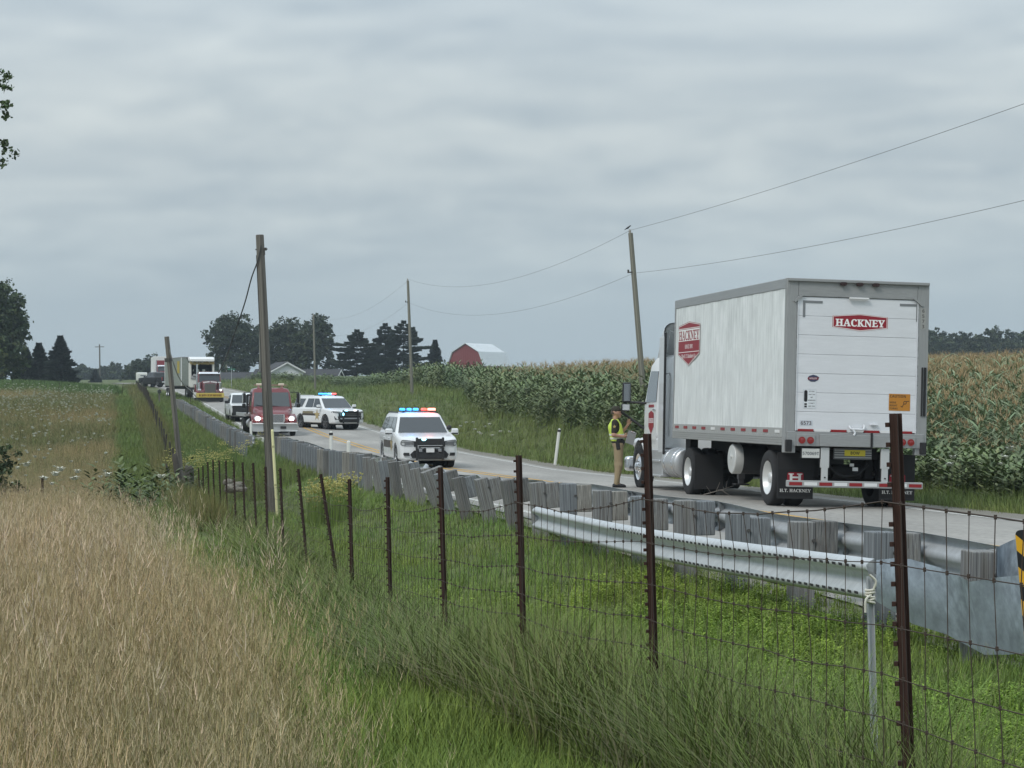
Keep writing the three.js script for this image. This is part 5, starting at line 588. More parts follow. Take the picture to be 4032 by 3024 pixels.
  mesh('chassis_rail', [box(0.1, 0.24, 7.6, [-0.42, 0.72, 1.5]), box(0.1, 0.24, 7.6, [0.42, 0.72, 1.5]), cyl(0.08, 0.08, 1.9, [0, 0.46, -2.05], RZ), cyl(0.1, 0.1, 1.9, [0, 0.46, 2.3], RZ), box(0.8, 0.5, 1.3, [0, 0.75, -1.7])], chassis, R);
  setBy(o, [-1.0, 0, -2.05], 632, 941, 104);
}
// ---------------------------------------------------------------- heavy wrecker, the wrecked semi on its hook, and a semi waiting behind
function bigCab(o, m, visor) { // long-nose cab: local origin at the steer axle ground line
  mesh('cab', loft([ringY(0.95, 1.0, 0.6, 2.5, 0.06), ringY(1.75, 1.05, 0.6, 2.5, 0.08), ringY(2.6, 1.0, 0.85, 2.5, 0.1), ringY(2.78, 0.9, 1.0, 2.45, 0.14)], 0.5), m, o);
  mesh('hood', loft([ringZ(0.65, 0.72, 0.9, 1.95, 0.14), ringZ(-0.4, 0.6, 0.85, 1.82, 0.14), ringZ(-0.98, 0.5, 0.8, 1.72, 0.1)], 0.5), m, o);
  for (const s of [-1, 1]) { const arc = []; for (let i = 0; i <= 12; i++) { const a = Math.PI * i / 12, row = []; for (const x of [0.55, 0.95, 1.18, 1.22]) row.push([s * x, 0.52 + Math.sin(a) * (x > 1.2 ? 0.58 : 0.64), Math.cos(a) * 0.72]); arc.push(row); } mesh('fender', [quadStrip(arc), quadStrip(arc.map((r) => r.map(([x, y, z]) => [x, y - 0.02, z])))], m, o); addWheel(o, s * 1.03, 0, 0.5, 0.29, 0.3, 'steer', chrome); mesh('side_window', slab([[0.9, 1.82], [1.9, 1.82], [1.9, 2.5], [1.05, 2.5]], 0.008, sideMap(s, (z, y) => lerp(1.05, 1.0, (y - 1.75) / 0.85) + 0.002)), glassDark, o); mesh('exhaust_stack', cyl(0.08, 0.08, 2.6, [s * 1.05, 2.2, 2.68], undefined, 12), chrome, o); mesh('air_cleaner', cyl(0.18, 0.18, 0.6, [s * 0.92, 1.5, 0.45], undefined, 14), chrome, o); }
  mesh('windshield', slab([[-0.95, 1.82], [0.95, 1.82], [0.92, 2.5], [-0.92, 2.5]], 0.01, (u, v, w) => [u, v, lerp(0.6, 0.85, (v - 1.75) / 0.85) - 0.004 - w]), glassDark, o); if (visor) mesh('sun_visor', box(1.9, 0.2, 0.3, [0, 2.6, 0.72], [0.5, 0, 0], 0.02), chrome, o);
}
{
  const o = thing('heavy_wrecker', 'red heavy wrecker with a mesh grille and yellow lettered bumper towing the wrecked semi', 'tow truck', V(0, 0, 0), facing(184, 0.0));
  bigCab(o, redPaint, true);
  const gr = mesh('grille', box(0.98, 1.0, 0.08, [0, 1.2, -1.02], undefined, 0.2), mat([0.12, 0.115, 0.105], 0.6, 0.4), o); mesh('hood_band', [box(0.6, 0.1, 0.06, [-0.34, 1.82, -0.98], [0, 0, 0.12], 0.02), box(0.6, 0.1, 0.06, [0.34, 1.82, -0.98], [0, 0, -0.12], 0.02), box(0.3, 0.09, 0.06, [-0.9, 1.8, 0.1], undefined, 0.02)], tapeWhite, gr);
  for (const s of [-1, 1]) { const hl = mesh('headlight', box(0.34, 0.2, 0.2, [s * 0.95, 1.1, -0.72], undefined, 0.05), chrome, o); mesh('lamp', at(new THREE.SphereGeometry(0.085, 12, 8), [s * 0.97, 1.1, -0.82]), s > 0 ? lampClear : glow([1, 0.96, 0.9], 4), hl); }
  const bp = mesh('bumper', box(2.5, 0.42, 0.2, [0, 0.62, -1.12], undefined, 0.03), mat([0.55, 0.45, 0.12], 0.6), o); const tx = mesh('bumper_marking', new THREE.PlaneGeometry(2.1, 0.3), decal(canvasTex(512, 74, (c, W, H) => { c.fillStyle = '#b79a34'; c.fillRect(0, 0, W, H); c.fillStyle = '#4b2f1c'; for (let i = 0; i < 15; i++) { c.globalAlpha = 0.55 + 0.4 * hash(i, 2, 8); c.fillRect(14 + i * 33, 12 + 8 * hash(i, 3, 8), 12 + 12 * hash(i, 4, 8), 46); if (hash(i, 6, 8) > 0.4) c.fillRect(14 + i * 33, 30 + 14 * hash(i, 7, 8), 27, 9); } c.globalAlpha = 1; })), bp); tx.position.set(0, 0.63, -1.226); tx.rotation.y = Math.PI; mesh('air_dam', box(2.4, 0.32, 0.12, [0, 0.25, -1.08], undefined, 0.02), chassis, o); mesh('fluid_tank', cyl(0.12, 0.14, 0.5, [1.35, 0.65, -0.9], undefined, 12), tapeWhite, o);
  mesh('wrecker_body', [box(2.45, 0.9, 3.6, [0, 1.15, 4.6], undefined, 0.05), box(0.5, 0.9, 2.6, [0, 2.0, 4.6], undefined, 0.05), bar([0, 1.8, 4], [0, 2.7, 7.0], 0.16, 10)], redPaint, o);
  for (const s of [-1, 1]) for (const z of [4.2, 5.5]) addWheel(o, s * 0.95, z, 0.5, 0.55, 0.29, 'truck', alu); mesh('chassis_rail', [box(0.9, 0.3, 7.4, [0, 0.75, 3.0]), cyl(0.09, 0.09, 1.9, [0, 0.5, 0], RZ)], chassis, o);
  setBy(o, [0, 0, 0], 453, 868.5, 184);
  // wrecked semi lifted behind it
  const w = thing('wrecked_semi', 'wrecked white semi with its windshield torn out, hooked up behind the red wrecker', 'truck', V(0, 0, 0), facing(196, 0.02)), cream = mat([0.68, 0.67, 0.62], 0.55), torn = mat([0.32, 0.25, 0.10], 0.9);
  const [X, D] = rp(196, -3.0); w.position.set(X, ROAD_H(196) + CY + 0.35, -D); w.rotation.x = 0.03;
  // standing frame of the cab with open front
  mesh('cab_shell', [box(0.12, 2.4, 1.6, [-1.12, 2.1, 1.6], undefined, 0.03), box(0.12, 2.3, 1.6, [1.12, 2.1, 1.6], undefined, 0.03), box(2.3, 0.9, 0.12, [0, 1.3, 0.85], undefined, 0.03), box(0.16, 1.6, 0.12, [-1.08, 2.5, 0.85], undefined, 0.02), box(0.16, 1.6, 0.12, [1.08, 2.5, 0.85], undefined, 0.02)], cream, w); mesh('roof_cap', loft([ringZ(0.5, 1.15, 3.35, 3.55, 0.08), ringZ(0.9, 1.2, 3.3, 3.75, 0.12), ringZ(2.4, 1.22, 3.3, 3.85, 0.14)], 0.5), mat([0.8, 0.8, 0.79], 0.45), w);
  const lining = []; for (let i = 0; i < 14; i++) lining.push(box(0.2 + hash(i, 1) * 0.15, 0.12 + hash(i, 2) * 0.22, 0.08, [-1.0 + i * 0.155, 3.25 - hash(i, 3) * 0.12, 0.7], [0, 0, (hash(i, 4) - 0.5) * 0.6])); mesh('torn_lining', lining, torn, w);
  mesh('sleeper_back', [box(2.2, 0.7, 0.1, [0, 3.0, 2.5]), box(0.4, 1.6, 0.1, [-0.95, 2.2, 2.5]), box(0.4, 1.6, 0.1, [0.95, 2.2, 2.5]), box(0.3, 1.6, 0.1, [0, 2.2, 2.5])], chassis, w); mesh('seat', [box(0.5, 0.9, 0.2, [-0.55, 2.0, 1.9], [0.1, 0, 0], 0.08), box(0.5, 0.2, 0.5, [-0.55, 1.6, 1.6], undefined, 0.08), box(0.34, 0.3, 0.14, [-0.55, 2.6, 1.95], undefined, 0.06)], chassis, w); mesh('seat', [box(0.5, 0.9, 0.2, [0.55, 2.0, 1.9], [0.1, 0, 0], 0.08), box(0.5, 0.2, 0.5, [0.55, 1.6, 1.6], undefined, 0.08), box(0.34, 0.3, 0.14, [0.55, 2.6, 1.95], undefined, 0.06)], chassis, w);
  mesh('dash_wreckage', [box(2.1, 0.3, 0.4, [0, 1.75, 0.9], [0.1, 0, 0.04], 0.05), box(0.7, 0.2, 0.3, [0.5, 1.95, 0.8], [0.3, 0.2, 0.1]), box(0.6, 0.16, 0.3, [-0.4, 1.94, 0.8], [0.3, -0.3, -0.1])], mat([0.3, 0.3, 0.3], 0.7), w); mesh('chassis_rail', [box(0.9, 0.3, 5.5, [0, 0.8, 3.2]), box(1.6, 0.5, 1.0, [0, 0.9, 1.2])], chassis, w);
  for (const s of [-1, 1]) { for (const z of [4.4, 5.7]) addWheel(w, s * 0.95, z, 0.5, 0.55, 0.29, 'truck', alu); mesh('bent_antenna', bar([s * 1.2, 3.2, 0.9], [s * 1.45, 3.7, 0.8], 0.03), chassis, w); }
  // its trailer
  const t = thing('semi_trailer', 'dirty white semi trailer with a yellow side panel behind the wrecked semi', 'trailer', V(0, 0, 0), facing(204, 0.09)); const [X2, D2] = rp(201, -3.5); t.position.set(X2, ROAD_H(204) + CY + 0.05, -D2); const side = mat([0.31, 0.33, 0.285], 0.7, 0, { map: mottle });
  mesh('box_body', [box(2.5, 2.75, 13, [0, 2.55, 6.7], undefined, 0.03)], side, t); for (const s of [-1, 1]) { mesh('corner_post', box(0.06, 2.8, 0.35, [s * 1.25, 2.55, 0.4], undefined, 0.02), mat([0.78, 0.79, 0.8], 0.4), t); mesh('side_panel', box(0.03, 1.2, 1.6, [s * 1.262, 3.0, 2.6]), mat([0.42, 0.33, 0.06], 0.7), t); mesh('corner_post', box(0.06, 2.8, 0.2, [s * 1.25, 2.55, 13.1]), tapeWhite, t); for (const z of [10.6, 11.9]) addWheel(t, s * 0.98, z, 0.5, 0.55, 0.29, 'truck', alu); } mesh('roof_edge', box(2.54, 0.08, 13.04, [0, 3.95, 6.7]), mat([0.3, 0.3, 0.3], 0.6), t); mesh('undercarriage', box(1.2, 0.3, 12, [0, 1.0, 6.7]), chassis, t);
  // semi waiting farther up
  const q = thing('semi_truck', 'red and white semi waiting at the crest of the hill behind the tow', 'truck', V(0, 0, 0), Math.PI + 0.215); { const z = ray(356, 830, 286); q.position.set(z.x, ROAD_H(286) + CY - 0.03, -286); } bigCab(q, redPaint, true); mesh('grille', box(0.96, 0.9, 0.08, [0, 1.25, -1.0], undefined, 0.05), chrome, q); mesh('bumper', box(2.4, 0.4, 0.15, [0, 0.6, -1.1], undefined, 0.04), tapeWhite, q); const bx2 = mesh('box_body', box(2.6, 2.85, 12, [0, 2.6, 9.4], undefined, 0.03), mat([0.72, 0.72, 0.71], 0.5), q); mesh('front_banner', box(2.1, 0.7, 0.02, [0, 3.1, 3.385]), mat([0.26, 0.04, 0.05], 0.6), bx2); mesh('chassis_rail', box(0.9, 0.3, 14, [0, 0.8, 8]), chassis, q); for (const s of [-1, 1]) { for (const z of [4.6, 13.5]) addWheel(q, s * 0.98, z, 0.5, 0.55, 0.29, 'truck', alu); mesh('headlight', box(0.3, 0.18, 0.1, [s * 0.95, 1.05, -0.7], undefined, 0.04), lampClear, q); }
  // small white cargo trailer at the far end
  const v = thing('cargo_trailer', 'small white cargo trailer at the end of the line beside the black pickup', 'trailer', V(0, 0, 0), facing(262, 0)); const vp = ray(306, 828, 270); v.position.set(vp.x, ground(vp.x, 270) + 0.25, -270); mesh('box_body', loft([ringZ(-1.4, 0.6, 0.6, 1.5, 0.1), ringZ(-1.1, 0.65, 0.5, 1.62, 0.1), ringZ(1.4, 0.65, 0.5, 1.62, 0.06)], 0.5), whitePl, v); mesh('lettering_band', box(0.7, 0.14, 0.02, [-0.1, 1.2, -1.42]), mat([0.15, 0.16, 0.18], 0.6), v); mesh('hitch', [box(0.5, 0.1, 0.9, [0, 0.45, -1.7]), bar([0, 0.1, -1.9], [0, 0.5, -1.9], 0.03)], chassis, v); for (const s of [-1, 1]) addWheel(v, s * 0.66, 0.2, 0.3, 0.2, 0.18, 'car', alu);
}
// ---------------------------------------------------------------- the officer
function field(bones, k, c, half, res, clip) { // joined tapered capsules [a, ra, b, rb] -> smooth skin
  const mc = new MarchingCubes(res, new THREE.MeshBasicMaterial(), false, false, 120000), n = res, h = n / 2; mc.isolation = 0;
  const B = bones.map(([a, ra, b, rb, sz = 1]) => ({ a, ra, d: [b[0] - a[0], b[1] - a[1], b[2] - a[2]], rb, sz, l: (b[0] - a[0]) ** 2 + (b[1] - a[1]) ** 2 + (b[2] - a[2]) ** 2 + 1e-9 }));
  for (let z = 0; z < n; z++) for (let y = 0; y < n; y++) for (let x = 0; x < n; x++) {
    const p = [c[0] + (x - h) / h * half, c[1] + (y - h) / h * half, c[2] + (z - h) / h * half]; let d = 1;
    for (const q of B) { const e = [p[0] - q.a[0], p[1] - q.a[1], p[2] - q.a[2]], t = clamp((e[0] * q.d[0] + e[1] * q.d[1] + e[2] * q.d[2]) / q.l); const dist = Math.hypot(e[0] - q.d[0] * t, e[1] - q.d[1] * t, (e[2] - q.d[2] * t) * q.sz) - lerp(q.ra, q.rb, t); const m = Math.max(k - Math.abs(d - dist), 0) / k; d = Math.min(d, dist) - m * m * k * 0.25; }
    if (clip) d = Math.max(d, clip(p)); mc.field[x + y * n + z * n * n] = -d;
  }
  mc.update(); const cnt = mc.count ?? mc.geometry.drawRange.count, pos = new Float32Array(cnt * 3); for (let i = 0; i < cnt; i++) for (let q = 0; q < 3; q++) pos[i * 3 + q] = c[q] + mc.positionArray[i * 3 + q] * half;
  const g = new THREE.BufferGeometry(); g.setAttribute('position', new THREE.BufferAttribute(pos, 3)); g.setAttribute('uv', new THREE.BufferAttribute(new Float32Array(cnt * 2), 2)); const nn = new Float32Array(cnt * 3); for (let i = 0; i < cnt * 3; i++) nn[i] = mc.normalArray[i]; g.setAttribute('normal', new THREE.BufferAttribute(nn, 3)); g.computeVertexNormals(); return toCreasedNormals(g, 1.2);
}
{
  const D = 45.9, X = (1334 - 1106) / F * D, [s, u] = su(X, D), o = thing('person', 'person in a yellow green safety vest, tan trousers and dark cap holding a clipboard beside the truck cab', 'person', V(X, ROAD_H(s) + CY - 0.018 * Math.abs(u), -D)); o.userData.label = 'person in a yellow safety vest and tan trousers standing beside the truck cab';
  const skin = mat([0.42, 0.24, 0.17], 0.6), shirt = mat([0.028, 0.022, 0.018], 0.85), khaki = mat([0.30, 0.235, 0.145], 0.9), vestM = mat([0.58, 0.74, 0.10], 0.7), silver = mat([0.68, 0.72, 0.62], 0.4), dark = mat([0.02, 0.02, 0.022], 0.7), capM = mat([0.035, 0.032, 0.022], 0.9);
  // joints: x forward (toward the truck), z toward the camera (his right side)
  const hipR = [0.02, 0.95, 0.09], hipL = [0.02, 0.95, -0.09], kneeR = [0.035, 0.51, 0.1], kneeL = [0.015, 0.51, -0.1], ankR = [-0.03, 0.1, 0.1], ankL = [-0.005, 0.1, -0.12], pel = [0.015, 1.0, 0], belly = [-0.01, 1.14, 0], chest = [-0.055, 1.34, 0], neck = [-0.055, 1.52, 0], head = [-0.035, 1.66, 0];
  const shR = [-0.07, 1.46, 0.18], shL = [-0.06, 1.46, -0.18], elR = [-0.1, 1.18, 0.25], elL = [0.1, 1.2, -0.22], wrR = [0.12, 1.145, 0.22], wrL = [0.24, 1.4, -0.16];
  const legs = (g) => [[hipR, 0.095 + g, kneeR, 0.064 + g], [kneeR, 0.064 + g, ankR, 0.045 + g], [hipL, 0.095 + g, kneeL, 0.064 + g], [kneeL, 0.064 + g, ankL, 0.045 + g], [pel, 0.125 + g, [0.015, 0.98, 0.06], 0.11 + g], [pel, 0.125 + g, [0.015, 0.98, -0.06], 0.11 + g]];
  const torso = (g) => [[[pel[0], pel[1], 0.05], 0.12 + g, [chest[0], chest[1], 0.07], 0.13 + g], [[pel[0], pel[1], -0.05], 0.12 + g, [chest[0], chest[1], -0.07], 0.13 + g], [belly, 0.13 + g, chest, 0.125 + g], [[chest[0], 1.42, 0.13], 0.075 + g, [chest[0], 1.42, -0.13], 0.075 + g], [chest, 0.11 + g, neck, 0.06 + g * 0.5]];
  const arms = (g) => [[shR, 0.062 + g, elR, 0.044 + g], [elR, 0.042 + g, wrR, 0.028 + g], [shL, 0.062 + g, elL, 0.044 + g], [elL, 0.042 + g, wrL, 0.028 + g]];
  const bodyG = field([...legs(-0.01), ...torso(-0.01), ...arms(0), [ankR, 0.04, [0.06, 0.045, 0.105], 0.022], [ankL, 0.04, [0.085, 0.045, -0.12], 0.022], [neck, 0.055, head, 0.06]], 0.03, [0.03, 0.88, 0], 0.95, 120);
  const headG = field([[[-0.05, 1.69, 0], 0.092, [-0.01, 1.685, 0], 0.084], [[-0.01, 1.65, 0], 0.075, [0.03, 1.6, 0], 0.042], [[0.062, 1.665, 0], 0.012, [0.082, 1.636, 0], 0.014], [[0.045, 1.598, 0.012], 0.014, [0.045, 1.598, -0.012], 0.014], [[-0.035, 1.675, 0.083], 0.014, [-0.03, 1.645, 0.08], 0.012], [[-0.035, 1.675, -0.083], 0.014, [-0.03, 1.645, -0.08], 0.012], [[0.05, 1.683, 0.03], 0.012, [0.05, 1.683, -0.03], 0.012], [neck, 0.055, [-0.04, 1.6, 0], 0.055]], 0.018, [-0.01, 1.65, 0], 0.2, 84);
  const hand = (w, dir, across, curl) => { const A = V(...dir).normalize(), C = V(...across).normalize(), N = A.clone().cross(C), P = (a, c, n) => V(...w).addScaledVector(A, a).addScaledVector(C, c).addScaledVector(N, n).toArray(), b = [[P(0.0, 0.0, 0), 0.024, P(0.07, 0.02, 0), 0.018], [P(0.0, 0, 0), 0.024, P(0.07, -0.02, 0), 0.018]]; [[0.03, 0.075], [0.01, 0.088], [-0.01, 0.082], [-0.03, 0.064]].forEach(([c, l]) => { const k = P(0.085, c, 0), m = P(0.085 + l * 0.5, c, curl * l * 0.35); b.push([P(0.06, c, 0), 0.011, k, 0.01], [k, 0.01, m, 0.009], [m, 0.009, P(0.085 + l * (0.9 - Math.abs(curl) * 0.35), c, curl * l * 0.9), 0.0075]); }); b.push([P(0.015, 0.028, 0), 0.013, P(0.045, 0.06, curl * 0.02), 0.011], [P(0.045, 0.06, curl * 0.02), 0.011, P(0.08, 0.068, curl * 0.035), 0.009]); return field(b, 0.008, V(...w).addScaledVector(A, 0.07).toArray(), 0.13, 72); };
  const hR = hand(wrR, [0.95, 0.05, -0.1], [0.1, 0.8, 0.3], -0.9), hL = hand(wrL, [0.15, 1, 0.1], [0.75, 0, 0.5], 0.25);
  const body = mesh('body', [bodyG, headG, hR, hL], skin, o);
  mesh('eye', [at(new THREE.SphereGeometry(0.01, 8, 6), [0.058, 1.672, 0.034]), at(new THREE.SphereGeometry(0.01, 8, 6), [0.058, 1.672, -0.034])], dark, body);
  mesh('hair', field([[[-0.07, 1.68, 0], 0.084, [-0.045, 1.7, 0], 0.094]], 0.02, [-0.05, 1.69, 0], 0.16, 40, (p) => Math.max(p[1] - 1.74, 1.64 - p[1], p[0] + 0.03)), mat([0.09, 0.07, 0.055], 0.9), body);
  mesh('shirt', field([...torso(0.005), [shR, 0.072, [lerp(shR[0], elR[0], 0.75), lerp(shR[1], elR[1], 0.75), lerp(shR[2], elR[2], 0.75)], 0.06], [shL, 0.072, [lerp(shL[0], elL[0], 0.75), lerp(shL[1], elL[1], 0.75), lerp(shL[2], elL[2], 0.75)], 0.06]], 0.03, [0, 1.28, 0], 0.42, 96, (p) => Math.max(0.98 - p[1], p[1] - 1.545)), shirt, body);
  mesh('trousers', field(legs(0.014), 0.035, [0.02, 0.55, 0], 0.62, 96, (p) => Math.max(0.06 - p[1], p[1] - 1.06)), khaki, body);
  mesh('belt', field([...torso(0.018), ...legs(0.02).slice(4)], 0.03, [0.01, 1.03, 0], 0.26, 64, (p) => Math.abs(p[1] - 1.035) - 0.032), dark, body); mesh('holster', [box(0.09, 0.2, 0.05, [0.0, 0.95, 0.185], [0, 0, 0.12], 0.02), box(0.1, 0.06, 0.045, [0.015, 1.06, 0.19], [0, 0, 0.25], 0.015), box(0.06, 0.1, 0.05, [0.12, 1.02, 0.12], undefined, 0.015)], dark, body);
  const vestClip = (p) => Math.max(1.1 - p[1] - (p[0] < -0.02 ? 0.06 : 0), p[1] - 1.53, Math.min(0.05, 0.085 - Math.hypot((p[0] + 0.035) * 1.2, (p[1] - 1.36) * 0.62)) + (Math.abs(p[2]) > 0.145 ? 0 : -1));
  const vestB = [...torso(0.026), [[-0.07, 1.47, 0.15], 0.075, [-0.07, 1.47, -0.15], 0.075]]; const vest = mesh('safety_vest', field(vestB, 0.03, [-0.03, 1.3, 0], 0.36, 88, vestClip), vestM, body);
  const vestO = [...torso(0.031), [[-0.07, 1.47, 0.15], 0.08, [-0.07, 1.47, -0.15], 0.08]]; for (const y of [1.1, 1.18]) mesh('reflective_band', field(vestO, 0.03, [-0.03, y, 0], 0.26, 72, (p) => Math.max(vestClip(p), Math.abs(p[1] - y) - 0.022)), silver, vest);
  mesh('sleeve_star', at(new THREE.ShapeGeometry(new THREE.Shape(star(0.045).map((p) => new THREE.Vector2(...p)))), [-0.085, 1.37, 0.302], [0.2, 0, 0]), mat([0.5, 0.4, 0.16], 0.6), body);
  mesh('cap', [field([[[-0.045, 1.735, 0], 0.098, [-0.02, 1.735, 0], 0.094]], 0.02, [-0.03, 1.76, 0], 0.16, 44, (p) => 1.715 - p[1]), at(new THREE.CylinderGeometry(0.085, 0.09, 0.014, 18, 1, false, 0.2, 2.75).scale(1.35, 1, 0.95), [0.05, 1.722, 0], [0, 0, -0.12])], capM, body);
  for (const [a, z] of [[ankR, 0.105], [ankL, -0.12]]) mesh('shoe', loft([[-0.09, 0.035, 0.07], [-0.06, 0.045, 0.095], [0.0, 0.046, 0.1], [0.06, 0.046, 0.085], [0.13, 0.05, 0.07], [0.18, 0.04, 0.055], [0.205, 0.015, 0.03]].map(([x, w, h]) => { const r = []; for (let i = 0; i < 10; i++) { const th = i / 10 * 6.283; r.push([a[0] + x, h / 2 + 0.003 + Math.sin(th) * h / 2, z + Math.cos(th) * w]); } return r; }), 1), dark, body);
  const cb = thing('clipboard', 'grey clipboard held by the person in the safety vest', 'clipboard', o.position.clone().add(V(0.285, 1.12, 0.24)), 0.35); cb.rotation.z = -0.3; mesh('board', box(0.2, 0.29, 0.012, [0, 0, 0], undefined, 0.004), mat([0.26, 0.27, 0.27], 0.6), cb); mesh('clip', box(0.09, 0.025, 0.02, [0, 0.135, 0.008], undefined, 0.005), chrome, cb);
}
// ---------------------------------------------------------------- grasses, weeds and corn
function bladesGeo(list) { // list of {x, z, h, lean, az, w, bend, segs, tone, y0}
  const pos = [], col = [], tri = (a, b, c, t) => { pos.push(...a, ...b, ...c); for (let i = 0; i < 3; i++) col.push(...t); };
  for (const b of list) {
    const n = b.segs || 3, cx = Math.cos(b.az), sz = Math.sin(b.az), px = -sz, pz = cx; let prev = null;
    for (let i = 0; i <= n; i++) { const f = i / n, out = b.lean * f + b.bend * f * f, y = (b.y0 || 0) + b.h * (f - 0.35 * Math.max(0, b.bend / b.h) * f * f), w = b.w * (b.fat ? Math.sin(Math.PI * clamp(f * 0.86 + 0.1)) : 1 - f * 0.93) / 2; const c = [b.x + cx * out, y, b.z + sz * out], L = [c[0] - px * w, y, c[2] - pz * w], R = [c[0] + px * w, y, c[2] + pz * w]; if (prev) { tri(prev[0], prev[1], L, b.tone); tri(prev[1], R, L, b.tone); } prev = [L, R]; }
  }
  const g = new THREE.BufferGeometry(); g.setAttribute('position', new THREE.Float32BufferAttribute(pos, 3)); g.setAttribute('color', new THREE.Float32BufferAttribute(col, 3)); g.computeVertexNormals(); return g;
}
const vary = (r, c, k = 0.2) => { const f = 1 + (r() - 0.5) * 2 * k; return c.map((q) => q * f * (1 + (r() - 0.5) * 0.12)); };
const grassMat = new THREE.MeshStandardMaterial({ vertexColors: true, roughness: 0.85, side: THREE.DoubleSide });
const leafMat = new THREE.MeshStandardMaterial({ vertexColors: true, roughness: 0.8, side: THREE.DoubleSide });
function greenTuft(seed, n, h0, h1, rad, w, tones, arch = 0.6) { const r = rng(seed), l = []; for (let i = 0; i < n; i++) { const a = r() * 6.283, d = Math.sqrt(r()) * rad, h = lerp(h0, h1, r()); l.push({ x: Math.cos(a) * d, z: Math.sin(a) * d, h, lean: h * (0.05 + r() * 0.25), bend: h * arch * r(), az: r() * 6.283, w: w * (0.7 + r() * 0.6), segs: 4, tone: vary(r, tones[Math.floor(r() * tones.length)]) }); } return bladesGeo(l); }
function seedTuft(seed, n, h0, h1, rad, stemT, headT, greenT, greens, droop = 0.5) { // hay stems with loose nodding heads
  const r = rng(seed), l = []; for (let i = 0; i < n; i++) { const a = r() * 6.283, d = Math.sqrt(r()) * rad, h = lerp(h0, h1, r()), az = r() * 6.283, lean = h * (0.04 + r() * 0.26), bend = h * 0.16 * r(), x = Math.cos(a) * d, z = Math.sin(a) * d, t = vary(r, stemT, 0.25); l.push({ x, z, h, lean, bend, az, w: 0.003, segs: 3, tone: t });
    if (r() < 0.4) l.push({ x: x + Math.cos(az) * lean * 0.3, z: z + Math.sin(az) * lean * 0.3, y0: h * (0.15 + r() * 0.35), h: h * 0.3, lean: 0.1 + r() * 0.08, bend: 0.16 * r(), az: r() * 6.283, w: 0.0048, segs: 3, tone: vary(r, stemT, 0.3) });
    const tx = x + Math.cos(az) * (lean + bend), tz = z + Math.sin(az) * (lean + bend), ty = h * (1 - 0.35 * bend / h), ht = vary(r, headT, 0.2); const m = 8 + Math.floor(r() * 5), pl2 = 0.10 + r() * 0.08; for (let k = 0; k < m; k++) { const q = k / m, back = pl2 * q, ba = r() * 6.283, bo = 0.006 + 0.03 * q * r(); l.push({ x: tx - Math.cos(az) * back * 0.25 + Math.cos(ba) * bo, z: tz - Math.sin(az) * back * 0.25 + Math.sin(ba) * bo, y0: ty - back, h: 0.022 + r() * 0.016, lean: 0.004 + r() * 0.012, bend: 0.012 * droop * r(), az: ba, w: 0.0042 + r() * 0.0022, segs: 1, fat: true, tone: ht }); } }
  for (let i = 0; i < greens; i++) { const a = r() * 6.283, d = Math.sqrt(r()) * rad, h = lerp(0.2, 0.5, r()); l.push({ x: Math.cos(a) * d, z: Math.sin(a) * d, h, lean: h * 0.2, bend: h * 0.5 * r(), az: r() * 6.283, w: 0.008, segs: 3, tone: vary(r, greenT, 0.25) }); }
  return bladesGeo(l);
}
function leafyWeed(seed, h, n, leaf, tones, spread = 0.35) { // upright weed with leaves up its stems
  const r = rng(seed), l = []; for (let s = 0; s < n; s++) { const a = r() * 6.283, d = Math.sqrt(r()) * spread, H = h * (0.6 + r() * 0.5), az = r() * 6.283, lean = H * 0.18 * r(), x = Math.cos(a) * d, z = Math.sin(a) * d; l.push({ x, z, h: H, lean, bend: 0, az, w: 0.012, segs: 2, tone: vary(r, tones[0]) }); for (let k = 0; k < 11; k++) { const f = 0.12 + 0.86 * k / 10; l.push({ x: x + Math.cos(az) * lean * f, z: z + Math.sin(az) * lean * f, y0: H * f, h: leaf * (0.2 + r() * 0.5), lean: leaf * (0.5 + r() * 0.5), bend: leaf * 0.3, az: r() * 6.283, w: leaf * 0.42, segs: 2, fat: true, tone: vary(r, tones[Math.floor(r() * tones.length)]) }); } } return bladesGeo(l);
}
const dummy = new THREE.Object3D();
function sow(name, label, cat, geo, spots, m = grassMat) { // spots: [X, D, scale, yscale, color]
  const im = new THREE.InstancedMesh(geo, m, spots.length), c = new THREE.Color(); spots.forEach(([X, D, s, ys, col, lift], i) => { dummy.position.set(X, ground(X, D) - 0.015 + (lift || 0), -D); dummy.rotation.set(0, hash(i, spots.length, 2) * 6.283, 0); dummy.scale.set(s, s * ys, s); dummy.updateMatrix(); im.setMatrixAt(i, dummy.matrix); im.setColorAt(i, c.setRGB(...col)); });
  im.name = numbered(name); im.castShadow = im.receiveShadow = true; scene.add(im); return tag(im, label, cat, null, 'stuff');
}
const tint = (r, k = 0.18, g = 0) => { const f = 1 + (r() - 0.5) * 2 * k; return [f * (1 + g), f, f * (1 - g * 0.5)]; };
const inView = (X, D, m = 1.2) => Math.abs(X) < D * 0.258 + m && D > 1.5;
const tanEdge = (D) => fenceX(D) - lerp(1.5, 1.7, sstep(5, 24, D)) + (fbm(D * 0.5, 3, 3, 55) - 0.5) * 0.9;
function scatterXD(D0, D1, cellAt, xr, fn) { const r = rng(Math.round(D0 * 7 + D1)); for (let D = D0; D < D1; D += cellAt(D)) { const c = cellAt(D), [a, b] = xr(D); for (let X = a; X < b; X += c) { const x = X + (r() - 0.5) * c * 1.2, d = D + (r() - 0.5) * c * 1.2; if (inView(x, d)) fn(x, d, r, c); } } }
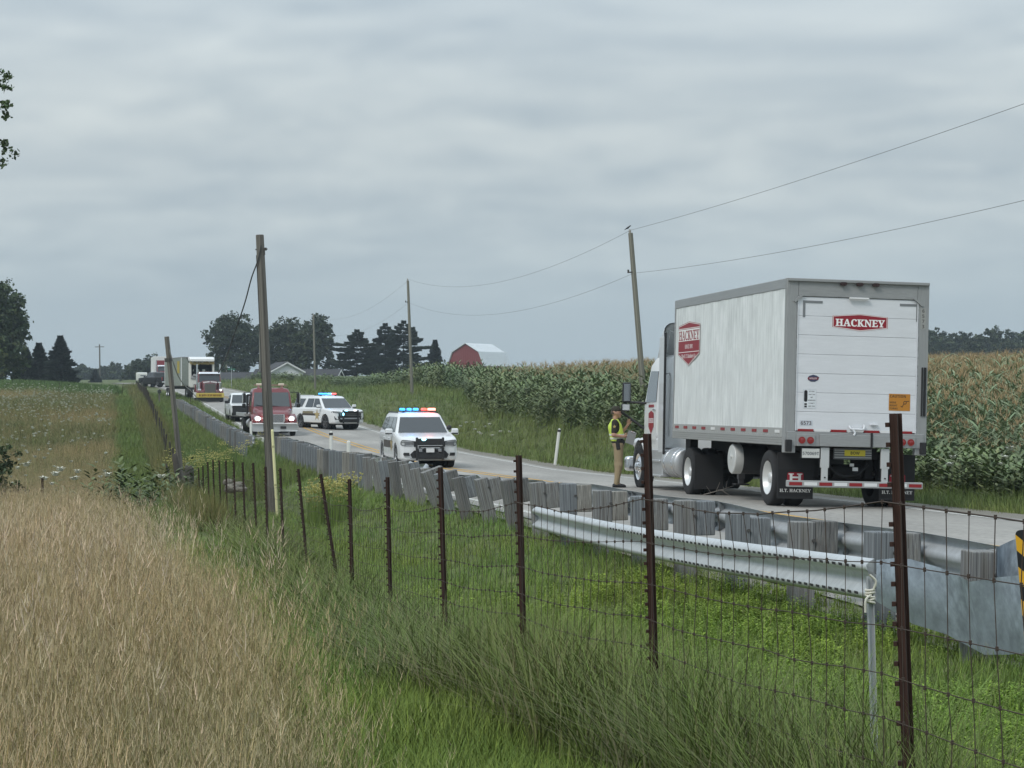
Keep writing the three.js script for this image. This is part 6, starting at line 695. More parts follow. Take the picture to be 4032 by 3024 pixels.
{ // tan hay, near left
  const stem = [0.36, 0.29, 0.125], head = [0.41, 0.32, 0.19], grn = [0.13, 0.18, 0.045];
  const G = [seedTuft(11, 15, 0.55, 0.88, 0.11, stem, head, grn, 8), seedTuft(12, 14, 0.5, 0.9, 0.11, [0.32, 0.275, 0.11], [0.44, 0.345, 0.21], grn, 10), seedTuft(13, 14, 0.42, 0.76, 0.11, [0.29, 0.265, 0.105], [0.38, 0.31, 0.17], [0.15, 0.2, 0.045], 16)], S = [[], [], []];
  scatterXD(3.0, 35.5, (D) => 0.082 * Math.max(1, Math.pow(D / 9, 0.75)), (D) => [-D * 0.258 - 1.2, tanEdge(D) + 0.5], (x, d, r, c) => { const e = tanEdge(d) - x; if (e < 0 && r() > 0.25 + e) return; const edge = 1 - sstep(0, 0.9, e), k = r() < 0.35 + edge * 0.5 ? 2 : r() < 0.5 ? 0 : 1; const pt = fbm(x * 0.9, d * 0.9, 3, 58); S[k].push([x, d, 0.8 + c * 1.5 + r() * 0.15, (0.92 + (r() - 0.5) * 0.3) / (0.8 + c * 1.5) - edge * 0.2 + (pt - 0.5) * 0.4, tint(r, 0.16, (pt - 0.5) * 0.25)]); });
  S.forEach((s, i) => sow('hay_grass', ['tall dry tan hay grass gone to seed, its stems upright', 'tall dry tan hay grass with pale nodding seed heads', 'dry hay grass mixed with green blades along its edge'][i], 'grass', G[i], s));
  const tallS = []; scatterXD(4.0, 30, (D) => 0.2 * Math.max(1, Math.pow(D / 9, 0.6)), (D) => [-D * 0.258 - 1.2, tanEdge(D) - 0.15], (x, d, r) => { if (r() < 0.75) tallS.push([x, d, 0.95 + r() * 0.15, 0.92 + r() * 0.2, tint(r, 0.2)]); });
  sow('hay_stems', 'taller pale hay stems with open panicles standing above the rest', 'grass', seedTuft(14, 3, 0.82, 1.02, 0.09, [0.40, 0.33, 0.18], [0.50, 0.40, 0.28], grn, 0, 1.0), tallS);
  const big = [], r = rng(91); for (let i = 0; i < 26; i++) { const D = 7 + r() * 13, X = lerp(-D * 0.26, tanEdge(D), r()); big.push([X, D, 1, 1.0 + r() * 0.18, [1.25, 1.2, 1.1]]); }
  sow('tall_seed_stalk', 'pale tall seed stalks rising above the tan hay', 'grass', seedTuft(17, 1, 0.85, 1.05, 0.02, [0.5, 0.43, 0.27], [0.55, 0.47, 0.33], grn, 0, 0.9), big);
}
const G1 = [0.13, 0.20, 0.034], G2 = [0.18, 0.25, 0.045], G3 = [0.12, 0.175, 0.034], GD = [0.108, 0.145, 0.036];
{ // green strip, ditch and fence row
  const lawn = greenTuft(21, 20, 0.07, 0.18, 0.07, 0.0048, [G1, G2, G1]), lawn2 = greenTuft(22, 18, 0.10, 0.25, 0.09, 0.0055, [G1, G3, G2]), row = greenTuft(23, 26, 0.25, 0.6, 0.11, 0.0065, [GD, G3, [0.14, 0.17, 0.05]], 0.9), row2 = greenTuft(24, 22, 0.2, 0.48, 0.12, 0.0068, [GD, [0.14, 0.165, 0.07], [0.15, 0.15, 0.07]], 1.2), clover = leafyWeed(25, 0.16, 16, 0.022, [[0.15, 0.24, 0.025], [0.20, 0.29, 0.035]], 0.13), seedy = seedTuft(26, 3, 0.4, 0.7, 0.12, [0.30, 0.27, 0.13], [0.42, 0.36, 0.22], G1, 2, 1.2);
  const A = [], B = [], C = [], C2 = [], E = [], Sd = [];
  scatterXD(2.5, 62, (D) => 0.066 * Math.max(1, Math.pow(D / 7, 0.95)), (D) => [tanEdge(D) - 0.4, rp(D, -3.95)[0] + 0.8], (x, d, r, c) => {
    const f = fenceX(d), o = x - f, [, u] = su(x, d); if (u > -3.8 - r() * 0.25) return; const sc = 0.75 + c * 3.4 + r() * 0.3, iy = 1 / Math.pow(sc, 0.8), pt = fbm(x * 0.8, d * 0.8, 3, 62), tn = tint(r, 0.2, (fbm(x * 0.4, d * 0.4, 2, 66) - 0.5) * 0.35);
    const rowW = lerp(0.12, 0.34, sstep(5, 14, d)) + 0.34 * fbm(d * 0.7, 5, 2, 68);
    if (o < -rowW) { if (pt > 0.52) B.push([x, d, sc, (0.7 + r() * 0.4) * iy, tn]); else A.push([x, d, sc, (0.7 + r() * 0.4) * iy, tn]); }
    else if (o < 0.3) { if (r() < 0.55) (r() < 0.55 ? C : C2).push([x, d, sc * 0.95, (0.55 + pt * 0.7 + r() * 0.2 + 0.35 * (1 - sstep(7, 13, d)) - 0.25 * sstep(0.3, 0.6, Math.abs(o))) * iy, tn]); else B.push([x, d, sc, (1 + r() * 0.5) * iy, tn]); if (r() < 0.012 * Math.max(1, d / 8)) Sd.push([x, d, 0.85, 0.8 + r() * 0.25, tint(r, 0.2)]); }
    else { const t = fbm(x * 0.6 + 9, d * 0.6, 3, 77); if (t > 0.5 && d < 22) { if (r() < 0.4) E.push([x, d, sc * 0.95, (0.8 + r() * 0.6) * iy, tn]); else A.push([x, d, sc, 0.9 * iy, tn]); } else (r() < 0.5 ? A : B).push([x, d, sc, (0.75 + r() * 0.6) * iy, tn]); if (r() < (u > -5.4 ? 0.06 : 0.01)) Sd.push([x, d, 0.8 + c * 0.5, (0.6 + r() * 0.3) * iy, tint(r, 0.2)]); }
  });
  sow('lawn_grass', 'short bright green grass on the mown strip and in the ditch', 'grass', lawn, A); sow('meadow_grass', 'mid green meadow grass beside the fence', 'grass', lawn2, B); sow('fence_row_grass', 'tall dark green grass growing along the wire fence', 'grass', row, C); sow('fence_row_grass', 'arching dark grass bent over along the wire fence', 'grass', row2, C2); sow('clover', 'bright green clover patch behind the wire fence', 'plant', clover, E); sow('seeding_grass', 'pale seeding grass stalks near the guardrail and fence posts', 'grass', seedy, Sd);
  // yellow flower clumps and white clover heads
  const yf = [], r = rng(93), fl = (() => { const q = rng(3), l = []; for (let i = 0; i < 9; i++) { const a = q() * 6.283, d = q() * 0.14, h = 0.45 + q() * 0.3, x = Math.cos(a) * d, z = Math.sin(a) * d; l.push({ x, z, h, lean: 0.05, bend: 0, az: a, w: 0.01, segs: 1, tone: G1 }); for (let k = 0; k < 6; k++) l.push({ x: x + Math.cos(a) * 0.05, z: z + Math.sin(a) * 0.05, y0: h - 0.02, h: 0.03, lean: 0.015 + q() * 0.02, bend: 0, az: k * 1.05, w: 0.022, segs: 1, fat: false, tone: [0.60, 0.55, 0.22] }); } return bladesGeo(l); })();
  for (const [px, py, D, sx, sz, n] of [[705, 1032, 41, 0.55, 1.6, 46], [420, 1000, 74, 0.8, 5, 40], [455, 990, 80, 1.5, 6, 36], [500, 975, 84, 1.5, 8, 16]]) { const p = ray(px, py, D); for (let i = 0; i < n; i++) { const q = (r() + r() + r() - 1.5); yf.push([p.x + q * sx, D + (r() - 0.5) * sz, 0.9 + r() * 0.6, 1, tint(r, 0.15)]); } }
  sow('yellow_wildflowers', 'clumps of pale yellow wildflowers in the ditch', 'flowers', fl, yf);
}
const umbel = (() => { const q = rng(4), l = [{ x: 0, z: 0, h: 0.8, lean: 0.03, bend: 0.02, az: 1, w: 0.012, segs: 2, tone: G1 }]; for (let k = 0; k < 11; k++) { const a = k * 0.571, rr = 0.065 + q() * 0.04; l.push({ x: 0.04, z: 0.02, y0: 0.78 + q() * 0.03, h: 0.02, lean: rr, bend: 0, az: a, w: 0.05, segs: 1, tone: [0.72, 0.72, 0.64] }, { x: 0.04 + Math.cos(a) * rr * 0.3, z: 0.02 + Math.sin(a) * rr * 0.3, y0: 0.76, h: 0.045, lean: rr * 0.5, bend: 0, az: a, w: 0.04, segs: 1, tone: [0.66, 0.66, 0.58] }); } return bladesGeo(l); })();
{ // hill field beyond the dip, mown strip, roadside grass up the hill
  const hay = seedTuft(31, 12, 0.35, 0.62, 0.22, [0.34, 0.27, 0.135], [0.36, 0.28, 0.16], [0.15, 0.17, 0.05], 10), mixed = greenTuft(32, 30, 0.25, 0.55, 0.25, 0.016, [[0.15, 0.15, 0.05], [0.13, 0.135, 0.04], [0.19, 0.16, 0.07]]), grn = greenTuft(33, 30, 0.14, 0.32, 0.25, 0.016, [G1, [0.14, 0.19, 0.05], [0.12, 0.15, 0.045]]), bean = greenTuft(34, 26, 0.25, 0.5, 0.3, 0.05, [[0.09, 0.15, 0.04], [0.11, 0.17, 0.045]]), H = [], Mx = [], Gn = [], Be = [], Fl = [];
  scatterXD(35, 226, (D) => 0.19 * Math.max(1, Math.pow(D / 45, 0.85)), (D) => [-D * 0.262 - 3, rp(D, -3.95)[0] + 1], (x, d, r, c) => {
    const f = fenceX(d), o = x - f, [, u] = su(x, d); if (u > -3.9 - r() * 0.3) return; const sc = 0.55 + c * 1.9, iy = 1 / Math.pow(Math.max(1, sc), 0.7), pt = fbm(x * 0.22, d * 0.09, 3, 82), tn = tint(r, 0.16, (pt - 0.5) * 0.3); if (o > -2.3 + (pt - 0.5) * 0.5 && d < 62 && d > 61) return;
    if (o > -0.25 && d < 62) return; if (d > 178 + (pt - 0.5) * 14 && o < -2) { Be.push([x, d, sc, (0.9 + r() * 0.3) * iy, tn]); return; }
    if (o > -2.2 + (pt - 0.5) * 0.6) { if (o > -0.6 && o < 0.35) Mx.push([x, d, sc, (1.2 + r() * 0.8) * iy, tn]); else Gn.push([x, d, sc, (0.7 + r() * 0.7) * iy, tn]); return; }
    if (d < 44 && r() < 0.5) { Mx.push([x, d, sc, (1 + r() * 0.5) * iy, tn]); return; }
    const green = sstep(0.42, 0.6, fbm(x * 0.12 + 3, d * 0.05, 3, 86) + (d > 115 ? 0.12 : -0.05)); (r() < 0.12 + green * 0.6 ? Mx : H).push([x, d, sc, (0.75 + r() * 0.4) * iy, tn]);
  });
  sow('hill_hay', 'brownish hay growing on the hill across the dip', 'grass', hay, H); sow('hill_meadow', 'olive green meadow grass on the hill across the dip', 'grass', mixed, Mx); sow('hill_grass', 'green mown grass along the climbing fence and ditch bank', 'grass', grn, Gn); sow('bean_crop', 'low green crop along the crest of the hill field', 'crop', bean, Be);
  const r = rng(97); for (let i = 0; i < 1150; i++) { const D = 38 + Math.pow(r(), 0.62) * 138, x = lerp(-D * 0.258, fenceX(D) - 2.4, Math.pow(r(), 1.25)); const w = fbm(x * 0.3, D * 0.12, 3, 88); if (w < 0.36 + 0.16 * (D < 100 ? 1 : 0) || (D < 90 && r() > 0.3)) continue; Fl.push([x, D, 0.62 + r() * 0.5, 0.95 + r() * 0.35, tint(r, 0.1)]); }
  for (const [px, py, D] of [[118, 1020, 39], [125, 1010, 41], [88, 1030, 38], [165, 1030, 38.5], [345, 1026, 40], [230, 1022, 41], [60, 1000, 43]]) { const p = ray(px, py, D); Fl.push([p.x, D, 1.25, Math.max(0.6, (p.y - ground(p.x, D)) / 1.0), [1.1, 1.1, 1.1]]); }
  for (const [px, D, n] of [[2160, 44, 26], [1500, 62, 8], [1025, 84, 10], [1000, 92, 10]]) for (let i = 0; i < n; i++) { const q = (px - 1106) / F * D + (r() - 0.5) * 3.2; Fl.push([q, D + (r() - 0.5) * 5, 1.0 + r() * 0.4, 0.75 + r() * 0.3, [1, 1, 1]]); }
  sow('wild_carrot', 'white wild carrot flowers dotted over the meadow and verges', 'flowers', umbel, Fl);
  const wv = leafyWeed(35, 1.1, 9, 0.2, [[0.10, 0.135, 0.06], [0.12, 0.155, 0.065]], 0.45), W = []; for (const [px, D, s] of [[215, 42, 0.75], [235, 43, 1], [255, 44, 1.1], [275, 43, 0.9], [165, 42, 0.7], [180, 42, 0.6], [330, 46, 0.8], [345, 50, 1], [375, 56, 1.1], [395, 58, 0.8], [420, 57, 0.7], [300, 45, 0.7]]) W.push([(px - 1106) / F * D, D, s, 1, [1, 1, 1]]); sow('tall_weeds', 'dark leafy weeds at the bottom of the dip', 'weeds', wv, W);
}
{ // verge and bank on the corn side
  const verge = greenTuft(41, 26, 0.15, 0.42, 0.2, 0.014, [[0.13, 0.19, 0.04], [0.15, 0.19, 0.06], [0.18, 0.20, 0.085]]), weed = leafyWeed(42, 0.85, 9, 0.2, [[0.14, 0.185, 0.09], [0.16, 0.21, 0.095], [0.17, 0.215, 0.10]], 0.4), V1 = [], W1 = [], r = rng(55);
  for (let s = 22; s < 300; s += 0.24 * Math.max(1, s / 42)) { const c = 0.24 * Math.max(1, s / 42); const wEdge = lerp(7.4, 12.2, sstep(98, 140, s)); for (let u = 4.55; u < wEdge + 2.2; u += c) { const [X, D] = rp(s + (r() - 0.5) * c, u + (r() - 0.5) * c); if (!inView(X, D, 2)) continue; const [, uu] = su(X, D); if (uu < 4.5 + r() * 0.3) continue; const tall = sstep(wEdge - 1.1, wEdge + 1.2, uu), tn = tint(r, 0.2, (fbm(X * 0.3, D * 0.2, 2, 44) - 0.5) * 0.3); V1.push([X, D, 0.55 + c * 1.9, (0.7 + tall * 0.7 + r() * 0.5) / Math.pow(Math.max(1, 0.55 + c * 1.9), 0.6), tn]); if (uu > wEdge && r() < 0.55) W1.push([X, D, 0.55 + c * 0.9 + r() * 0.25, (0.85 + r() * 0.5 + 0.25 * sstep(60, 90, s)) * lerp(1, 0.4, sstep(140, 230, s)), tn]); } }
  for (let s = 60; s < 295; s += 0.55) for (let q = 0; q < 6.4; q += 0.6) { const u = lerp(8.6, 13, sstep(98, 140, s)) + q; const [X, D] = rp(s + r() * 0.5, u + r() * 0.5); if (!inView(X, D, 2) || r() > 0.85) continue; W1.push([X, D, 1.0 + r() * 0.5, (0.95 + r() * 0.5) * (X / D < -0.02 ? lerp(0.62, 0.33, sstep(150, 250, s)) : 0.9), tint(r, 0.2)]); }
  sow('verge_grass', 'green grass on the verge between the road and the corn', 'grass', verge, V1); sow('bank_weeds', 'dense dark green weeds covering the roadside bank', 'weeds', weed, W1, leafMat);
  // corn
  const corn = (seed) => { const q = rng(seed), l = [], H = 1.72; l.push({ x: 0, z: 0, h: H, lean: 0.03, bend: 0, az: q() * 6, w: 0.03, segs: 2, tone: [0.14, 0.165, 0.07] }, { x: 0, z: 0, h: H, lean: 0.03, bend: 0, az: 1.6 + q(), w: 0.03, segs: 2, tone: [0.14, 0.165, 0.07] }); for (let k = 0; k < 15; k++) { const a = (k % 2) * Math.PI + q() * 1.6, y = 0.2 + k * 0.095; l.push({ x: 0, z: 0, y0: y, h: 0.34 + q() * 0.16, lean: 0.18 + q() * 0.12, bend: 0.42 + q() * 0.22, az: a, w: 0.046, segs: 4, fat: true, tone: vary(q, [0.19, 0.26, 0.145], 0.15) }); } for (let k = 0; k < 7; k++) l.push({ x: 0.03, z: 0, y0: H - 0.04, h: 0.18 + q() * 0.08, lean: 0.05 + q() * 0.1, bend: 0.05, az: k * 0.9, w: 0.02, segs: 2, tone: vary(q, [0.36, 0.28, 0.155], 0.15) }); return bladesGeo(l); };
  const K = [corn(51), corn(52)], CS = [[], []];
  for (let u = 9.2; u < 74; u += 0.76) { const st = u < 20 ? 0.16 : u < 40 ? 0.24 : 0.34; for (let s = 30; s < 175; s += st * (s > 100 ? 1.6 : 1)) { const [X, D] = rp(s, u); if (!inView(X, D, 4) || (X / D < 0.05 && u > 22) || (X / D < -0.022) || s > 118) continue; CS[r() < 0.5 ? 0 : 1].push([X + (r() - 0.5) * 0.12, D + (r() - 0.5) * 0.1, 0.9 + r() * 0.2, (0.9 + r() * 0.2) * lerp(0.5, 1, sstep(8.8, 13, u + r() * 1.5)), tint(r, 0.12, 0.05)]); } }
  CS.forEach((c, i) => sow('corn_crop', ['rows of tasselled corn with dark green leaves', 'rows of tasselled corn standing between the others'][i], 'corn', K[i], c, leafMat));
}
// ---------------------------------------------------------------- trees and bushes
const barkMat = mat([0.075, 0.06, 0.048], 1, 0, { map: poleTex });
function crownGeo(seed, blobs, n, leaf, tones, flat = 0.25, twig = 0.16) { // leaf-sized faces gathered in clumps through the crown
  const r = rng(seed), pos = [], col = []; const tot = blobs.reduce((s, b) => s + b[3] * b[4] * b[5], 0), v = V(0, 0, 0), a = V(0, 0, 0), b2 = V(0, 0, 0);
  for (const [bx, by, bz, rx, ry, rz] of blobs) { const m = Math.round(n * rx * ry * rz / tot), clumps = Math.max(8, Math.round(m / 26));
    for (let c = 0; c < clumps; c++) { let th = r() * 6.283, cz = r() * 2 - 1, rr = Math.pow(r(), 0.42), q = Math.sqrt(1 - cz * cz); const jag = 0.82 + r() * 0.36, cx = bx + rx * rr * q * Math.cos(th) * jag, cy = by + ry * rr * cz * jag, cz2 = bz + rz * rr * q * Math.sin(th) * jag, R = twig * (rx + ry + rz) / 3 * (0.7 + r() * 0.7), t0 = vary(r, tones[Math.floor(r() * tones.length)], 0.25);
      for (let k = 0; k < 26; k++) { v.set(cx + (r() + r() - 1) * R * 1.5, cy + (r() + r() - 1) * R * (1.5 - flat * 2), cz2 + (r() + r() - 1) * R * 1.5); const s = leaf * (0.6 + r() * 0.8); a.set(r() - 0.5, (r() - 0.5) * 0.8, r() - 0.5).normalize(); b2.set(r() - 0.5, r() - 0.5, r() - 0.5).cross(a).normalize(); const t = vary(r, t0, 0.12); const p = [[-0.5, 0], [0, 0.32], [0.5, 0], [0, -0.32]].map(([i, j]) => [v.x + a.x * s * i + b2.x * s * j, v.y + a.y * s * i + b2.y * s * j, v.z + a.z * s * i + b2.z * s * j]); pos.push(...p[0], ...p[1], ...p[2], ...p[0], ...p[2], ...p[3]); for (let i = 0; i < 6; i++) col.push(...t); } } }
  const g = new THREE.BufferGeometry(); g.setAttribute('position', new THREE.Float32BufferAttribute(pos, 3)); g.setAttribute('color', new THREE.Float32BufferAttribute(col, 3)); g.computeVertexNormals(); return g;
}
const limbs = (H, r0, blobs) => [bar([0, -0.4, 0], [0, H * 0.45, 0], r0, 9, r0 * 0.75), bar([0, H * 0.43, 0], [blobs[0][0] * 0.5, H * 0.8, blobs[0][2] * 0.5], r0 * 0.75, 8, r0 * 0.2), ...blobs.map((b, i) => bar([0, H * (0.28 + 0.03 * (i % 4)), 0], [b[0] * 0.85, b[1], b[2] * 0.85], r0 * 0.42, 6, r0 * 0.1))];
function broadleaf(seed, label, group, pos, H, blobs, n, leaf, tones, name = 'broadleaf_tree') { const o = thing(name, label, 'tree', pos, 0, group); mesh('trunk', limbs(H, H * 0.028, blobs), barkMat, o); const c = mesh('crown', crownGeo(seed, blobs, n, leaf, tones), leafMat, o); return o; }
const dk = [[0.034, 0.050, 0.022], [0.026, 0.040, 0.019], [0.045, 0.060, 0.024]], md = [[0.05, 0.078, 0.03], [0.04, 0.065, 0.026], [0.065, 0.09, 0.035]];
const blobsFor = (seed, W, H, n) => { const r = rng(seed), l = [[0, H * 0.66, 0, W * 0.33, H * 0.26, W * 0.33]]; for (let i = 0; i < n; i++) { const a = i * 2.4 + r(), f = 0.02 + 0.88 * (i + r()) / n, rad = W * 0.5 * (1 - 0.5 * f * f); l.push([Math.cos(a) * rad * 0.62, H * (0.2 + 0.64 * f), Math.sin(a) * rad * 0.62, W * (0.15 + 0.08 * r()), H * (0.1 + 0.06 * r()), W * (0.15 + 0.08 * r())]); } return l; };
function treeAt(px, top, D, wpx, seed, label, group, tones = dk, n = 4200, base = null, leaf = 0.4) { const X = (px - 1106) / F * D, gy = base === null ? ground(X, D) : CY + base, H = CY + (840 - top) / F * D - gy, W = wpx / F * D; return broadleaf(seed, label, group, V(X, gy, -D), H, blobsFor(seed, W * 1.12, H * 1.06, 12), n * 2.2, leaf * 1.15, tones); }
treeAt(500, 676, 372, 128, 601, 'spreading dark broadleaf tree overhanging the road beyond the red wrecker', 'trees around the garage', dk, 7000, 1);
treeAt(562, 700, 392, 90, 602, 'dark broadleaf tree directly behind the tall grey pole', 'trees around the garage', dk, 4200, 1);
treeAt(618, 684, 378, 96, 603, 'dense dark broadleaf tree right behind the white garage', 'trees around the garage', dk, 5200, 1);
treeAt(683, 676, 372, 88, 604, 'tall dark broadleaf tree between the garage and the first pine', 'trees around the garage', dk, 5200, 1);
treeAt(655, 712, 356, 80, 605, 'lower dark broadleaf tree crowding the garage roof', 'trees around the garage', dk, 3600, 1);
treeAt(-6, 606, 232, 150, 611, 'big broadleaf tree standing at the edge of the field beside the dark conifers', 'trees at the field edge', md, 9000, 0, 0.34);
treeAt(-34, 690, 226, 90, 612, 'yellowish green broadleaf tree in front of the big field edge tree', 'trees at the field edge', [[0.1, 0.12, 0.035], [0.08, 0.11, 0.035]], 3000, 0, 0.34);
treeAt(12, 770, 240, 60, 613, 'bushy broadleaf sapling at the foot of the field edge trees', 'trees at the field edge', md, 2000, 0, 0.34);
[[175, 786, 620, 46], [196, 794, 640, 36], [222, 786, 610, 40], [246, 783, 600, 44], [266, 796, 660, 44], [278, 790, 560, 30], [190, 800, 590, 60], [235, 800, 580, 64], [284, 800, 600, 40]].forEach(([px, t, D, w], i) => treeAt(px, t, D, w, 620 + i, ['distant hazy round tree next to the blue spruce', 'distant hazy low tree left of the far crossarm pole', 'distant hazy tree right at the far crossarm pole', 'distant hazy tall tree right of the far crossarm pole', 'distant hazy low tree between the crossarm pole and the trucks', 'small distant tree next to the cargo trailer', 'broad distant tree beside the spruce and the crossarm pole', 'broad distant tree right of the crossarm pole near the trucks', 'distant hazy tree behind the cargo trailer'][i], 'distant trees', dk, 1600, -1.5, 0.7));
treeAt(300, 776, 420, 70, 631, 'dark broadleaf tree behind the far semi, on the side of the cargo trailer', 'trees behind the far trucks', dk, 3000, 0);
treeAt(338, 764, 440, 80, 632, 'taller broadleaf tree rising over the far white semi', 'trees behind the far trucks', dk, 3400, 0);
treeAt(395, 780, 430, 70, 633, 'broadleaf tree hidden behind the wrecked semi', 'trees behind the far trucks', dk, 2600, 0);
treeAt(470, 775, 420, 60, 634, 'green broadleaf tree between the wrecked semi and the street sign', 'trees behind the far trucks', md, 2600, 0);
[[1985, 716, 520, 80], [2020, 706, 500, 60], [2052, 714, 520, 56], [2084, 708, 505, 60], [2116, 716, 500, 56], [2150, 705, 490, 64], [2182, 712, 510, 56], [2214, 716, 495, 60], [2260, 712, 500, 60], [2035, 730, 470, 60], [2100, 734, 470, 66], [2170, 732, 468, 66], [2230, 735, 470, 60]].forEach(([px, t, D, w], i) => treeAt(px, t, D, w * 1.15, 640 + i, 'dark tree of the wood beyond the cornfield', 'trees of the wood beyond the cornfield', dk, 2600, 1.5, 0.55));
{ // tree whose boughs reach in from beside the tan hay
  const D = 52, X = -17.6, gy = ground(X, D), Y = (py) => CY + (840 - py) / F * D - gy, bl = [[0, Y(420), 0, 3.3, 3.6, 3.3], [1.2, Y(250), 0.3, 2.4, 2.4, 2.4], [4.35, Y(150), 0, 0.62, 0.6, 0.7], [4.4, Y(190), 0.1, 0.66, 0.6, 0.7], [4.55, Y(238), 0.2, 0.7, 0.45, 0.7], [4.65, Y(345), 0.1, 0.75, 0.4, 0.6], [4.15, Y(585), -0.2, 0.5, 0.4, 0.5], [2.6, Y(300), -0.5, 1.6, 1.2, 1.4]];
  const o = broadleaf(671, 'near leafy tree whose boughs hang in above the tan hay', undefined, V(X, gy, -D), Y(60), bl, 9000, 0.11, [[0.05, 0.08, 0.03], [0.06, 0.095, 0.035]]);
}
function conifer(o, H, W, seed, kind) { // tiers of boughs set with needle sprays
  const r = rng(seed), pos = [], col = [], wood = [bar([0, -0.4, 0], [0, H * 0.98, 0], H * 0.017, 7, 0.02)]; const tone = kind === 'spruce' ? [[0.036, 0.050, 0.042], [0.050, 0.066, 0.056], [0.028, 0.040, 0.034]] : [[0.030, 0.046, 0.026], [0.038, 0.056, 0.03], [0.024, 0.038, 0.022]]; const tiers = kind === 'spruce' ? 26 : 15;
  for (let t = 0; t < tiers; t++) { const f = t / (tiers - 1), y = H * (kind === 'spruce' ? 0.04 + 0.94 * f : 0.12 + 0.85 * f), prof = kind === 'spruce' ? Math.pow(1 - f, 0.85) : Math.pow(1 - f, 0.62) * (0.8 + 0.5 * r()), nb = kind === 'spruce' ? 12 : 7;
    for (let b = 0; b < nb; b++) { const a = b / nb * 6.283 + r() * 0.9 + t, L = Math.max(0.12, W * 0.5 * prof * (kind === 'spruce' ? 0.5 + r() * 0.75 : 0.5 + r() * 0.7)), up = kind === 'spruce' ? -0.22 + 0.5 * f : 0.02 + r() * 0.22; if (L > 0.5) wood.push(bar([0, y, 0], [Math.cos(a) * L * 0.8, y + up * L * 0.8, Math.sin(a) * L * 0.8], 0.035, 4, 0.012)); const m = Math.round(kind === 'spruce' ? 20 + L * 20 : 26 + L * 40), t0 = vary(r, tone[Math.floor(r() * 3)], 0.25);
      for (let k = 0; k < m; k++) { const q = kind === 'spruce' ? 0.08 + 0.92 * Math.sqrt(r()) : 0.3 + 0.7 * Math.sqrt(r()), sp = (r() - 0.5) * L * (kind === 'spruce' ? 0.55 : 0.62) * (1.1 - q * 0.5), cx = Math.cos(a) * L * q - Math.sin(a) * sp, cz = Math.sin(a) * L * q + Math.cos(a) * sp, cy = y + up * L * q + (r() - 0.5) * (kind === 'spruce' ? 0.22 : 0.42), s = kind === 'spruce' ? 0.38 : 0.46, da = a + (r() - 0.5) * 1.6, dx = Math.cos(da) * s, dz = Math.sin(da) * s, dy = (r() - 0.35) * s * (kind === 'spruce' ? 0.7 : 0.6), wx = -Math.sin(da) * s * 0.26, wz = Math.cos(da) * s * 0.26; const tt = vary(r, t0, 0.15); pos.push(cx - wx, cy, cz - wz, cx + wx, cy, cz + wz, cx + dx, cy + dy, cz + dz, cx, cy - s * 0.2, cz, cx, cy + s * 0.2, cz, cx + dx * 0.9, cy + dy, cz + dz * 0.9); for (let i = 0; i < 6; i++) col.push(...tt); } } }
  const g = new THREE.BufferGeometry(); g.setAttribute('position', new THREE.Float32BufferAttribute(pos, 3)); g.setAttribute('color', new THREE.Float32BufferAttribute(col, 3)); g.computeVertexNormals(); mesh('trunk', wood, barkMat, o); mesh('crown', g, leafMat, o);
}
for (const [px, top, D, w, kind, lb, gr, b] of [[771, 712, 345, 92, 'pine', 'open branched pine on the bank, set apart from the other pines', 'pines on the bank', 1.2], [832, 698, 352, 74, 'pine', 'tall pine with layered boughs, the pair member away from the barn', 'pines on the bank', 1.2], [872, 692, 348, 92, 'pine', 'tall pine with layered boughs behind the bank utility pole', 'pines on the bank', 1.2], [940, 735, 350, 50, 'spruce', 'small spruce standing between the pines and the red barn', 'conifers by the barn', 1.2], [130, 726, 262, 84, 'spruce', 'blue green spruce standing alone at the edge of the field', 'conifers at the field edge', 0], [84, 742, 268, 66, 'spruce', 'dark spruce next to the big field edge tree', 'conifers at the field edge', 0], [55, 752, 262, 60, 'spruce', 'dark spruce half hidden by the big field edge tree', 'conifers at the field edge', 0], [206, 800, 400, 36, 'spruce', 'small spruce below the far crossarm pole', 'conifers at the field edge', -1]]) {
  const X = (px - 1106) / F * D, o = thing(kind + '_tree', lb, 'tree', V(X, CY + b, -D), 0, gr), H = (840 - top) / F * D - b; conifer(o, H, w / F * D * (kind === 'pine' ? 1.35 : 1.1), 700 + px, kind);
}
{ // bush at the margin of the hay
  const D = 38.5, X = (2 - 1106) / F * D, o = thing('bush', 'dark leafy bush at the far side of the tan hay', 'bush', P3(X, D)); const bl = [[0, 0.7, 0, 0.45, 0.6, 0.45], [0.05, 1.25, 0, 0.3, 0.4, 0.3], [-0.4, 0.8, 0.1, 0.5, 0.6, 0.5], [0.2, 0.4, 0.2, 0.32, 0.3, 0.3]]; mesh('stem', limbs(1.0, 0.025, bl), barkMat, o); mesh('crown', crownGeo(681, bl, 2600, 0.075, md), leafMat, o);
}
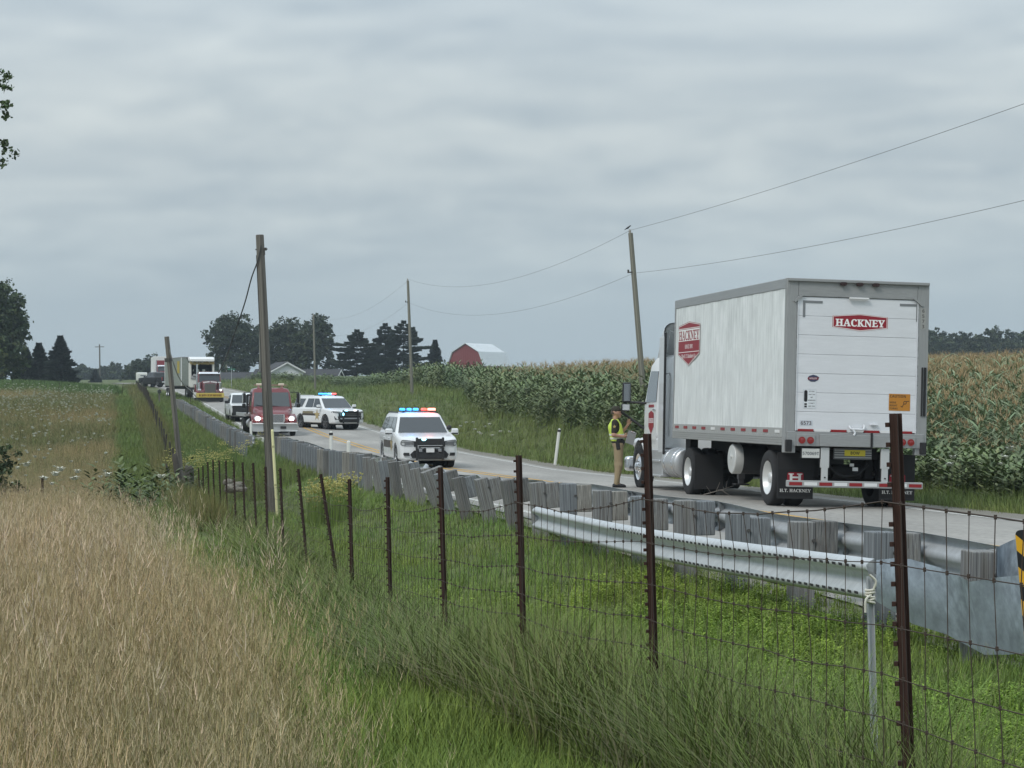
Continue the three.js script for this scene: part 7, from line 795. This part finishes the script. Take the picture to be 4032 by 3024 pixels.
// ---------------------------------------------------------------- barn, garage and house
{
  const D = 500, p = ray(1006, 790, D), o = thing('barn', 'red gambrel barn with a white metal roof on the rise beyond the corn', 'barn', V(p.x, CY + 2.2, -D), -0.42), red = mat([0.24, 0.04, 0.038], 0.9, 0, { map: mottle }), roofM = mat([0.80, 0.82, 0.83], 0.5, 0.1, { map: mottle }), k = 1.02;
  const prof = [[-4.6, 0], [4.6, 0], [4.6, 3.6], [3.4, 6.6], [0, 8.6], [-3.4, 6.6], [-4.6, 3.6]].map(([x, y]) => [x * k, y * k]); const L = 15;
  mesh('wall', slab(prof, L, (u, v, w) => [u, v, -w]), red, o); for (let i = 0; i < 16; i++) mesh('batten', box(0.05, 4 + 3.6 * (1 - Math.abs(i - 7.5) / 8), 0.04, [(-4.3 + i * 0.573) * k, (2 + 1.8 * (1 - Math.abs(i - 7.5) / 8)), 0.02]), red, o);
  for (const s of [-1, 1]) for (const [a, b, nm] of [[[4.85, 3.3], [3.5, 6.75], 'lower_roof'], [[3.55, 6.66], [0, 8.78], 'upper_roof']]) { const A = [a[0] * k * s, a[1] * k], B = [b[0] * k * s, b[1] * k], dx = B[0] - A[0], dy = B[1] - A[1], l = Math.hypot(dx, dy), r = mesh(nm, box(l, 0.12, L + 0.8, [(A[0] + B[0]) / 2, (A[1] + B[1]) / 2, -L / 2], [0, 0, Math.atan2(dy, dx)]), roofM, o); for (let i = 0; i < 12; i++) mesh('roof_rib', box(l, 0.05, 0.05, [(A[0] + B[0]) / 2 - s * 0 , (A[1] + B[1]) / 2 + 0.08, -i * 1.45 - 0.3], [0, 0, Math.atan2(dy, dx)]), roofM, r); }
  mesh('door', box(3.2, 2.6, 0.08, [0, 1.3, 0.06]), red, o); mesh('door_track', box(3.8, 0.14, 0.1, [0.2, 2.72, 0.08]), tapeWhite, o);
}
function gableHouse(name, label, pos, rot, W, H, L, peak, wallM, roofM, extra) { const o = thing(name, label, 'building', pos, rot); mesh('wall', slab([[-W / 2, 0], [W / 2, 0], [W / 2, H], [0, H + peak], [-W / 2, H]], L, (u, v, w) => [u, v, -w]), wallM, o); for (const s of [-1, 1]) { const l = Math.hypot(W / 2 + 0.4, peak * 1.1), a = Math.atan2(peak, W / 2); const r = mesh('roof', box(l, 0.16, L + 0.8, [s * (W / 4 + 0.1), H + peak / 2 + 0.06, -L / 2], [0, 0, -s * a]), roofM, o); for (let i = 0; i < 5; i++) mesh('shingle_row', box(l / 5.6, 0.05, L + 0.82, [s * (W / 2 + 0.2 - (i + 0.5) * (W / 2 + 0.3) / 5), H + peak / 2 + 0.06 + ((i + 0.5) / 5 - 0.5) * peak * 1.05 + 0.1, -L / 2], [0, 0, -s * a]), roofM, r); mesh('barge_board', box(l, 0.2, 0.06, [s * (W / 4 + 0.1), H + peak / 2 - 0.02, 0.43], [0, 0, -s * a]), tapeWhite, o); } if (extra) extra(o); return o; }
{
  const roofDark = mat([0.05, 0.05, 0.055], 0.9), siding = mat([0.72, 0.73, 0.74], 0.7); let p = ray(620, 828, 292);
  gableHouse('garage', 'white gabled garage with a dark roof half hidden by the weedy bank', V(p.x, CY + 0.35, -292), 0.28, 4.6, 2.1, 9.5, 1.25, siding, roofDark, (o) => { mesh('garage_door', box(2.6, 1.8, 0.06, [0, 0.95, 0.03]), tapeWhite, o); for (let i = 0; i < 4; i++) mesh('siding_board', box(4.5, 0.03, 0.02, [0, 0.5 + i * 0.5, 0.02]), siding, o); });
  p = ray(672, 828, 300); gableHouse('house', 'low house with a long dark roof and a small white gable by the pines', V(p.x + 4, CY - 0.5, -300), Math.PI / 2 - 0.1, 8, 1.7, 12, 1.5, siding, roofDark, (o) => { mesh('window', box(0.05, 0.9, 1.2, [4.02, 1.0, -4]), glassDark, o); });
  p = ray(535, 826, 318); gableHouse('house', 'grey house with a porch behind the street sign', V(p.x + 1, CY - 0.5, -318), 1.2, 6, 1.7, 8, 1.2, mat([0.3, 0.3, 0.31], 0.8), roofDark, (o) => { mesh('porch_roof', box(2.4, 0.12, 5, [4.1, 1.7, -4]), roofDark, o); for (const z of [-1.8, -6.2]) mesh('porch_post', box(0.14, 1.7, 0.14, [5.1, 0.85, z]), tapeWhite, o); mesh('window', box(0.05, 0.8, 1.0, [3.02, 1.0, -4]), glassDark, o); });
}
renderer.render(scene, camera);
